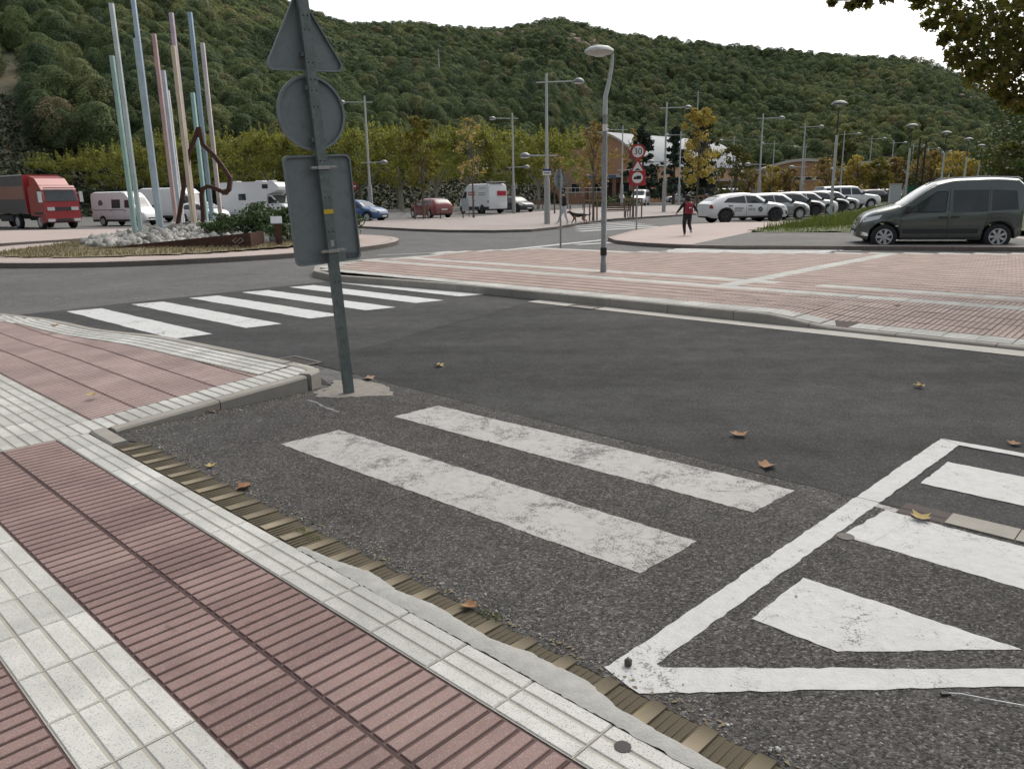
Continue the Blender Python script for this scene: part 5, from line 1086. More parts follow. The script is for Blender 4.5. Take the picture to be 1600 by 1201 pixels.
mb = MB(); mb.box((0, 0.02, zt-0.1), (0.12, 0.05, 0.03)); mb.box((0, 0.02, zt+0.12), (0.12, 0.05, 0.03)); mb.build('clamp', m_steel, t)
t = thing('no_entry_sign', 'red no-entry disc on a thin post left of the blue car', 'sign', (-10.6, 54.0, 0.0), 0)
zt = ((-9.94, 54.00, 2.33))[2]
mb = MB(); mb.lathe([(0.035, 0), (0.035, zt+0.2), (0, zt+0.2)], 8); mb.build('post', m_galvl, t, sm=40)
mb = MB(); mb.extr([(0.3*math.cos(a), 0.3*math.sin(a)) for a in np.linspace(0, 2*math.pi, 28, endpoint=False)], (0, -0.05, zt), (1, 0, 0), (0, 0, 1), (0, 1, 0), 0.02); o = mb.build('round_plate', m_sred, t)
mb = MB(); mb.box((0, -0.055, zt), (0.44, 0.01, 0.10)); mb.build('white_bar', m_swht, o)

# ================================================================== LAMPS
m_lpole = galv('lamp_pole', (0.40, 0.43, 0.415), (0.48, 0.505, 0.49), 0.1, 0.55); m_lbase = galv('lamp_base', (0.30, 0.305, 0.30), (0.36, 0.365, 0.36), 0.1, 0.6)
m_lhead = plain('lamp_head_grey', (0.17, 0.18, 0.185), 0.4, 0.3, 0.1, 20); m_dif = plain('diffuser', (0.5, 0.52, 0.53), 0.3, 0, 0.05)
x_, y_ = (1.81, 14.97)
t = thing('street_lamp', 'slim grey street lamp with bent neck and flat oval head on the tiled island', 'street lamp', (x_, y_, 0.10))
HL = [((1.85, 14.97, 3.02))[2], ((1.88, 14.97, 3.33))[2], ((1.94, 14.97, 3.57))[2], ((1.97, 14.97, 3.98))[2], ((1.77, 14.97, 4.12))[2]]
m_dpole = galv('dark_pole', (0.21, 0.22, 0.22), (0.27, 0.28, 0.28), 0.2, 0.5)
mb = MB(); mb.lathe([(0.060, 0), (0.060, 0.18), (0.052, 0.19), (0.050, 2.35), (0.042, 2.38), (0.040, HL[0]-0.1)], 14); mb.build('lower_pole', m_dpole, t, sm=40)
mb = MB(); mb.tube([(0, 0, HL[0]-0.12), (0.0, 0, HL[1]-0.12), (0.06, 0, HL[2]-0.12), (0.11, 0, HL[2]+0.15), (0.12, 0, HL[3]-0.04)], [0.045, 0.043, 0.038, 0.032, 0.028], 10); mb.build('bent_neck', m_lpole, t, sm=50)
mb = MB(); mb.lathe([(0.062, 0.33), (0.062, 0.48), (0.055, 0.48)], 14); mb.build('black_band', m_sblk, t, sm=40)
mb = MB(); mb.lathe([(0.046, 0), (0.046, 0.12), (0.043, 0.12)], 14); mb.build('white_sticker', m_swht, t, (0, 0, ((1.82, 14.97, 2.71))[2]-0.1), sm=40)
mb = MB(); mb.lathe([(0.10, -0.05), (0.22, -0.035), (0.27, 0.0), (0.255, 0.04), (0.18, 0.085), (0.08, 0.105), (0, 0.11)], 24); o = mb.build('lamp_head', m_lpole, t, (-0.12, 0, HL[4]-0.14), sm=60)
mb = MB(); mb.lathe([(0, -0.085), (0.08, -0.075), (0.13, -0.048)], 18); mb.build('diffuser', m_dif, o, sm=60)
def tall_lamp(label, X, Y, H_, up_dir, lo_dir, lo_frac=0.47, detail=True, rz=0.0, two=True):
    t = thing('lamp_mast', label, 'street lamp', (X, Y, 0.0), rz, 'tall lamp masts with crossbars')
    mb = MB(); mb.lathe([(0.15, 0), (0.15, 2.3), (0.11, 2.42), (0.085, 2.5)], 10); mb.build('sleeve', m_lbase, t, sm=40)
    mb = MB(); mb.tube([(0, 0, 2.4), (0, 0, H_)], [0.085, 0.06], 8); mb.build('mast', m_lpole, t, sm=40)
    for (z, sg, L) in ((H_-0.42, up_dir, 1.45), (H_*lo_frac, lo_dir, 0.95)):
        if not two and z < H_-1: continue
        mb = MB(); mb.tube([(-sg*0.5, 0, z), (sg*L, 0, z+0.04)], 0.035, 6); arm = mb.build('arm', m_lpole, t, sm=40)
        mb = MB(); mb.lathe([(0, -0.10), (0.18, -0.09), (0.26, -0.05)], 12, (sg*(L+0.15), 0, z)); mb.build('diffuser', m_dif, arm, sm=60)
        mb = MB(); mb.lathe([(0.27, -0.05), (0.28, 0.0), (0.23, 0.10), (0.12, 0.17), (0, 0.19)], 14, (sg*(L+0.15), 0, z)); mb.build('lamp_head', m_lhead, arm, sm=60)
    return t
lm = tall_lamp('lamp mast with blue and white plate beside the dog walker', *(1.96, 40.32), 7.35, 1, -1)
mb = MB(); mb.box((0, -0.1, ((1.97, 40.30, 2.67))[2]), (0.42, 0.03, 0.30)); o = mb.build('plate', m_swht, lm)
mb = MB(); mb.box((0, -0.118, ((1.97, 40.30, 2.67))[2]+0.1), (0.42, 0.006, 0.10)); mb.build('blue_band', m_sblue, o)
mb = MB(); mb.box((0, -0.118, ((1.97, 40.30, 2.67))[2]-0.05), (0.30, 0.006, 0.05)); mb.build('lettering', m_ink, o)
tall_lamp('lamp mast right of the big sign plate by the blue car', *(-9.79, 56.04), 8.35, -1, 1)
tall_lamp('lamp mast beside the white delivery van', *(0.41, 65.12), 7.95, -1, 1)
tall_lamp('lamp mast behind the running child', *(11.96, 60.77), 8.1, 1, -1)
def bylook(x, ytop, H_): 
    hz = 304-0.018*(x-800); Y = (H_-1.6)*1190/(hz-ytop); return ((x-800)/1200*Y*1.01, Y)
far_l = [((970, 205), -1, 'lamp mast in front of the brick sports hall', True), ((1056, 213), -1, 'lamp mast between the sports hall and the dark spruce', True), ((1176, 188), 1, 'tallest lamp mast above the lettered white suv', True), ((1239, 201), 1, 'lamp mast in front of the arched brick building', True), ((1135, 221), -1, 'lamp mast above the far white minibus', True),
         ((1195, 226), -1, 'lamp mast left of the arched brick building', True), ((1242, 231), -1, 'smaller lamp mast just right of the tall one before the arched building', True), ((1298, 212), 1, 'lamp mast just left of the post-top lamp', True), ((1339, 219), 1, 'lamp mast above the flat roofed building', False), ((1372, 225), 1, 'lamp mast right of the flat roofed building', True),
         ((1402, 230), 1, 'lamp mast behind the second post-top lamp', True), ((1425, 234), 1, 'lamp mast between the second and third post-top lamps', True), ((1445, 238), 1, 'small far mast left of the third post-top lamp', False), ((1460, 240), -1, 'small far mast right of the third post-top lamp', False), ((1472, 242), 1, 'smallest far mast beside the yellow tree', False), ((1482, 243), -1, 'last far mast before the big pine', False)]
for (xy, sg, lb, two) in far_l: tall_lamp(lb, *bylook(*xy, 8.0), 8.0, sg, -sg, two=two)
def post_top(label, X, Y, H_=5.45):
    t = thing('post_top_lamp', label, 'street lamp', (X, Y, 0.1), 0, 'post-top lamps along the verge')
    mb = MB(); mb.tube([(0, 0, 0), (0, 0, H_-1.5)], [0.075, 0.065], 10); mb.build('lower_post', m_lpole, t, sm=40)
    mb = MB(); mb.tube([(0, 0, H_-1.5), (0, 0, H_-0.12)], [0.032, 0.028], 8); mb.build('upper_post', m_trim, t, sm=40)
    mb = MB(); mb.lathe([(0.06, -0.26), (0.10, -0.22), (0.14, -0.14)], 12, (0, 0, H_)); mb.build('diffuser', m_dif, t, sm=60)
    mb = MB(); mb.lathe([(0.36, -0.15), (0.37, -0.13), (0.31, -0.05), (0.2, 0.01), (0, 0.04)], 18, (0, 0, H_)); mb.build('lamp_shade', plain('shade_green', (0.045, 0.06, 0.06), 0.4, 0.1), t, sm=60)
x_, y_ = (15.50, 37.84); post_top('nearest post-top lamp with green dome on the grass verge', x_, y_)
for (xy, lb) in (((1397, 205), 'second post-top lamp left of the green van roof'), ((1449, 215), 'third post-top lamp above the green van roof'), ((1483, 224), 'fourth post-top lamp, pale dome before the hill'), ((1503, 233), 'fifth post-top lamp beside the big pine'), ((1523, 241), 'sixth and smallest post-top lamp in front of the pine')):
    post_top(lb, *bylook(*xy, 5.45))
m_dk = plain('dark_post', (0.02, 0.022, 0.022), 0.6, 0, 0.1)
for (x, yt, lb) in ((1411, 222, 'left one of two thin black posts behind the green van'), (1420, 228, 'right one of two thin black posts behind the green van')):
    X, Y = (x-800)/1200*52*1.01, 52; t = thing('black_post', lb, 'post', (X, Y, 0)); mb = MB(); mb.tube([(0, 0, 0), (0, 0, 1.6+(293-yt)*Y/1190)], 0.06, 6); mb.build('shaft', m_dk, t, sm=40)
    for k in range(8): b = MB(); b.lathe([(0.09, 0), (0.09, 0.05)], 6, (0, 0, 1.0+0.4*k)); b.build('clip', m_dk, t)

# ================================================================== BENCHES, GUARDS, FENCES
m_wood = plain('weathered_wood', (0.16, 0.105, 0.07), 0.8, 0, 0.25, 12); m_wdk = plain('dark_iron', (0.025, 0.025, 0.027), 0.6, 0.2, 0.1)
def bench(label, X, Y, rz, back=True, L=1.7):
    t = thing('park_bench', label, 'bench', (X, Y, 0.1), rz, 'benches on the plaza')
    for k in range(4): mb = MB(); mb.box((0, -0.18+0.12*k, 0.44), (L, 0.095, 0.035)); mb.build('seat_slat', m_wood, t)
    if back:
        for k in range(4): mb = MB(); mb.box((0, 0.26+0.035*k, 0.53+0.115*k), (L, 0.03, 0.085)); mb.build('back_slat', m_wood, t)
    for x in (-L/2+0.18, L/2-0.18):
        mb = MB(); mb.tube([(x, -0.28, 0), (x, -0.16, 0.22), (x, -0.2, 0.42), (x, 0.2, 0.42), (x, 0.16, 0.22), (x, 0.3, 0)], 0.03, 6)
        if back: mb.tube([(x, 0.2, 0.40), (x, 0.39, 0.92)], 0.025, 6)
        mb.build('leg', m_wdk, t, sm=50)
x_, y_ = (6.29, 46.26); bench('wooden slatted bench with backrest between the tree guards', x_, y_, R(190))
x_, y_ = (-3.90, 53.66); bench('low dark bench without backrest in front of the red car', x_, y_, R(4), False, 1.9)
x_, y_ = (6.33, 73.48); bench('small dark bench far behind the dog walker', x_, y_, R(10), False, 1.6)
x_, y_ = (2.73, 80.18); bench('far bench under the plane trees right of the black car', x_, y_, R(175), True, 1.8)
t = thing('info_board', 'small grey leaning board before the delivery van', 'board', (*(-2.95, 54.57), 0.1), R(5))
mb = MB(); mb.add([(-0.28, -0.1, 0.45), (0.2, -0.1, 0.45), (0.14, 0.05, 1.3), (-0.34, 0.05, 1.3), (-0.28, -0.08, 0.45), (0.2, -0.08, 0.45), (0.14, 0.07, 1.3), (-0.34, 0.07, 1.3)], [(0, 1, 2, 3), (4, 5, 6, 7), (0, 1, 5, 4), (1, 2, 6, 5), (2, 3, 7, 6), (3, 0, 4, 7)]); mb.build('panel', plain('board_grey', (0.28, 0.31, 0.33), 0.5), t)
for x in (-0.25, 0.18): mb = MB(); mb.tube([(x, -0.08, 0), (x, -0.08, 0.5)], 0.02, 6); mb.build('leg', m_wdk, t)
m_stake = plain('stake_wood', (0.19, 0.125, 0.08), 0.85, 0, 0.25, 14)
def guard(label, X, Y, n=4, r=0.55, h=1.15, rz=0.3):
    t = thing('tree_guard', label, 'tree guard', (X, Y, 0.1), rz, 'wooden tree guards')
    for k in range(n): a = 2*math.pi*(k+0.5)/n; mb = MB(); mb.tube([(r*math.cos(a), r*math.sin(a), -0.05), (r*math.cos(a), r*math.sin(a), h)], 0.045, 7); mb.build('stake', m_stake, t, sm=50)
    for k in range(n):
        a, b = 2*math.pi*(k+0.5)/n, 2*math.pi*(k+1.5)/n; mb = MB(); mb.box(((r*math.cos(a)+r*math.cos(b))/2, (r*math.sin(a)+r*math.sin(b))/2, h-0.05), (2*r*math.sin(math.pi/n)+0.08, 0.03, 0.09), (a+b)/2+math.pi/2); mb.build('rail', m_stake, t)
    return t
GUARDS = []
for (P_, lb, n) in (((4.69, 43.71), 'wooden tree guard beside the dog', 4), ((7.68, 48.67), 'wooden tree guard behind the speed sign', 4), ((14.49, 60.79), 'wooden tree guard right of the running child', 4), ((18.52, 74.69), 'wooden tree guard behind the tail of the lettered suv', 4), ((-5.84, 53.37), 'wooden tree guard in front of the red car', 3)):
    GUARDS.append(P_); guard(lb, *P_, n)
m_fence = plain('fence_grey', (0.30, 0.31, 0.31), 0.6, 0.2, 0.15)
def railing(label, a, b, h, n, z0=0.0, mat=m_fence):
    a, b = Vector(a), Vector(b); t = thing('railing', label, 'fence', (a.x, a.y, z0), math.atan2((b-a).y, (b-a).x)); L = (b-a).length
    for k in range(n+1): mb = MB(); mb.tube([(L*k/n, 0, 0), (L*k/n, 0, h)], 0.03, 5); mb.build('post', mat, t)
    for z in (h-0.03, h*0.5): mb = MB(); mb.tube([(0, 0, z), (L, 0, z)], 0.022, 5); mb.build('rail', mat, t)
railing('grey railing far behind the lettered suv, left of the masts', (34, 112), (52, 122), 1.4, 9)
railing('grey railing in front of the arched brick building', (52, 122), (72, 118), 1.6, 10)
railing('thin railing on the bank behind the dog walker', (5.5, 84), (11, 92), 1.0, 6, 1.2)
t = thing('green_screen', 'green mesh fence panel by the white cars behind the green van', 'fence', (28.9, 55, 0), R(-10))
mb = MB(); mb.box((0, 0, 0.95), (2.6, 0.03, 1.5)); mb.build('mesh_panel', plain('mesh_green', (0.015, 0.10, 0.055), 0.7, 0, 0.2), t)
for x in (-1.3, 1.3): mb = MB(); mb.tube([(x, 0, 0), (x, 0, 1.8)], 0.04, 6); mb.build('post', m_fence, t)
t = thing('utility_cabinet', 'pale grey utility cabinet left of the green mesh fence', 'cabinet', (27.0, 55.2, 0), R(-10))
mb = MB(); mb.box((0, 0, 0.9), (0.7, 0.4, 1.8)); mb.build('housing', plain('cabinet_grey', (0.5, 0.52, 0.54), 0.5), t)
mb = MB(); mb.box((0, 0, 1.84), (0.78, 0.48, 0.08)); mb.build('cap', m_concl, t)
mb = MB(); mb.box((0, -0.205, 0.9), (0.6, 0.012, 1.6)); mb.build('door', plain('cabinet_door', (0.46, 0.48, 0.5), 0.5), t)
t = thing('litter_bin', 'low bin with white top left of the white minivan', 'bin', (12.6, 88, 0.0))
mb = MB(); mb.lathe([(0.3, 0), (0.34, 0.9), (0.3, 1.0)], 12); mb.build('drum', m_wdk, t, sm=40)
mb = MB(); mb.lathe([(0.3, 1.0), (0.25, 1.3), (0.1, 1.42), (0, 1.44)], 12); mb.build('hood', m_swht, t, sm=40)
# electricity poles on the slope are built with the hill

# ================================================================== SMALL THINGS ON THE GROUND
def leafm(cols):
    n = N('fallen_leaf'); n.set(Roughness=0.75); n.color(n.mix(n.noise(40, 4, 0.6), cols[0], cols[1])); return n.mat
m_lf = [leafm(((0.17, 0.08, 0.035), (0.30, 0.16, 0.07))), leafm(((0.26, 0.19, 0.06), (0.40, 0.31, 0.12))), leafm(((0.22, 0.14, 0.09), (0.36, 0.25, 0.17)))]
def star_leaf(r, seed, curl=0.35):
    rr = random.Random(seed); out = []
    for i in range(20):
        a = -math.pi/2+2*math.pi*i/20; lob = (0.55, 0.62, 0.80, 1.0, 0.7, 0.62, 0.85, 1.05, 0.72, 0.66, 1.1, 0.66, 0.72, 1.05, 0.85, 0.62, 0.7, 1.0, 0.80, 0.62)[i]*rr.uniform(0.88, 1.08)
        out.append((r*lob*math.cos(a), r*lob*math.sin(a)))
    mb = MB(); c1, c2 = rr.uniform(0.5, 1.2)*curl, rr.uniform(-0.4, 0.9)*curl
    z = lambda x, y: (c1*x*x+c2*y*y+0.3*c1*x*y)/r+0.012+rr.uniform(0, 0.04*r)
    inner = [(p[0]*0.5, p[1]*0.5) for p in out]
    vs = [(p[0], p[1], z(*p)) for p in out]+[(p[0], p[1], z(*p)) for p in inner]+[(0, 0, 0.008)]
    fs = [(i, (i+1) % 20, 20+(i+1) % 20, 20+i) for i in range(20)]+[(20+i, 20+(i+1) % 20, 40) for i in range(20)]
    mb.add(vs, fs); return mb
lv = [((-0.71, 7.32), 0.075, 1, 'pale leaf alone in the middle of the dark lane'), ((1.53, 4.96), 0.085, 0, 'curled brown leaf on the dark lane above the worn stripe'), ((1.52, 4.35), 0.085, 0, 'large brown leaf by the end of the worn stripe'), ((3.38, 6.17), 0.07, 1, 'yellow leaf on the dark lane at the right'), ((-1.55, 4.15), 0.075, 0, 'orange-brown leaf beside the grooved kerb'),
      ((-2.37, 5.82), 0.085, 2, 'pale leaf under the kerb of the raised corner'), ((-3.46, 6.14), 0.07, 1, 'yellow-green leaf on the red tiles by the corner'), ((-0.19, 2.79), 0.05, 0, 'small orange leaf caught at the grooved kerb'), ((-1.31, 6.83), 0.085, 2, 'pale leaf right of the sign post foot'), ((3.21, 4.67), 0.06, 0, 'dark leaf at the right edge above the box line'),
      ((2.03, 3.56), 0.075, 1, 'yellow leaf on the gutter slabs in the painted box'), ((-1.88, 4.52), 0.05, 1, 'small yellow-green leaf on the coarse asphalt near the kerb'), ((4.95, 9.79), 0.07, 2, 'dry leaf on the far tiles'), ((6.42, 11.25), 0.09, 2, 'dry leaf on the far tiles near the right edge'), ((2.99, 20.93), 0.1, 0, 'brown leaf on the far tiles behind the lamp'),
      ((-5.72, 9.54), 0.09, 0, 'dark leaf on the red tiles at the far left')]
for k, (p, r_, c, lb) in enumerate(lv):
    z0 = 0.112 if 'far tiles' in lb else ZR+0.002 if 'tiles' not in lb else 0.09 if 'far left' in lb else 0.045
    o = star_leaf(r_*0.74, k+3, 0.45).build('fallen_leaf', m_lf[c], None, (p[0], p[1], z0), random.uniform(0, 6.28), sm=80, fix=False); props(o, lb, 'leaf', 'fallen leaves')
t = thing('manhole_cover', 'small round valve cover in the asphalt left of the painted bar', 'cover', (*(1.58, 3.38), ZR+0.003))
mb = MB(); mb.lathe([(0.032, 0), (0.04, 0), (0.04, 0.003), (0.032, 0.003)], 20); mb.build('ring', m_iron, t); mb = MB(); mb.lathe([(0, 0.001), (0.031, 0.001)], 20); mb.build('lid', m_iron, t)
t = thing('wire_offcut', 'thin bent wire lying on the asphalt at the lower right', 'wire', (*(1.40, 2.19), ZR+0.006))
w0 = Vector((1.40, 2.19)); pts = [Vector(q)-w0 for q in ((1.41, 2.19), (1.44, 2.18), (1.51, 2.15), (1.61, 2.12), (1.73, 2.12))]
mb = MB(); mb.tube([(q.x, q.y, 0.004+0.006*math.sin(i)) for i, q in enumerate(pts)], 0.0022, 6); mb.build('strand', m_rim, t, sm=60)
mb = MB(); mb.box((0, 0, 0.002), (0.03, 0.012, 0.008)); mb.build('clip', m_trim, t)
t = MB(); t.lathe([(0, 0), (0.026, 0.001), (0.022, 0.0014), (0, 0.002)], 14); props(t.build('gum_spot', plain('gum', (0.05, 0.045, 0.045), 0.8), None, (*(0.31, 1.96), 0.0005)), 'dark chewing gum spot on the white edge tile', 'stain')
t = MB(); t.add(ICO_V*np.array([0.016, 0.016, 0.02])+np.array([0, 0, 0.012]), [tuple(f) for f in ICO_F]); props(t.build('pebble', plain('dark_pebble', (0.07, 0.068, 0.066), 0.8), None, (*(0.39, 2.38), ZR+0.006)), 'dark pebble on the corner of the painted box', 'pebble')
# loose grit along the kerb edge
VV, FF = [], []
for k in range(900):
    s_ = rng.uniform(-1.0, 5.6); tt = 1.9+abs(rng.normal(0, 0.05)) if rng.random() < 0.75 else rng.uniform(1.95, 4.0)
    if rng.random() < 0.2: s_, tt = 5.68-abs(rng.normal(0, 0.05)), rng.uniform(1.95, 3.6)
    sz = rng.uniform(0.002, 0.006) if rng.random() < 0.93 else rng.uniform(0.006, 0.012); x, y = S(s_, tt)
    v = (ICO_V*(1+rng.uniform(-0.25, 0.25, (12, 1)))*np.array([sz, sz*0.8, sz*0.6])) @ rotm(rng)+np.array([x, y, ZR+0.002+sz*0.4]); FF.append(ICO_F+12*len(VV)); VV.append(v)
# leaf crumbs and dirt gathered against the kerbs
VL, FL = [], []
for k in range(420):
    if rng.random() < 0.7: s_, tt, zz0 = rng.uniform(-0.8, 5.5), 1.90+abs(rng.normal(0, 0.025)), ZR+0.004
    else: s_, tt, zz0 = 5.70-abs(rng.normal(0, 0.03)), rng.uniform(1.9, 3.55), ZR+0.004
    x, y = S(s_, tt); sz = rng.uniform(0.004, 0.014); a = rng.uniform(0, 6.28); c, q = math.cos(a)*sz, math.sin(a)*sz
    VL += [(x-c, y-q, zz0), (x+q*0.5, y-c*0.5, zz0+sz*rng.uniform(0, 0.5)), (x+c, y+q, zz0+sz*0.2), (x-q*0.5, y+c*0.5, zz0+sz*rng.uniform(0, 0.5))]; FL.append([4*k, 4*k+1, 4*k+2, 4*k+3])
props(link('leaf_litter', np_mesh('leaf_litter', np.array(VL), np.array(FL), m_soil)), 'brown leaf crumbs gathered along the kerb edge', 'litter', kind='stuff')
o = link('grit', np_mesh('grit', np.concatenate(VV), np.concatenate(FF), m_rock, True)); props(o, 'loose grit on the asphalt along the kerb', 'grit', kind='stuff')

# ================================================================== HILL
RIDGE = [(-0.8226, 0.2832), (-0.6692, 0.3130), (-0.5245, 0.3145), (-0.4127, 0.2884), (-0.3006, 0.2402), (-0.2536, 0.2184), (-0.2041, 0.2035), (-0.1749, 0.1986), (-0.1146, 0.2007), (-0.0691, 0.1966), (-0.0077, 0.1932), (0.0309, 0.1981), (0.0616, 0.2051), (0.0922, 0.1963), (0.1303, 0.1864), (0.1907, 0.1766), (0.2499, 0.1677), (0.3075, 0.1584), (0.3564, 0.1509), (0.4037, 0.1432), (0.4552, 0.1389), (0.4868, 0.1297), (0.5191, 0.1064), (0.5503, 0.0862), (0.5967, 0.0691), (0.6751, 0.0548), (0.8429, 0.0380)]
RA = [p[0] for p in RIDGE]; RT = [p[1] for p in RIDGE]
from mathutils import noise as mnoise
def r_base(az): return interp([-0.9, -0.35, -0.1, 0.06, 0.16, 0.9], [96, 100, 106, 128, 225, 240], az)
def r_ridge(az): return interp([-0.9, -0.3, 0.0, 0.3, 0.9], [300, 330, 430, 500, 560], az)
def hill_z(az, r):
    rb, rr = r_base(az), r_ridge(az)
    if r < rb: return -0.45
    hr = 1.6+interp(RA, RT, az)*rr-4.5
    bank = interp([0, 3, 14, 40], [-0.4, 0.3, 4.2, 5.0], r-rb) if az < 0.1 else interp([0, 30], [-0.4, 1.5], r-rb)
    u = (r-rb)/(rr-rb); x, y = r*math.sin(az), r*math.cos(az)
    g = mnoise.fractal((x*0.011, y*0.011, 3.1), 1.0, 2.0, 4)
    if u <= 1:
        k = smooth((u-0.04)/0.10)
        lin = hr*(u**1.08); z = bank*(1-u)+lin*(0.25+0.75*k if u < 0.14 else 1)
        z += g*9*math.sin(math.pi*min(1, u))*min(1, u*3)
    else: z = hr*(1-0.55*smooth((u-1)/0.7))+g*2*min(1, (u-1)*4)
    return z
NA, NR = 150, 70; azs = np.linspace(-0.95, 0.95, NA); us = np.concatenate([np.linspace(-0.02, 0.2, 22), np.linspace(0.22, 1.0, 36), np.linspace(1.05, 1.9, 12)])
vs = []
for az in azs:
    for u in us:
        rb, rr = r_base(az), r_ridge(az); r = rb+(rr-rb)*u; vs.append((r*math.sin(az), r*math.cos(az), hill_z(az, r)))
m_hill = N('hill_ground'); m_hill.set(Roughness=0.95)
m_hill.color(m_hill.mix(m_hill.ramp(m_hill.noise(0.06, 6, 0.65), [(0.35, 0), (0.65, 1)]), (0.035, 0.045, 0.02), (0.12, 0.10, 0.062))); m_hill.bump(m_hill.noise(0.7, 5), 0.6, 0.6); m_hill = m_hill.mat
mb = MB(); mb.add(vs, [(i*NR+j, (i+1)*NR+j, (i+1)*NR+j+1, i*NR+j+1) for i in range(NA-1) for j in range(NR-1)])
o = mb.build('hill', m_hill, sm=80, fix=False)
if o.data.polygons[0].normal.z < 0: o.data.flip_normals()
o['kind'] = 'structure'
# unseen ring of hills added behind the viewer to darken reflections
vs = []; az2 = np.linspace(0.95, 2*math.pi-0.95, 60)
for az in az2:
    k = 1+0.25*mnoise.noise((math.cos(az)*3, math.sin(az)*3, 1.0))
    for (r, z) in ((150, -0.4), (190, 9*k), (300, 48*k), (420, 70*k), (560, 50*k)): vs.append((r*math.sin(az), r*math.cos(az), z))
mb = MB(); mb.add(vs, [(i*5+j, (i+1)*5+j, (i+1)*5+j+1, i*5+j+1) for i in range(59) for j in range(4)]); mb.build('hill', m_hill, sm=80)['kind'] = 'structure'

# ================================================================== FOLIAGE TOOLS
def leaf_quads(C_, size, outward=None, flat=0.5, r=rng):
    """rhombus leaves at centres C_ (n,3)"""
    n = len(C_); a = r.normal(0, 1, (n, 3)); 
    if outward is not None: a = a*flat+outward
    a /= np.linalg.norm(a, axis=1, keepdims=True)+1e-9; b = np.cross(a, r.normal(0, 1, (n, 3))); b /= np.linalg.norm(b, axis=1, keepdims=True)+1e-9; c = np.cross(a, b)
    s = (size*r.uniform(0.6, 1.35, (n, 1))); V_ = np.stack([C_-b*s, C_-c*s*0.55, C_+b*s, C_+c*s*0.55], 1)
    return V_.reshape(-1, 3), np.arange(n*4).reshape(-1, 4)
def clump_points(centres, radii, n_each, r=rng, shell=0.55, squash=0.85):
    out = []; nrm = []
    for c, rad, n in zip(centres, radii, n_each):
        d = r.normal(0, 1, (n, 3)); d /= np.linalg.norm(d, axis=1, keepdims=True); k = rad*(shell+(1-shell)*r.random((n, 1)))*r.uniform(0.8, 1.15, (n, 1))
        p = d*k; p[:, 2] *= squash; out.append(p+np.asarray(c)); nrm.append(d)
    return np.concatenate(out), np.concatenate(nrm)
m_bark = plain('bark', (0.115, 0.095, 0.075), 0.9, 0, 0.35, 6, 0.4, 30); m_barkp = plain('plane_bark', (0.26, 0.24, 0.19), 0.85, 0, 0.4, 3.5, 0.2, 20)
def trunk_mb(H_, r0, r1, lean=(0, 0), forks=(), n=8):
    mb = MB(); mb.tube([(lean[0]*k*k, lean[1]*k*k, H_*k) for k in (-0.02, 0.05, 0.35, 0.7, 1.0)], [r0*1.25, r0, r0*0.85, (r0+r1)/2, r1], n)
    for (z, dx, dy, L, rr) in forks:
        mb.tube([(lean[0], lean[1], z), (dx*0.5, dy*0.5, z+L*0.55), (dx, dy, z+L)], [rr, rr*0.7, rr*0.3], 6)
    return mb
# ================================================================== FOREST ON THE HILL (one mass)
m_forest = N('forest_leaf'); m_forest.set(Roughness=0.7, Specular_IOR_Level=0.2)
rnd = m_forest.rand(); isl = m_forest.n('ShaderNodeNewGeometry').outputs['Random Per Island']
fc = m_forest.ramp(rnd, [(0.0, (0.060, 0.098, 0.050)), (0.3, (0.098, 0.138, 0.066)), (0.7, (0.148, 0.188, 0.080)), (0.92, (0.195, 0.22, 0.098)), (1.0, (0.19, 0.17, 0.105))])
fc = m_forest.mix(1.0, fc, m_forest.ramp(m_forest.noise(0.012, 4, 0.6), [(0.32, (0.72, 0.78, 0.72)), (0.5, (1.0, 1.0, 1.0)), (0.68, (1.35, 1.22, 1.1))]), 'MULTIPLY'); fc = m_forest.mix(1.0, fc, m_forest.ramp(isl, [(0, 0.7), (1, 1.3)]), 'MULTIPLY'); m_forest.color(fc)
tr_ = m_forest.n('ShaderNodeBsdfTranslucent'); m_forest.l(fc, tr_.inputs[0]); ms_ = m_forest.n('ShaderNodeMixShader'); ms_.inputs[0].default_value = 0.35
m_forest.l(m_forest.b.outputs[0], ms_.inputs[1]); m_forest.l(tr_.outputs[0], ms_.inputs[2]); m_forest.l(ms_.outputs[0], m_forest.out.inputs[0]); m_forest = m_forest.mat
protos = []
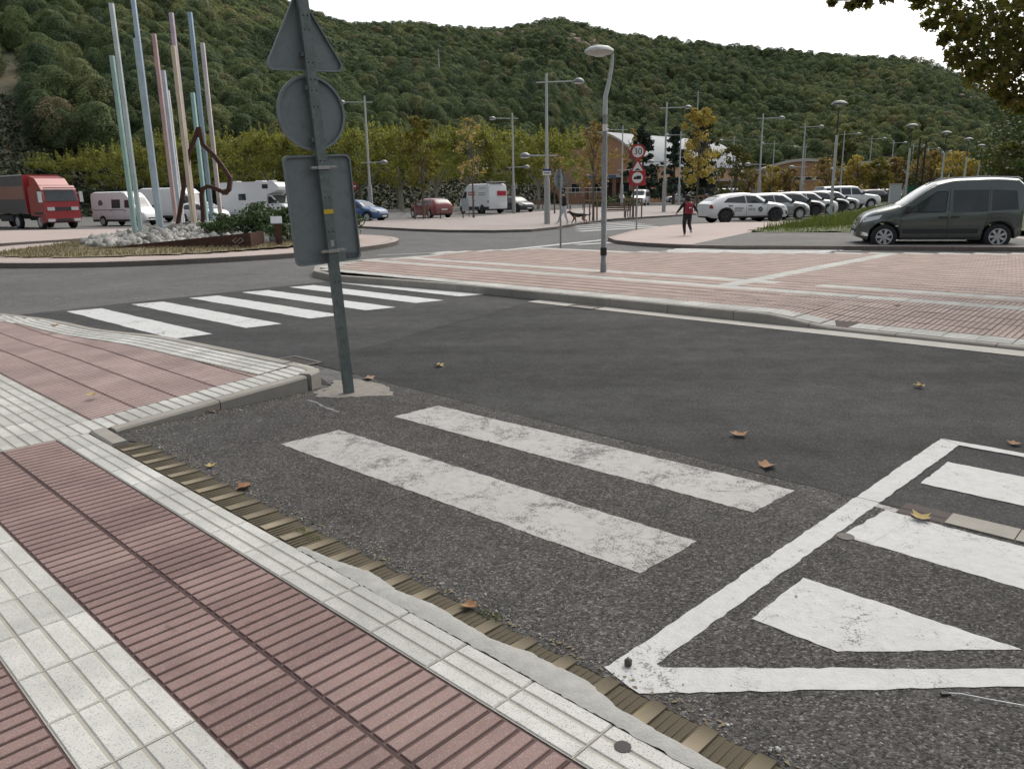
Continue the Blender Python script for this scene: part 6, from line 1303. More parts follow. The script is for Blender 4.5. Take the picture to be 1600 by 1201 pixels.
for k in range(12):
    fine = k >= 6; k = k % 6      # a fine-leaved set for the trees close to the foot of the hill
    # one ovoid crown with lumps: pines (0-3) taller and pointed, oaks (4-5) round
    m = 5200 if fine else 1500; z = rng.random(m); a = rng.uniform(0, 6.28, m); o1, o2, o3 = rng.uniform(0, 6, 3)
    if k < 4: pr = 0.36*np.sqrt(np.clip(1-((z-0.42)/0.6)**2, 0.015, 1)); zz0, zz1 = 0.12, 1.0
    else: pr = 0.42*np.sqrt(np.clip(1-((z-0.45)/0.58)**2, 0.02, 1)); zz0, zz1 = 0.02, 0.86
    lump = 1+0.22*np.sin(3*a+o1+4*z)+0.16*np.sin(5*a+o2-9*z)+0.14*np.sin(13*z+o3+2*a)
    q = pr*lump*(0.72+0.33*rng.random(m)**0.6); P_ = np.stack([q*np.cos(a), q*np.sin(a), zz0+(zz1-zz0)*z], 1)
    Nn = np.stack([np.cos(a), np.sin(a), 0.35+1.3*(z-0.4)], 1)+0.35*np.stack([np.cos(3*a+o1+4*z), np.sin(5*a+o2-9*z), np.cos(13*z+o3)], 1)
    V_, F_ = leaf_quads(P_, 0.0185 if fine else 0.035, Nn, 0.5)
    me = np_mesh('forest_tree', V_, F_, [m_forest, m_bark])
    tb = MB(); tb.tube([(0, 0, -0.1), (0.02, 0, 0.5), (0, 0.01, 0.85)], [0.025, 0.018, 0.008], 5); bm = bmesh.new(); bm.from_mesh(me); t2 = tb.mesh('tmp', m_bark); nf0 = len(bm.faces); bm.from_mesh(t2); bm.faces.ensure_lookup_table()
    for f in bm.faces[nf0:]: f.material_index = 1
    bm.to_mesh(me); bm.free(); protos.append(bpy.data.objects.new('forest_tree', me))
pts = []; sc = []; pk = []; rz_ = []
NT = 24000
while len(pts) < NT:
    az = rng.uniform(-0.86, 0.78); rb, rr = r_base(az), r_ridge(az); u = rng.random()**0.85*1.06; r = rb+16+(rr-rb-16)*u
    if az > 0.1: r = max(r, rb+12)
    x, y = r*math.sin(az), r*math.cos(az); dn = mnoise.fractal((x*0.02, y*0.02, 9.3), 1, 2, 3)
    if dn > 0.42 and rng.random() < 0.75: continue
    if az < -0.53 and r < rb+62 and rng.random() < 0.93: continue        # dry open slope at the far left
    big = 1.0+0.15*(az < -0.2)*(u < 0.45)
    pts.append((x, y, hill_z(az, r)-0.2)); oak = rng.random() < (0.35 if u < 0.4 else 0.22)
    sc.append(rng.uniform(2.6, 4.6)*big if oak else rng.uniform(3.2, 6.4)*big); pk.append((6 if r < 215 else 0)+(4+int(rng.integers(0, 2)) if oak else int(rng.integers(0, 4)))); rz_.append(rng.uniform(0, 6.28))
me = bpy.data.meshes.new('forest'); me.from_pydata(pts, [], [])
for nm, ty, dat in (('sc', 'FLOAT', sc), ('pk', 'INT', pk), ('rz', 'FLOAT', rz_)):
    at = me.attributes.new(nm, ty, 'POINT'); at.data.foreach_set('value', dat)
fo = link('forest', me); props(fo, 'dense green wood covering the hillside up to the ridge', 'forest', kind='stuff')
ng = bpy.data.node_groups.new('forest_nodes', 'GeometryNodeTree'); ng.interface.new_socket('Geometry', in_out='INPUT', socket_type='NodeSocketGeometry'); ng.interface.new_socket('Geometry', in_out='OUTPUT', socket_type='NodeSocketGeometry')
gi = ng.nodes.new('NodeGroupInput'); go = ng.nodes.new('NodeGroupOutput'); iop = ng.nodes.new('GeometryNodeInstanceOnPoints'); jn = ng.nodes.new('GeometryNodeGeometryToInstance')
for p in protos[::-1]:
    oi = ng.nodes.new('GeometryNodeObjectInfo'); oi.inputs['Object'].default_value = p; oi.inputs['As Instance'].default_value = True
    ng.links.new(oi.outputs['Geometry'], jn.inputs[0])
def attr(nm, ty):
    a = ng.nodes.new('GeometryNodeInputNamedAttribute'); a.data_type = ty; a.inputs['Name'].default_value = nm; return a.outputs['Attribute']
cx = ng.nodes.new('ShaderNodeCombineXYZ'); ng.links.new(attr('rz', 'FLOAT'), cx.inputs[2])
ng.links.new(gi.outputs[0], iop.inputs['Points']); ng.links.new(jn.outputs[0], iop.inputs['Instance']); iop.inputs['Pick Instance'].default_value = True
ng.links.new(attr('pk', 'INT'), iop.inputs['Instance Index']); ng.links.new(cx.outputs[0], iop.inputs['Rotation']); ng.links.new(attr('sc', 'FLOAT'), iop.inputs['Scale'])
ng.links.new(iop.outputs[0], go.inputs[0])
md = fo.modifiers.new('scatter', 'NODES'); md.node_group = ng
# pale rock bands below the ridge
VV, FF = [], []
def hill_hit(az, tn):
    rb, rr = r_base(az), r_ridge(az); best = None
    for k in range(60, 100):
        r = rb+(rr-rb)*k/100; z = hill_z(az, r)
        if (z-1.6)/r >= tn: return r, z
    return None
for (a0, a1, n) in (((-0.0235, 0.1791), (0.0368, 0.1823), 26), ((0.0692, 0.1714), (0.1322, 0.1621), 30), ((0.5025, 0.0948), (0.5465, 0.0692), 22), ((-0.1482, 0.1405), (-0.1019, 0.1464), 8)):
    for k in range(n):
        u = rng.random(); az = a0[0]+(a1[0]-a0[0])*u; tn = a0[1]+(a1[1]-a0[1])*u+rng.normal(0, 0.003); h = hill_hit(az, tn)
        if not h: continue
        r, z = h; sz = rng.uniform(0.9, 2.2); v = ICO_V*(1+rng.uniform(-0.25, 0.25, (12, 1)))*np.array([sz*1.7, sz, sz*0.9])+np.array([r*math.sin(az), r*math.cos(az), z+2.6]); FF.append(ICO_F+12*len(VV)); VV.append(v)
m_cliff = plain('sandstone', (0.24, 0.19, 0.15), 0.9, 0, 0.3, 0.4, 0.5, 1.5)
o = link('rock_outcrop', np_mesh('rock_outcrop', np.concatenate(VV), np.concatenate(FF), m_cliff, True)); o['kind'] = 'structure'
# electricity poles on the slope
for (a, lb) in (((-0.0818, 0.1463), 'thin power pole standing in the wood above the plane trees'), ((0.2307, 0.1163), 'lattice-thin power pole in the wood right of the spruces'), ((-0.3410, 0.1915), 'thin power pole on the slope behind the coloured poles')):
    h = hill_hit(a[0], a[1]-0.03) or (260, 1.6+a[1]*260-9)
    r = 200; z0 = hill_z(a[0], r); t = thing('power_pole', lb, 'pole', (r*math.sin(a[0]), r*math.cos(a[0]), z0)); ht = 1.6+a[1]*r-z0
    mb = MB(); mb.tube([(0, 0, -0.5), (0, 0, max(9, ht))], [0.22, 0.14], 6); mb.build('shaft', m_concl, t); mb = MB(); mb.box((0, 0, max(9, ht)-0.5), (1.8, 0.12, 0.12)); mb.build('crossarm', m_concl, t)

# ================================================================== PLANE TREE ROW
m_plane = [leaf_mat('plane_leaf_a', [(0.125, 0.155, 0.045), (0.19, 0.215, 0.068), (0.245, 0.262, 0.088), (0.30, 0.288, 0.108)], 0.5, 0.25), leaf_mat('plane_leaf_b', [(0.115, 0.138, 0.038), (0.175, 0.195, 0.056), (0.235, 0.245, 0.074), (0.295, 0.275, 0.096)], 0.5, 0.25)]
def plane_variant(k):
    cs, rs, ns = [], [], []
    for i in range(34):
        z = rng.uniform(3.3, 8.6); w = interp([3.3, 4.6, 7.0, 8.6], [1.9, 3.1, 3.0, 2.0], z); a = rng.uniform(0, 6.28); q = w*math.sqrt(rng.uniform(0.15, 1)); cs.append((q*math.cos(a), q*math.sin(a), z)); rs.append(rng.uniform(0.6, 1.15)); ns.append(85)
    P_, Nn = clump_points(cs, rs, ns, shell=0.4)
    up = []
    for i in range(26):
        a = rng.uniform(0, 6.28); q = 2.6*math.sqrt(rng.random()); z0, z1 = 7.4, rng.uniform(9.0, 10.8)-0.25*q
        m = 34; t_ = rng.random(m); w = 0.34*(1-t_)+0.06; up.append(np.stack([q*math.cos(a)*(1+0.12*t_)+rng.normal(0, 1, m)*w*0.5, q*math.sin(a)*(1+0.12*t_)+rng.normal(0, 1, m)*w*0.5, z0+(z1-z0)*t_], 1))
    U_ = np.concatenate(up); Nn = np.concatenate([Nn, rng.normal(0, 1, U_.shape)]); P_ = np.concatenate([P_, U_])
    V_, F_ = leaf_quads(P_, 0.165, Nn, 0.5); return np_mesh('crown', V_, F_, m_plane[k % 2])
pv = [plane_variant(k) for k in range(4)]
ptk = []
for k in range(2):
    forks = [(2.6, 1.9*math.cos(a), 1.9*math.sin(a), 2.6, 0.13) for a in np.linspace(0.3+k, 6.0+k, 6)]
    ptk.append(trunk_mb(3.0, 0.24, 0.2, (0.05, 0.05), forks).mesh('trunk', m_barkp, sm=50))
wl = ['first plane tree of the clipped row, at its left end', 'second plane tree of the row, above the white van', 'third plane tree of the row, behind the tall left poles', 'fourth plane tree of the row, behind the sky-blue pole', 'fifth plane tree of the row, behind the red pole', 'sixth plane tree of the row, behind the yellow pole', 'seventh plane tree of the row, above the motorhome', 'eighth plane tree of the row, behind the big sign', 'ninth plane tree of the row, right of the sign plate', 'tenth plane tree of the row, above the no-entry sign', 'eleventh plane tree of the row, its pale trunk left of the red car', 'twelfth plane tree of the row, above the red car', 'thirteenth plane tree of the row, behind the yellow young tree', 'fourteenth plane tree of the row, above the delivery van', 'fifteenth plane tree of the row, right of the delivery van', 'sixteenth plane tree of the row, above the black car', 'last plane tree of the row, beside the sports hall']
xs_ = [100, 150, 200, 250, 300, 348, 395, 443, 490, 540, 590, 638, 690, 742, 795, 845, 888]
for k, (px, lb) in enumerate(zip(xs_, wl)):
    Y = interp([100, 500, 900], [97, 92, 88], px); X = (px-800)/1200*Y*1.0; t = thing('plane_tree', lb, 'tree', (X, Y, -0.1 if Y < 97 else 0.2), rng.uniform(0, 6.28), 'clipped plane trees in a row')
    s_ = interp([100, 300, 600, 900], [0.74, 0.93, 0.98, 0.90], px)*rng.uniform(0.96, 1.04); t.scale = (s_, s_, s_)
    link('trunk', ptk[k % 2], t); link('crown', pv[k % 4], t)
SR = ['at the left end of the row, above the lorry', 'behind the teal pole foot', 'between the teal and the sky-blue pole', 'behind the red and yellow poles', 'right of the rust sculpture', 'above the motorhome', 'at the left edge of the sign plate', 'hidden behind the sign plate', 'above the no-entry sign', 'above the gap left of the red car', 'above the red car roof', 'behind the sparse pale young tree', 'behind the mast by the delivery van', 'behind the mast with the blue and white plate']
for k in range(14):
    px = 120+57*k; Y = 101+rng.uniform(-1, 1); X = (px-800)/1200*Y; t = thing('plane_tree', 'second-row plane tree '+SR[k], 'tree', (X, Y, 0.3), rng.uniform(0, 6.28), 'plane trees of the second row'); s_ = interp([100, 300, 600, 900], [0.76, 0.94, 0.98, 0.92], px)*rng.uniform(0.95, 1.03); t.scale = (s_, s_, s_)
    link('trunk', ptk[(k+1) % 2], t); link('crown', pv[(k+2) % 4], t)
# ivy on the bank behind the trunks, hedge at the left
m_ivy = leaf_mat('ivy', [(0.014, 0.022, 0.010), (0.022, 0.034, 0.013), (0.038, 0.05, 0.02)], 0.15, 0.5)
m_bank = leaf_mat('bank_grass', [(0.045, 0.065, 0.02), (0.07, 0.09, 0.03), (0.10, 0.11, 0.045)], 0.2, 0.3)
n = 42000; az = rng.uniform(-0.62, 0.10, n); rr = np.array([r_base(a) for a in az])+rng.uniform(1, 34, n); zz_ = np.array([hill_z(a, r) for a, r in zip(az, rr)])
P_ = np.stack([rr*np.sin(az), rr*np.cos(az), zz_+rng.uniform(0, 0.35, n)], 1); V_, F_ = leaf_quads(P_, 0.28, np.tile(np.array([[0, -0.7, 0.8]]), (n, 1)), 0.7)
props(link('ivy_bank', np_mesh('ivy_bank', V_, F_, m_ivy)), 'dark ivy covering the bank behind the plane trees', 'ivy', kind='stuff')
n = 9000; P_ = np.stack([rng.uniform(-56, -20, n), rng.uniform(0, 1, n), rng.uniform(0.0, 1.0, n)], 1); P_[:, 1] = 92.5+rng.normal(0, 0.8, n); P_[:, 2] = 3.2*P_[:, 2]+0.2*np.sin(P_[:, 0]*1.7)
V_, F_ = leaf_quads(P_, 0.2, rng.normal(0, 1, (n, 3))+np.array([0, -0.8, 0.4]), 0.6); t = thing('hedge', 'long dark hedge below the plane trees behind the motorhome', 'hedge', (-38, 92.5, 0))
o = link('foliage', np_mesh('foliage', V_-np.array([-38, 92.5, 0]), F_, m_ivy), t); o['kind'] = 'stuff'
mb = MB()
for x in np.arange(-17, 18, 1.6): mb.tube([(x, 0, -0.3), (x+0.1, 0, 2.4)], [0.05, 0.03], 5)
o = mb.build('stems', m_bark, t); o['kind'] = 'stuff'

# ================================================================== SINGLE TREES
def ctree(name, label, X, Y, H_, z0, w, mat, n=2600, leaf=0.13, shape='oval', group=None, trunk=0.07, zb=0.0, shell=0.3, clumps=40, bark=None, lean=(0, 0)):
    t = thing(name, label, 'tree', (X, Y, zb), rng.uniform(0, 6.28) if shape != 'umbrella' else 0, group); cs, rs = [], []
    for i in range(clumps):
        u = rng.random()
        if shape == 'oval': k = math.sqrt(max(0.03, 1-((u-0.42)/0.6)**2))
        elif shape == 'cone': k = (1-u)**0.9+0.06
        elif shape == 'column': k = 0.9*min(1, (1-u)*3+0.25)*min(1, u*4+0.5)
        elif shape == 'umbrella': k = math.sqrt(max(0.02, 1-u*u*0.92))
        else: k = 0.8
        z = z0+(H_-z0)*u; a = rng.uniform(0, 6.28); q = w/2*k*math.sqrt(rng.random()); cs.append((q*math.cos(a), q*math.sin(a), z)); rs.append((0.16 if shape == 'cone' else 0.2)*w*rng.uniform(0.6, 1.15)*(0.4+0.6*k))
    P_, Nn = clump_points(cs, rs, [max(4, n//clumps)]*clumps, shell=shell, squash=0.5 if shape == 'cone' else 0.85)
    V_, F_ = leaf_quads(P_, leaf, Nn, 0.55); o = link('crown', np_mesh('crown', V_, F_, mat), t); o['kind'] = 'stuff'
    forks = []
    if shape in ('oval', 'umbrella', 'sparse'):
        for i in range(9):
            a = rng.uniform(0, 6.28); zf = rng.uniform(z0*0.8, z0+(H_-z0)*0.5); L = (H_-zf)*0.6; forks.append((zf, w*0.36*math.cos(a), w*0.36*math.sin(a), L, trunk*0.5))
    trunk_mb(H_*0.82, trunk, trunk*0.3, lean, forks).build('trunk', bark or m_bark, t, sm=50); return t
m_yel1 = leaf_mat('leaf_yellow', [(0.20, 0.165, 0.045), (0.32, 0.26, 0.075), (0.42, 0.34, 0.115)], 0.4, 1.0); m_yg = leaf_mat('leaf_yellowgreen', [(0.10, 0.105, 0.024), (0.16, 0.15, 0.034), (0.22, 0.19, 0.05)], 0.4, 1.0)
m_org = leaf_mat('leaf_orange', [(0.16, 0.115, 0.05), (0.22, 0.165, 0.072), (0.28, 0.215, 0.10)], 0.4, 1.0); m_pal = leaf_mat('leaf_pale_brown', [(0.22, 0.17, 0.075), (0.32, 0.25, 0.12), (0.40, 0.33, 0.18)], 0.4, 1.0)
m_spr = leaf_mat('needle_dark', [(0.018, 0.03, 0.022), (0.03, 0.046, 0.032), (0.045, 0.064, 0.042)], 0.1, 1.0); m_olv = leaf_mat('leaf_olive', [(0.055, 0.065, 0.018), (0.085, 0.09, 0.026), (0.12, 0.115, 0.036)], 0.35, 0.8)
m_pine = leaf_mat('needle_pine', [(0.04, 0.066, 0.022), (0.065, 0.098, 0.032), (0.09, 0.125, 0.042)], 0.2, 0.8); m_jun = leaf_mat('juniper', [(0.03, 0.058, 0.02), (0.05, 0.088, 0.03), (0.075, 0.115, 0.045)], 0.15, 1.5)
G_ = 'young autumn trees on the plaza'
x_, y_ = (-5.79, 53.34); ctree('young_tree', 'young yellow-green tree in front of the red car', x_, y_, 6.6, 2.1, 2.4, m_yg, 2400, 0.11, group=G_, zb=0.1)
x_, y_ = (-2.44, 54.26); ctree('young_tree', 'sparse pale young tree in front of the delivery van', x_, y_, 6.6, 2.7, 2.5, m_pal, 520, 0.10, group=G_, zb=0.1, shell=0.1, clumps=30)
ctree('young_tree', 'orange-brown young tree in the guard beside the dog', *GUARDS[0], 5.2, 1.9, 2.3, m_org, 1000, 0.10, group=G_, zb=0.1)
ctree('young_tree', 'thin rusty young tree in the guard behind the speed sign', *GUARDS[1], 5.2, 2.2, 1.3, m_org, 500, 0.09, group=G_, zb=0.1, clumps=18)
ctree('young_tree', 'golden yellow young tree right of the running child', *GUARDS[2], 7.4, 2.2, 3.1, m_yel1, 2600, 0.12, group=G_, zb=0.1)
ctree('young_tree', 'orange leafed tree behind the lamp mast with the plate', 3.6, 62, 4.6, 2.0, 1.9, m_org, 700, 0.12, group=G_)
ctree('spruce', 'dark spruce just right of the 30 sign', 18.6, 110, 10.8, 1.0, 6.4, m_spr, 3600, 0.28, 'cone', 'dark spruces by the sports hall', 0.2, clumps=90)
ctree('spruce', 'dark spruce in front of the white vaulted roof', 21.9, 105, 9.8, 0.8, 5.2, m_spr, 3000, 0.26, 'cone', 'dark spruces by the sports hall', 0.2, clumps=80)
ctree('spruce', 'broad dark spruce at the right end of the vaulted roof', 27.0, 113, 12.8, 0.8, 7.0, m_spr, 4000, 0.3, 'cone', 'dark spruces by the sports hall', 0.2, clumps=90)
ctree('poplar', 'olive green columnar poplar behind the golden tree', 30.4, 122, 13.2, 2.0, 4.2, m_olv, 2600, 0.24, 'column', 'olive poplars', 0.2)
ctree('poplar', 'olive green columnar poplar behind the nearest post-top lamp', 52.6, 124, 11.6, 2.0, 4.6, m_olv, 2600, 0.24, 'column', 'olive poplars', 0.2)
lst = [('olive bushy tree above the far white minibus', 1140, 95, 6.6, 4.6, m_olv), ('yellow tree left of the arched brick building', 1192, 108, 4.6, 3.6, m_yel1), ('brown-orange tree before the arched brick building', 1222, 106, 4.4, 3.4, m_org), ('orange tree at the right end of the arched building', 1276, 100, 5.2, 4.4, m_org), ('pale yellow tree between the two posts left of the flat building', 1322, 98, 5.4, 3.6, m_yel1), ('yellow tree right of the flat roofed building', 1352, 96, 5.0, 3.4, m_yg), ('rusty tree behind the black suv', 1378, 100, 5.2, 3.6, m_org), ('brown tree left of the third post-top lamp', 1432, 92, 5.6, 4.2, m_org), ('dark olive tree behind the green mesh fence', 1416, 100, 6.0, 4.6, m_olv), ('bright yellow bushy tree above the green van windscreen', 1470, 84, 5.0, 4.6, m_yel1), ('dark olive tree in front of the big pine', 1555, 78, 5.6, 5.0, m_olv), ('green shrubby tree behind the green van rear', 1590, 74, 4.4, 4.4, m_pine), ('orange tree by the brick entrance right of the round sign', 1160, 112, 4.4, 3.2, m_org)]
for lb, px, Y, H_, w, mt in lst: ctree('far_tree', lb, (px-800)/1200*Y*1.01, Y, H_, 1.2, w, mt, 1500, 0.19, group='autumn trees of the far car park', trunk=0.12)
ctree('stone_pine', 'big round dark green pine behind the rear of the green van', 57.5, 86, 10.0, 3.4, 13.5, m_pine, 9000, 0.2, 'umbrella', trunk=0.35, clumps=110, shell=0.6)
# juniper on the island
def bush(name, label, cat, X, Y, zb, wx, wy, h, mat, n, leaf, spiky=True):
    t = thing(name, label, cat, (X, Y, zb)); m = 60; P_ = []; Nn = []
    for i in range(m):
        a = rng.uniform(0, 6.28); q = math.sqrt(rng.random()); bx_, by_ = wx*q*math.cos(a)*0.75, wy*q*math.sin(a)*0.75; hh = h*(1-0.55*q*q)*rng.uniform(0.7, 1.1); k = n//m; t_ = rng.random(k)
        ox, oy = math.cos(a)*0.35*wx*t_*q, math.sin(a)*0.35*wy*t_*q; sp = 0.16*(1-0.6*t_)*min(wx, wy)*0.8
        P_.append(np.stack([bx_+ox+rng.normal(0, 1, k)*sp, by_+oy+rng.normal(0, 1, k)*sp, hh*t_+0.03], 1)); Nn.append(rng.normal(0, 1, (k, 3))+np.array([math.cos(a)*q, math.sin(a)*q, 0.6]))
    V_, F_ = leaf_quads(np.concatenate(P_), leaf, np.concatenate(Nn), 0.7); o = link('foliage', np_mesh('foliage', V_, F_, mat), t); o['kind'] = 'stuff'
    mb = MB()
    for i in range(7): a = i*0.9; mb.tube([(0, 0, -0.05), (wx*0.3*math.cos(a), wy*0.3*math.sin(a), h*0.35), (wx*0.55*math.cos(a), wy*0.55*math.sin(a), h*0.6)], [0.04, 0.03, 0.012], 5)
    mb.build('stems', m_bark, t); return t
bush('juniper_bush', 'low spreading juniper on the roundabout left of the big sign', 'bush', -7.9, 27.4, 0.2, 2.7, 2.3, 1.3, m_jun, 26000, 0.055)
for k, (px, Y, w, h, lb) in enumerate(((1395, 90, 3.5, 1.6, 'dark shrub below the brown tree'), (1500, 80, 5.0, 1.8, 'wide dark shrub left of the big pine'), (1580, 70, 5.0, 1.6, 'wide shrub behind the green van rear window'), (960, 96, 3.2, 1.5, 'clipped dark shrub in front of the sports hall entrance'))):
    bush('shrub', lb, 'shrub', (px-800)/1200*Y, Y, 0, w, 1.5, h, m_pine, 1800, 0.14)

# ================================================================== GRASS
def blades(name, label, poly, n, h0, h1, mat, zf, w=0.012, kind='stuff', clump=None):
    xs = [p[0] for p in poly]; ys = [p[1] for p in poly]; B_ = []
    while len(B_) < n:
        x, y = rng.uniform(min(xs), max(xs)), rng.uniform(min(ys), max(ys))
        if not inpoly(x, y, poly): continue
        if clump and mnoise.noise((x*clump, y*clump, 0.0)) < rng.uniform(-0.35, 0.25): continue
        B_.append((x, y, zf(x, y)))
    B_ = np.array(B_); h = rng.uniform(h0, h1, n); a = rng.uniform(0, 6.28, n); d = np.stack([np.cos(a), np.sin(a), 0*a], 1); l = np.stack([rng.normal(0, 0.35, n)*h, rng.normal(0, 0.35, n)*h, h], 1); ww = w*rng.uniform(0.7, 1.5, (n, 1))
    V_ = np.stack([B_-d*ww, B_+d*ww, B_+d*ww*0.5+l*0.6, B_+l*1.0], 1); o = link(name, np_mesh(name, V_.reshape(-1, 3), np.arange(4*n).reshape(-1, 4), mat)); return props(o, label, 'grass', kind=kind)
m_grs = leaf_mat('grass', [(0.07, 0.10, 0.026), (0.105, 0.14, 0.038), (0.15, 0.175, 0.058)], 0.3, 0.8); m_dry = leaf_mat('dry_grass', [(0.14, 0.12, 0.07), (0.20, 0.17, 0.10), (0.27, 0.235, 0.15)], 0.3, 1.2)
VERGE = [(8.8, 28.7), (12.4, 27.4), (16.2, 26.2), (30, 23), (38, 38), (46, 62), (52, 95), (44, 92), (30, 62), (14.9, 38.1), (9.7, 30.6)]
m_vg = N('verge_soil'); m_vg.set(Roughness=0.95); m_vg.color(m_vg.mix(m_vg.noise(1.5, 5), (0.055, 0.075, 0.025), (0.10, 0.11, 0.045))); m_vg = m_vg.mat
def zverge(x, y): return 0.11+0.4*smooth((x*0.55-y*0.28+3.0)/6)*smooth((edge_dist(x, y, VERGE))/1.5)
gv = {}; vs = []; fs = []; G = 0.8
for i in range(56):
    for j in range(94):
        x, y = 8.5+i*G, 22.5+j*G
        if not inpoly(x+G/2, y+G/2, VERGE): continue
        ids = []
        for (a, b) in ((0, 0), (1, 0), (1, 1), (0, 1)):
            k = (i+a, j+b)
            if k not in gv: gv[k] = len(vs); vs.append((x+a*G, y+b*G, zverge(x+a*G, y+b*G)))
            ids.append(gv[k])
        fs.append(ids)
mb = MB(); mb.add(vs, fs); mb.build('verge', m_vg, sm=80, fix=False)['kind'] = 'structure'
blades('verge_grass', 'green grass on the verge behind the grey-green van', VERGE, 60000, 0.04, 0.12, m_grs, zverge, 0.016)
blades('verge_weeds', 'taller weeds along the verge in front of the parked cars', [(9.9, 30.6), (13, 30.2), (20, 38), (32, 60), (29.5, 61), (15.2, 38.2)], 9000, 0.15, 0.42, m_grs, zverge, 0.022, clump=0.6)
blades('island_grass', 'dry grass at the front of the roundabout bed', [p for p in BED], 14000, 0.03, 0.13, m_dry, lambda x, y: zmound(x, y) if (y < 24.2 or x < -13.6 or (x > -8.4 and y < 26)) else -0.5, 0.012)
# weeds in the grooved kerb
blades('kerb_weeds', 'small green weeds in the grooved kerb joints', [S(1.9, 1.87), S(2.02, 1.87), S(2.02, 1.92), S(1.9, 1.92)], 60, 0.01, 0.035, m_grs, lambda x, y: ZR, 0.0022)
blades('kerb_weeds', 'weed tuft at the kerb left of the worn stripes', [S(3.05, 1.80), S(3.25, 1.80), S(3.25, 1.84), S(3.05, 1.84)], 60, 0.008, 0.03, m_grs, lambda x, y: -0.01, 0.002)

# ================================================================== OVERHANGING TREE AT THE RIGHT
m_ovl = leaf_mat('overhang_leaf', [(0.055, 0.072, 0.02), (0.095, 0.108, 0.03), (0.14, 0.138, 0.04), (0.19, 0.155, 0.048)], 0.55, 1.4)
TX, TY = 11.6, 12.2
t = thing('plane_tree', 'near plane tree outside the right edge, its leafy branches hanging into the picture', 'tree', (TX, TY, 0.1))
cl = [((7.14, 12.00, 3.76), 0.75), ((7.81, 12.20, 3.26), 0.62), ((6.96, 12.50, 3.95), 0.42), ((6.62, 12.00, 3.44), 0.20), ((6.94, 11.80, 3.30), 0.40), ((6.55, 12.40, 4.17), 0.34), ((6.20, 12.10, 3.90), 0.12), ((7.47, 12.00, 2.88), 0.22), ((5.28, 12.30, 4.27), 0.12), ((5.10, 12.30, 4.22), 0.08), ((4.81, 12.30, 4.29), 0.06), ((5.60, 12.30, 4.35), 0.15), ((6.08, 12.30, 4.31), 0.2), ((6.89, 12.00, 3.20), 0.16), ((7.36, 12.20, 3.04), 0.2), ((6.47, 12.20, 3.73), 0.10), ((7.78, 12.20, 2.77), 0.12),
      ((8.36, 12.00, 3.66), 1.1), ((8.16, 12.50, 4.81), 1.1), ((6.47, 12.00, 4.70), 0.7), ((8.91, 12.30, 5.08), 1.6), ((5.93, 12.40, 4.82), 0.5)]
LC = []; 
for (c, r_) in cl:
    n = int(50+1350*r_**2.1); d = rng.normal(0, 1, (n, 3)); d /= np.linalg.norm(d, axis=1, keepdims=True); LC.append(np.array(c)+d*(r_*(rng.random((n, 1))**0.45))*np.array([1, 1, 0.85]))
LC = np.concatenate(LC)-np.array([TX, TY, 0.1]); n = len(LC)
LOB = np.array([(0, -0.35), (0.42, -0.5), (0.36, -0.1), (0.95, 0.05), (0.42, 0.3), (0.0, 1.05), (-0.42, 0.3), (-0.95, 0.05), (-0.36, -0.1), (-0.42, -0.5)])
a = rng.normal(0, 1, (n, 3))*0.75+np.array([0, -0.55, 0.35]); a /= np.linalg.norm(a, axis=1, keepdims=True); dn = np.array([0, 0, -1.0])+rng.normal(0, 0.5, (n, 3)); b = dn-a*np.sum(dn*a, 1, keepdims=True); b /= np.linalg.norm(b, axis=1, keepdims=True); c = np.cross(a, b); s_ = rng.uniform(0.04, 0.085, (n, 1, 1))
V_ = LC[:, None, :]+s_*(c[:, None, :]*LOB[None, :, 0:1]+b[:, None, :]*LOB[None, :, 1:2]) - a[:, None, :]*s_*0.35*(LOB[None, :, 0:1]**2)
V_ = np.concatenate([V_, LC[:, None, :]], 1); tri = np.array([(i, (i+1) % 10, 10) for i in range(10)]); F_ = (tri[None]+11*np.arange(n)[:, None, None]).reshape(-1, 3)
o = link('crown', np_mesh('crown', V_.reshape(-1, 3), F_, m_ovl, True), t); o['kind'] = 'stuff'
mb = trunk_mb(4.2, 0.26, 0.2, (0, 0)); 
def loc(p): return (p[0]-TX, p[1]-TY, p[2]-0.1)
for path in ([(8.57, 12.20, 3.86), (7.59, 12.10, 3.69), (7.06, 12.20, 3.85), (6.42, 12.30, 4.16)], [(7.88, 12.20, 3.44), (7.21, 12.00, 3.24), (6.83, 12.00, 3.25)], [(7.21, 12.30, 4.60), (6.30, 12.30, 4.37), (5.65, 12.30, 4.32), (4.81, 12.30, 4.29)], [(8.20, 12.20, 3.16), (7.70, 12.10, 2.89), (7.41, 12.00, 2.81)]):
    mb.tube([(0, 0, 3.2)]+[loc(p) for p in path], [0.09]+[0.045*(1-k/len(path))+0.006 for k in range(len(path))], 6)
mb.build('trunk', m_barkp, t, sm=50)

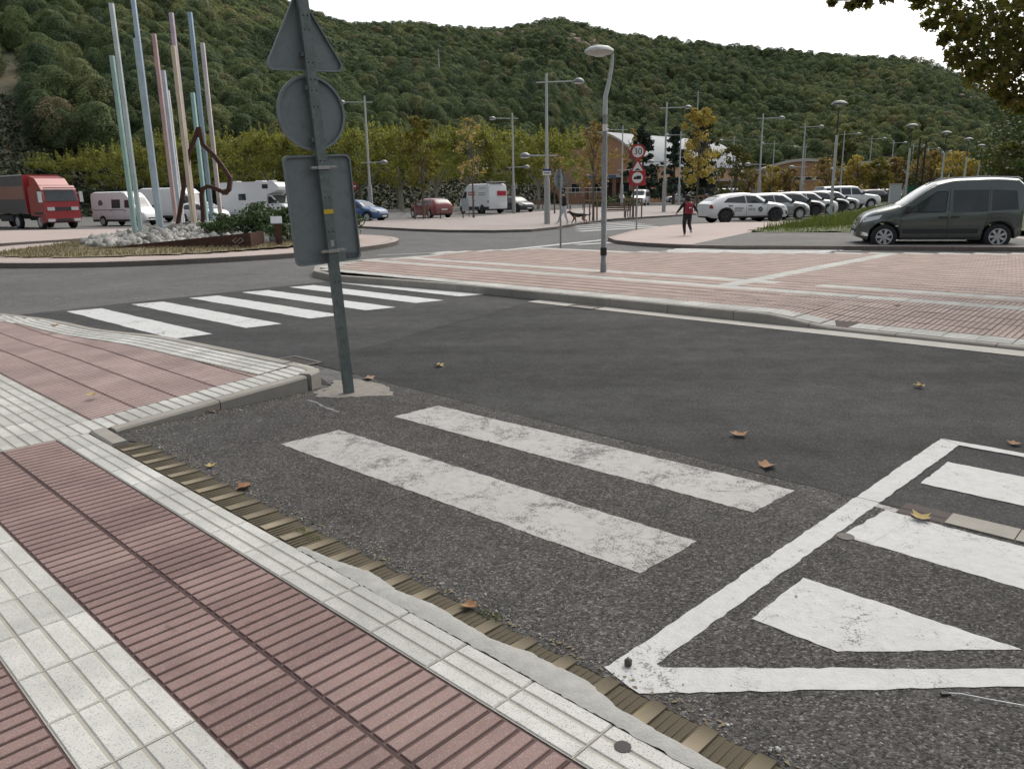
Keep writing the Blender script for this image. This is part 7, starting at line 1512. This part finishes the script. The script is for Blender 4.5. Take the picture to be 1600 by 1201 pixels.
# ================================================================== BUILDINGS
def brickm(name, c0, c1):
    n = N(name); n.set(Roughness=0.85); b = n.n('ShaderNodeTexBrick'); b.inputs['Scale'].default_value = 1.0; b.inputs['Brick Width'].default_value = 0.5; b.inputs['Row Height'].default_value = 0.2; b.inputs['Mortar Size'].default_value = 0.015
    b.inputs['Color1'].default_value = (*c0, 1); b.inputs['Color2'].default_value = (*c1, 1); b.inputs['Mortar'].default_value = (0.3, 0.25, 0.2, 1)
    mp = n.n('ShaderNodeMapping'); mp.inputs['Rotation'].default_value = (math.pi/2, 0, 0); n.l(n.pos(), mp.inputs[0]); n.l(mp.outputs[0], b.inputs[0])
    n.color(n.mix(1.0, b.outputs[0], n.ramp(n.noise(0.25, 5, 0.6), [(0.3, 0.82), (0.7, 1.1)]), 'MULTIPLY')); return n.mat
m_brk = brickm('brick_orange', (0.46, 0.245, 0.135), (0.52, 0.285, 0.16)); m_brkd = brickm('brick_red', (0.22, 0.10, 0.065), (0.27, 0.125, 0.08))
m_roofw = plain('roof_metal', (0.19, 0.21, 0.235), 0.6, 0.05, 0.2, 0.6); m_fas = plain('fascia_cream', (0.5, 0.47, 0.42), 0.7, 0, 0.1, 2); m_wing = plain('wall_pale', (0.46, 0.44, 0.41), 0.8, 0, 0.12, 1)
def vault(name, label, X, Y, rz, hw, eave, rise, L, wall, roofmat, panels, over=0.5, fascia=0.35):
    """barrel-roofed hall: local x across the gable, y along the ridge away from the viewer"""
    t = thing(name, label, 'building', (X, Y, -0.2), rz); Rr = (hw*hw+rise*rise)/(2*rise); zc = eave+rise-Rr; am = math.asin(hw/Rr)
    arc = [(Rr*math.sin(a), zc+Rr*math.cos(a)) for a in np.linspace(-am, am, 25)]
    mb = MB(); mb.extr([(-hw, 0)]+arc+[(hw, 0)], (0, 0, 0), (1, 0, 0), (0, 0, 1), (0, 1, 0), L); mb.build('wall', wall, t)
    for k in range(panels):
        y0, y1 = -over+(L+2*over)*k/panels, -over+(L+2*over)*(k+1)/panels-0.025; p = MB(); m = len(arc); vs = []
        for y in (y0, y1):
            for (x, z) in arc: s_ = 1+over*0.6/hw; vs.append((x*s_, y, z+0.12))
        p.add(vs, [(i, i+1, m+i+1, m+i) for i in range(m-1)]); p.build('roof_panel', roofmat, t, sm=60)
    f = MB(); vs = []; m = len(arc)
    for (x, z) in arc: s_ = 1+over*0.6/hw; vs += [(x*s_, -over-0.02, z+0.14), (x*s_, -over-0.02, z+0.14-fascia)]
    f.add(vs, [(2*i, 2*i+1, 2*i+3, 2*i+2) for i in range(m-1)]); f.build('roof_edge', m_fas, t); return t
sh = vault('sports_hall', 'orange brick sports hall with pale vaulted roof behind the speed sign', 13.4, 128, R(-42), 9.3, 5.6, 5.6, 34, m_brk, m_roofw, 12)
def opening(par, x, z, w, h, y=-0.03, mat=m_glass, nm='window'):
    mb = MB(); mb.box((x, y, z), (w, 0.06, h)); o = mb.build(nm, mat, par)
    f = MB()
    for (cx, cz, dx, dz) in ((x, z+h/2, w+0.1, 0.08), (x, z-h/2, w+0.1, 0.08), (x-w/2, z, 0.08, h), (x+w/2, z, 0.08, h)): f.box((cx, y-0.03, cz), (dx, 0.08, dz))
    f.build('frame', m_fas, o); return o
for x in (-5.5, -3.2, 1.0, 6.5): opening(sh, x, 2.6, 1.6, 1.5)
mb = MB(); mb.box((3.8, -1.6, 4.3), (6.2, 3.2, 0.45)); cn = mb.build('canopy', m_wing, sh); mb = MB(); mb.box((3.8, -3.22, 4.15), (6.3, 0.06, 0.5)); mb.build('canopy_edge', plain('canopy_blue', (0.10, 0.14, 0.2), 0.6), cn)
for x in (1.2, 6.4): mb = MB(); mb.box((x, -2.9, 2.05), (0.4, 0.4, 4.1)); mb.build('pillar', m_brkd, sh)
mb = MB(); mb.box((3.8, -0.06, 1.9), (3.2, 0.1, 2.8)); mb.build('door', plain('door_dark', (0.05, 0.035, 0.03), 0.5), sh)
an = thing('low_annex', 'long low red brick annex right of the sports hall', 'building', (31.5, 127, -0.1), R(-4))
mb = MB(); mb.box((0, 2, 1.6), (13, 4, 3.2)); mb.build('wall', m_brkd, an); mb = MB(); mb.box((0, 1.8, 3.3), (13.8, 5, 0.25)); mb.build('roof', m_fas, an)
for k in range(6): opening(an, -5+2*k, 1.9, 1.3, 1.2)
ab = vault('arched_hall', 'low brick hall with shallow arched roof and white window band', 54.2, 146, R(-12), 6.6, 5.6, 1.5, 14, m_brk, m_roofw, 6, 0.6, 0.5)
mb = MB(); mb.box((0, -0.05, 3.7), (11.6, 0.1, 0.7)); mb.build('white_band', m_swht, ab)
for k in range(6): opening(ab, -4.8+1.92*k, 3.7, 1.3, 0.55, -0.1)
for x in (-6.4, 6.4): mb = MB(); mb.box((x, -0.1, 2.8), (0.4, 0.3, 5.6)); mb.build('pillar', m_fas, ab)
wb_ = thing('pale_annex', 'pale low building with dark windows left of the arched hall', 'building', (46.0, 150, -0.1), R(-8))
mb = MB(); mb.box((0, 2, 2.6), (8, 4, 5.2)); mb.build('wall', m_wing, wb_); mb = MB(); mb.box((0, 1.9, 5.35), (8.8, 4.8, 0.3)); mb.build('roof', m_fas, wb_)
for k in range(3): opening(wb_, -2.4+2.4*k, 3.0, 1.2, 1.6)
fb = thing('flat_building', 'brown building with pale flat roof behind the yellow trees', 'building', (71.5, 158, -0.1), R(-16))
mb = MB(); mb.box((0, 3, 3.0), (9.5, 6, 6.0)); mb.build('wall', plain('wall_brown', (0.16, 0.12, 0.095), 0.8, 0, 0.15, 1), fb); mb = MB(); mb.box((0, 2.6, 6.4), (12.0, 8, 0.9)); mb.build('roof', m_fas, fb)
for k in range(4): opening(fb, -3.4+2.2*k, 3.6, 1.4, 1.8)
for x in (-4.5, 4.5): mb = MB(); mb.box((x, -1.0, 3.0), (0.35, 0.35, 6.0)); mb.build('pillar', m_wing, fb)

# ================================================================== PEOPLE AND DOG
def skinned(name, J, E_, rad, mats, pick, sub=2, root='pelvis'):
    names = list(J); idx = {n: i for i, n in enumerate(names)}
    me = bpy.data.meshes.new(name); me.from_pydata([J[n] for n in names], [(idx[a], idx[b]) for a, b in E_], [])
    o = bpy.data.objects.new(name, me); COL.objects.link(o); o.modifiers.new('skin', 'SKIN'); s_ = o.modifiers.new('sub', 'SUBSURF'); s_.levels = sub; s_.render_levels = sub
    for n in names:
        v = me.skin_vertices[0].data[idx[n]]; r = rad[n]; v.radius = r if hasattr(r, '__len__') else (r, r); v.use_root = n == root
    m2 = bpy.data.meshes.new_from_object(o.evaluated_get(bpy.context.evaluated_depsgraph_get())); bpy.data.objects.remove(o); bpy.data.meshes.remove(me)
    m2.materials.clear(); m2.name = name
    for q in mats: m2.materials.append(q)
    seg = [(Vector(J[a]), Vector(J[b]), a, b) for a, b in E_]
    for p in m2.polygons:
        c = p.center; best = 1e9; bb = None
        for (a, b, na, nb) in seg:
            d = b-a; u = min(1, max(0, (c-a).dot(d)/d.length_squared)); q = (c-(a+d*u)).length
            if q < best: best = q; bb = (na, nb, u)
        p.material_index = pick(bb, c); p.use_smooth = True
    return m2
m_skin = plain('skin', (0.42, 0.26, 0.19), 0.6, 0, 0.06, 20); m_blkc = plain('cloth_black', (0.011, 0.011, 0.013), 0.85, 0, 0.3, 25, 0.2, 60); m_navy = plain('cloth_charcoal', (0.014, 0.014, 0.016), 0.85, 0, 0.25, 25); m_gryc = plain('cloth_pale_grey', (0.48, 0.50, 0.53), 0.85, 0, 0.12, 12, 0.2, 50)
m_shoe = plain('shoe_pale', (0.42, 0.38, 0.36), 0.7, 0, 0.2, 30); m_hair = plain('hair_black', (0.009, 0.008, 0.008), 0.6, 0, 0.3, 60); m_bag = plain('bag_red', (0.28, 0.012, 0.03), 0.6, 0, 0.15, 14)
HE = [('pelvis', 'spine'), ('spine', 'chest'), ('chest', 'neck'), ('neck', 'head'), ('head', 'crown')]
for s_ in 'lr': HE += [('chest', s_+'sho'), (s_+'sho', s_+'elb'), (s_+'elb', s_+'wri'), (s_+'wri', s_+'han'), ('pelvis', s_+'hip'), (s_+'hip', s_+'kne'), (s_+'kne', s_+'ank'), (s_+'ank', s_+'toe')]
def hrad(k): 
    d = dict(pelvis=(0.13, 0.10), spine=(0.125, 0.09), chest=(0.14, 0.095), neck=0.048, head=0.085, crown=0.07)
    for s_ in 'lr': d.update({s_+'sho': 0.06, s_+'elb': 0.045, s_+'wri': 0.03, s_+'han': 0.03, s_+'hip': 0.085, s_+'kne': 0.062, s_+'ank': 0.04, s_+'toe': 0.035})
    return {a: tuple(x*k for x in b) if hasattr(b, '__len__') else b*k for a, b in d.items()}
def pickh(top, legs):
    def f(bb, c):
        a, b, u = bb; n = a+b
        if 'toe' in n: return 3
        if 'han' in n or 'crown' in n or (a == 'neck'): return 0
        if a == 'chest' and b == 'neck' and u > 0.7: return 0
        if 'kne' in n or 'ank' in n or 'hip' in n: return 2
        return 1
    return f
def fingers(par, w, h, k):
    w, h = Vector(w), Vector(h); d = (h-w).normalized(); side = d.cross(Vector((0, 1, 0))).normalized(); mb = MB()
    for i, L in enumerate((0.05, 0.062, 0.066, 0.06, 0.046)):
        o = side*(0.028-0.014*i)*k; st_ = h+o-(d*0.03*k if i == 0 else Vector()); q = d+(side*0.7 if i == 0 else Vector()); q.normalize(); p1 = st_+q*L*0.6*k; p2 = p1+(q+Vector((0, 0.5, 0))).normalized()*L*0.5*k; mb.tube([st_, p1, p2], [0.009*k, 0.008*k, 0.006*k], 6)
    mb.build('fingers', m_skin, par, sm=60)
# running child
k = 1.0
J = dict(pelvis=(0, 0, 0.70), spine=(0.005, 0.02, 0.90), chest=(0.01, 0.05, 1.05), neck=(0.01, 0.06, 1.15), head=(0.0, 0.08, 1.25), crown=(0.0, 0.08, 1.31), lsho=(-0.14, 0.05, 1.08), lelb=(-0.25, 0.01, 0.93), lwri=(-0.345, 0.05, 0.80), lhan=(-0.37, 0.06, 0.745), rsho=(0.15, 0.05, 1.08), relb=(0.26, 0.02, 0.94), rwri=(0.35, 0.06, 0.80), rhan=(0.375, 0.08, 0.74), lhip=(-0.075, 0, 0.64), lkne=(-0.09, 0.08, 0.37), lank=(-0.075, 0.0, 0.075), ltoe=(-0.075, 0.12, 0.03), rhip=(0.075, 0, 0.64), rkne=(0.085, 0.10, 0.39), rank=(0.115, -0.14, 0.20), rtoe=(0.125, -0.17, 0.085))
CX, CY = (6.21, 27.33)
ch = thing('person', 'running child in black clothes wearing a red backpack, seen from behind', 'person', (CX, CY, 0.10), R(-4))
link('body', skinned('body', J, HE, hrad(1.12), [m_skin, m_blkc, m_navy, m_shoe], pickh(0, 0)), ch)
mb = MB(); mb.lathe([(0.0, -0.10), (0.075, -0.095), (0.098, -0.04), (0.105, 0.02), (0.09, 0.075), (0.05, 0.105), (0, 0.115)], 14, (0.0, 0.065, 1.285)); mb.build('hair', m_hair, ch, sm=60)
for s_ in (-1, 1): mb = MB(); mb.lathe([(0, 0), (0.018, 0.004), (0.02, 0.012), (0, 0.016)], 8, (s_*0.085, 0.085, 1.26), axis='x'); mb.build('ear', m_skin, ch, sm=60)
mb = MB(); mb.tube([(0, 0.15, 1.27), (0, 0.185, 1.245), (0, 0.155, 1.235)], [0.008, 0.014, 0.008], 6); mb.build('nose', m_skin, ch, sm=60)
fingers(ch, J['lwri'], J['lhan'], 0.8); fingers(ch, J['rwri'], J['rhan'], 0.8)
bp = thing('backpack', 'red school backpack on the running child', 'bag', (CX, CY-0.03, 0.10), R(-4))
mb = MB(); mb.box((0.03, -0.11, 0.93), (0.29, 0.15, 0.36), taper=0.82); bo = mb.build('main_bag', m_bag, bp); md = bo.modifiers.new('b', 'BEVEL'); md.width = 0.045; md.segments = 3
mb = MB(); mb.box((0.045, -0.2, 0.86), (0.2, 0.06, 0.17), taper=0.85); fo_ = mb.build('front_pocket', plain('bag_red_dark', (0.2, 0.008, 0.022), 0.6), bp); md = fo_.modifiers.new('b', 'BEVEL'); md.width = 0.025; md.segments = 3
mb = MB(); mb.tube([(0.0, -0.13, 1.1), (0.03, -0.14, 1.15), (0.06, -0.13, 1.1)], 0.01, 6); mb.build('handle', m_bag, bp, sm=60)
for s_ in (-1, 1): mb = MB(); mb.tube([(0.02+s_*0.09, -0.06, 1.08), (0.01+s_*0.1, 0.04, 1.155), (0.01+s_*0.1, 0.15, 1.05), (0.01+s_*0.11, 0.09, 0.86), (0.02+s_*0.1, -0.05, 0.82)], 0.016, 6); mb.build('strap', m_bag, bp, sm=60)
mb = MB(); mb.box((0.045, -0.232, 0.95), (0.07, 0.006, 0.04)); mb.build('pale_patch', m_swht, bp)
# dog walker, walking to the left
J = dict(pelvis=(0.03, 0, 0.86), spine=(0.06, 0, 1.08), chest=(0.04, 0, 1.28), neck=(-0.04, 0, 1.42), head=(-0.12, 0, 1.50), crown=(-0.11, 0, 1.57), lsho=(0.02, -0.17, 1.32), lelb=(0.05, -0.21, 1.06), lwri=(-0.12, -0.2, 0.93), lhan=(-0.19, -0.19, 0.92), rsho=(0.02, 0.17, 1.32), relb=(0.06, 0.21, 1.06), rwri=(-0.1, 0.2, 0.92), rhan=(-0.17, 0.19, 0.91), lhip=(0.03, -0.09, 0.80), lkne=(0.06, -0.1, 0.45), lank=(0.20, -0.1, 0.09), ltoe=(0.08, -0.1, 0.03), rhip=(0.02, 0.09, 0.80), rkne=(-0.14, 0.1, 0.46), rank=(-0.28, 0.1, 0.10), rtoe=(-0.41, 0.1, 0.06))
WX, WY = (2.72, 39.01)
dw = thing('person', 'dog walker in black jacket and pale grey trousers, bent forward', 'person', (WX, WY, 0.10), R(6))
link('body', skinned('body', J, HE, hrad(1.12), [m_skin, m_blkc, m_gryc, m_swht], pickh(0, 0)), dw)
mb = MB(); mb.lathe([(0.0, -0.06), (0.09, -0.05), (0.115, 0.0), (0.11, 0.05), (0.07, 0.105), (0, 0.125)], 14, (-0.085, 0, 1.54)); mb.build('hair', m_hair, dw, sm=60)
for s_ in (-1, 1): mb = MB(); mb.lathe([(0, 0), (0.022, 0.005), (0.024, 0.014), (0, 0.02)], 8, (-0.1, s_*0.095, 1.49), axis='y'); mb.build('ear', m_skin, dw, sm=60)
mb = MB(); mb.tube([(-0.205, 0, 1.53), (-0.24, 0, 1.495), (-0.21, 0, 1.48)], [0.01, 0.018, 0.01], 6); mb.build('nose', m_skin, dw, sm=60)
fingers(dw, J['lwri'], J['lhan'], 1.0); fingers(dw, J['rwri'], J['rhan'], 1.0)
m_dblk = plain('fur_black', (0.012, 0.011, 0.011), 0.8, 0, 0.3, 30); m_dtan = plain('fur_tan', (0.20, 0.10, 0.055), 0.8, 0, 0.3, 20); m_dwht = plain('fur_white', (0.55, 0.52, 0.48), 0.8, 0, 0.1, 20)
J = dict(pelvis=(0.28, 0, 0.46), mid=(0.05, 0, 0.44), chest=(-0.22, 0, 0.44), neck=(-0.37, 0, 0.54), head=(-0.47, 0, 0.62), muzz=(-0.60, 0, 0.58), t1=(0.42, 0, 0.45), t2=(0.53, 0, 0.44), t3=(0.60, 0, 0.50), t4=(0.61, 0, 0.58)); rad = dict(pelvis=(0.10, 0.095), mid=(0.105, 0.10), chest=(0.13, 0.115), neck=0.075, head=0.075, muzz=0.035, t1=0.035, t2=0.028, t3=0.028, t4=0.018)
E_ = [('pelvis', 'mid'), ('mid', 'chest'), ('chest', 'neck'), ('neck', 'head'), ('head', 'muzz'), ('pelvis', 't1'), ('t1', 't2'), ('t2', 't3'), ('t3', 't4')]
for s_, y in (('l', -0.08), ('r', 0.08)):
    f = 0.08 if s_ == 'l' else -0.08
    J.update({s_+'sh': (-0.22, y, 0.36), s_+'el': (-0.20+f*0.4, y, 0.25), s_+'wr': (-0.23+f, y, 0.12), s_+'pa': (-0.27+f, y, 0.025), s_+'hi': (0.26, y, 0.38), s_+'kn': (0.19-f*0.4, y, 0.27), s_+'ho': (0.35-f, y, 0.16), s_+'hp': (0.33-f, y, 0.025)})
    rad.update({s_+'sh': 0.055, s_+'el': 0.042, s_+'wr': 0.026, s_+'pa': 0.028, s_+'hi': 0.07, s_+'kn': 0.05, s_+'ho': 0.026, s_+'hp': 0.028})
    E_ += [('chest', s_+'sh'), (s_+'sh', s_+'el'), (s_+'el', s_+'wr'), (s_+'wr', s_+'pa'), ('pelvis', s_+'hi'), (s_+'hi', s_+'kn'), (s_+'kn', s_+'ho'), (s_+'ho', s_+'hp')]
def pickd(bb, c):
    a, b, u = bb
    if b == 't4' and u > 0.3: return 2
    if b[-2:] in ('pa',) and c.z < 0.1: return 2
    if b[-2:] in ('el', 'wr', 'pa', 'kn', 'ho', 'hp') or (b[-2:] in ('hi', 'sh') and c.z < 0.42) or b == 'muzz': return 1
    return 0 if c.z > 0.41 or c.x < 0.1 else 1
dg = thing('dog', 'black and tan dog with white tail tip walking behind its owner', 'dog', (WX+0.75, WY+0.1, 0.10), R(4))
link('body', skinned('body', J, E_, rad, [m_dblk, m_dtan, m_dwht], pickd), dg)
for y in (-0.05, 0.05): mb = MB(); mb.add([(-0.44, y, 0.68), (-0.40, y*1.5, 0.68), (-0.43, y*1.9, 0.58), (-0.46, y*1.7, 0.60)], [(0, 1, 2, 3)]); mb.build('ear', m_dtan, dg)
mb = MB(); mb.tube([(-0.36, 0, 0.6), (-0.45, 0, 0.75), (-0.9, -0.1, 1.0)], 0.006, 5)
props(mb.build('leash', m_trim, None, (WX+0.75, WY+0.1, 0.10), R(4)), 'thin dark leash between dog walker and dog', 'leash')
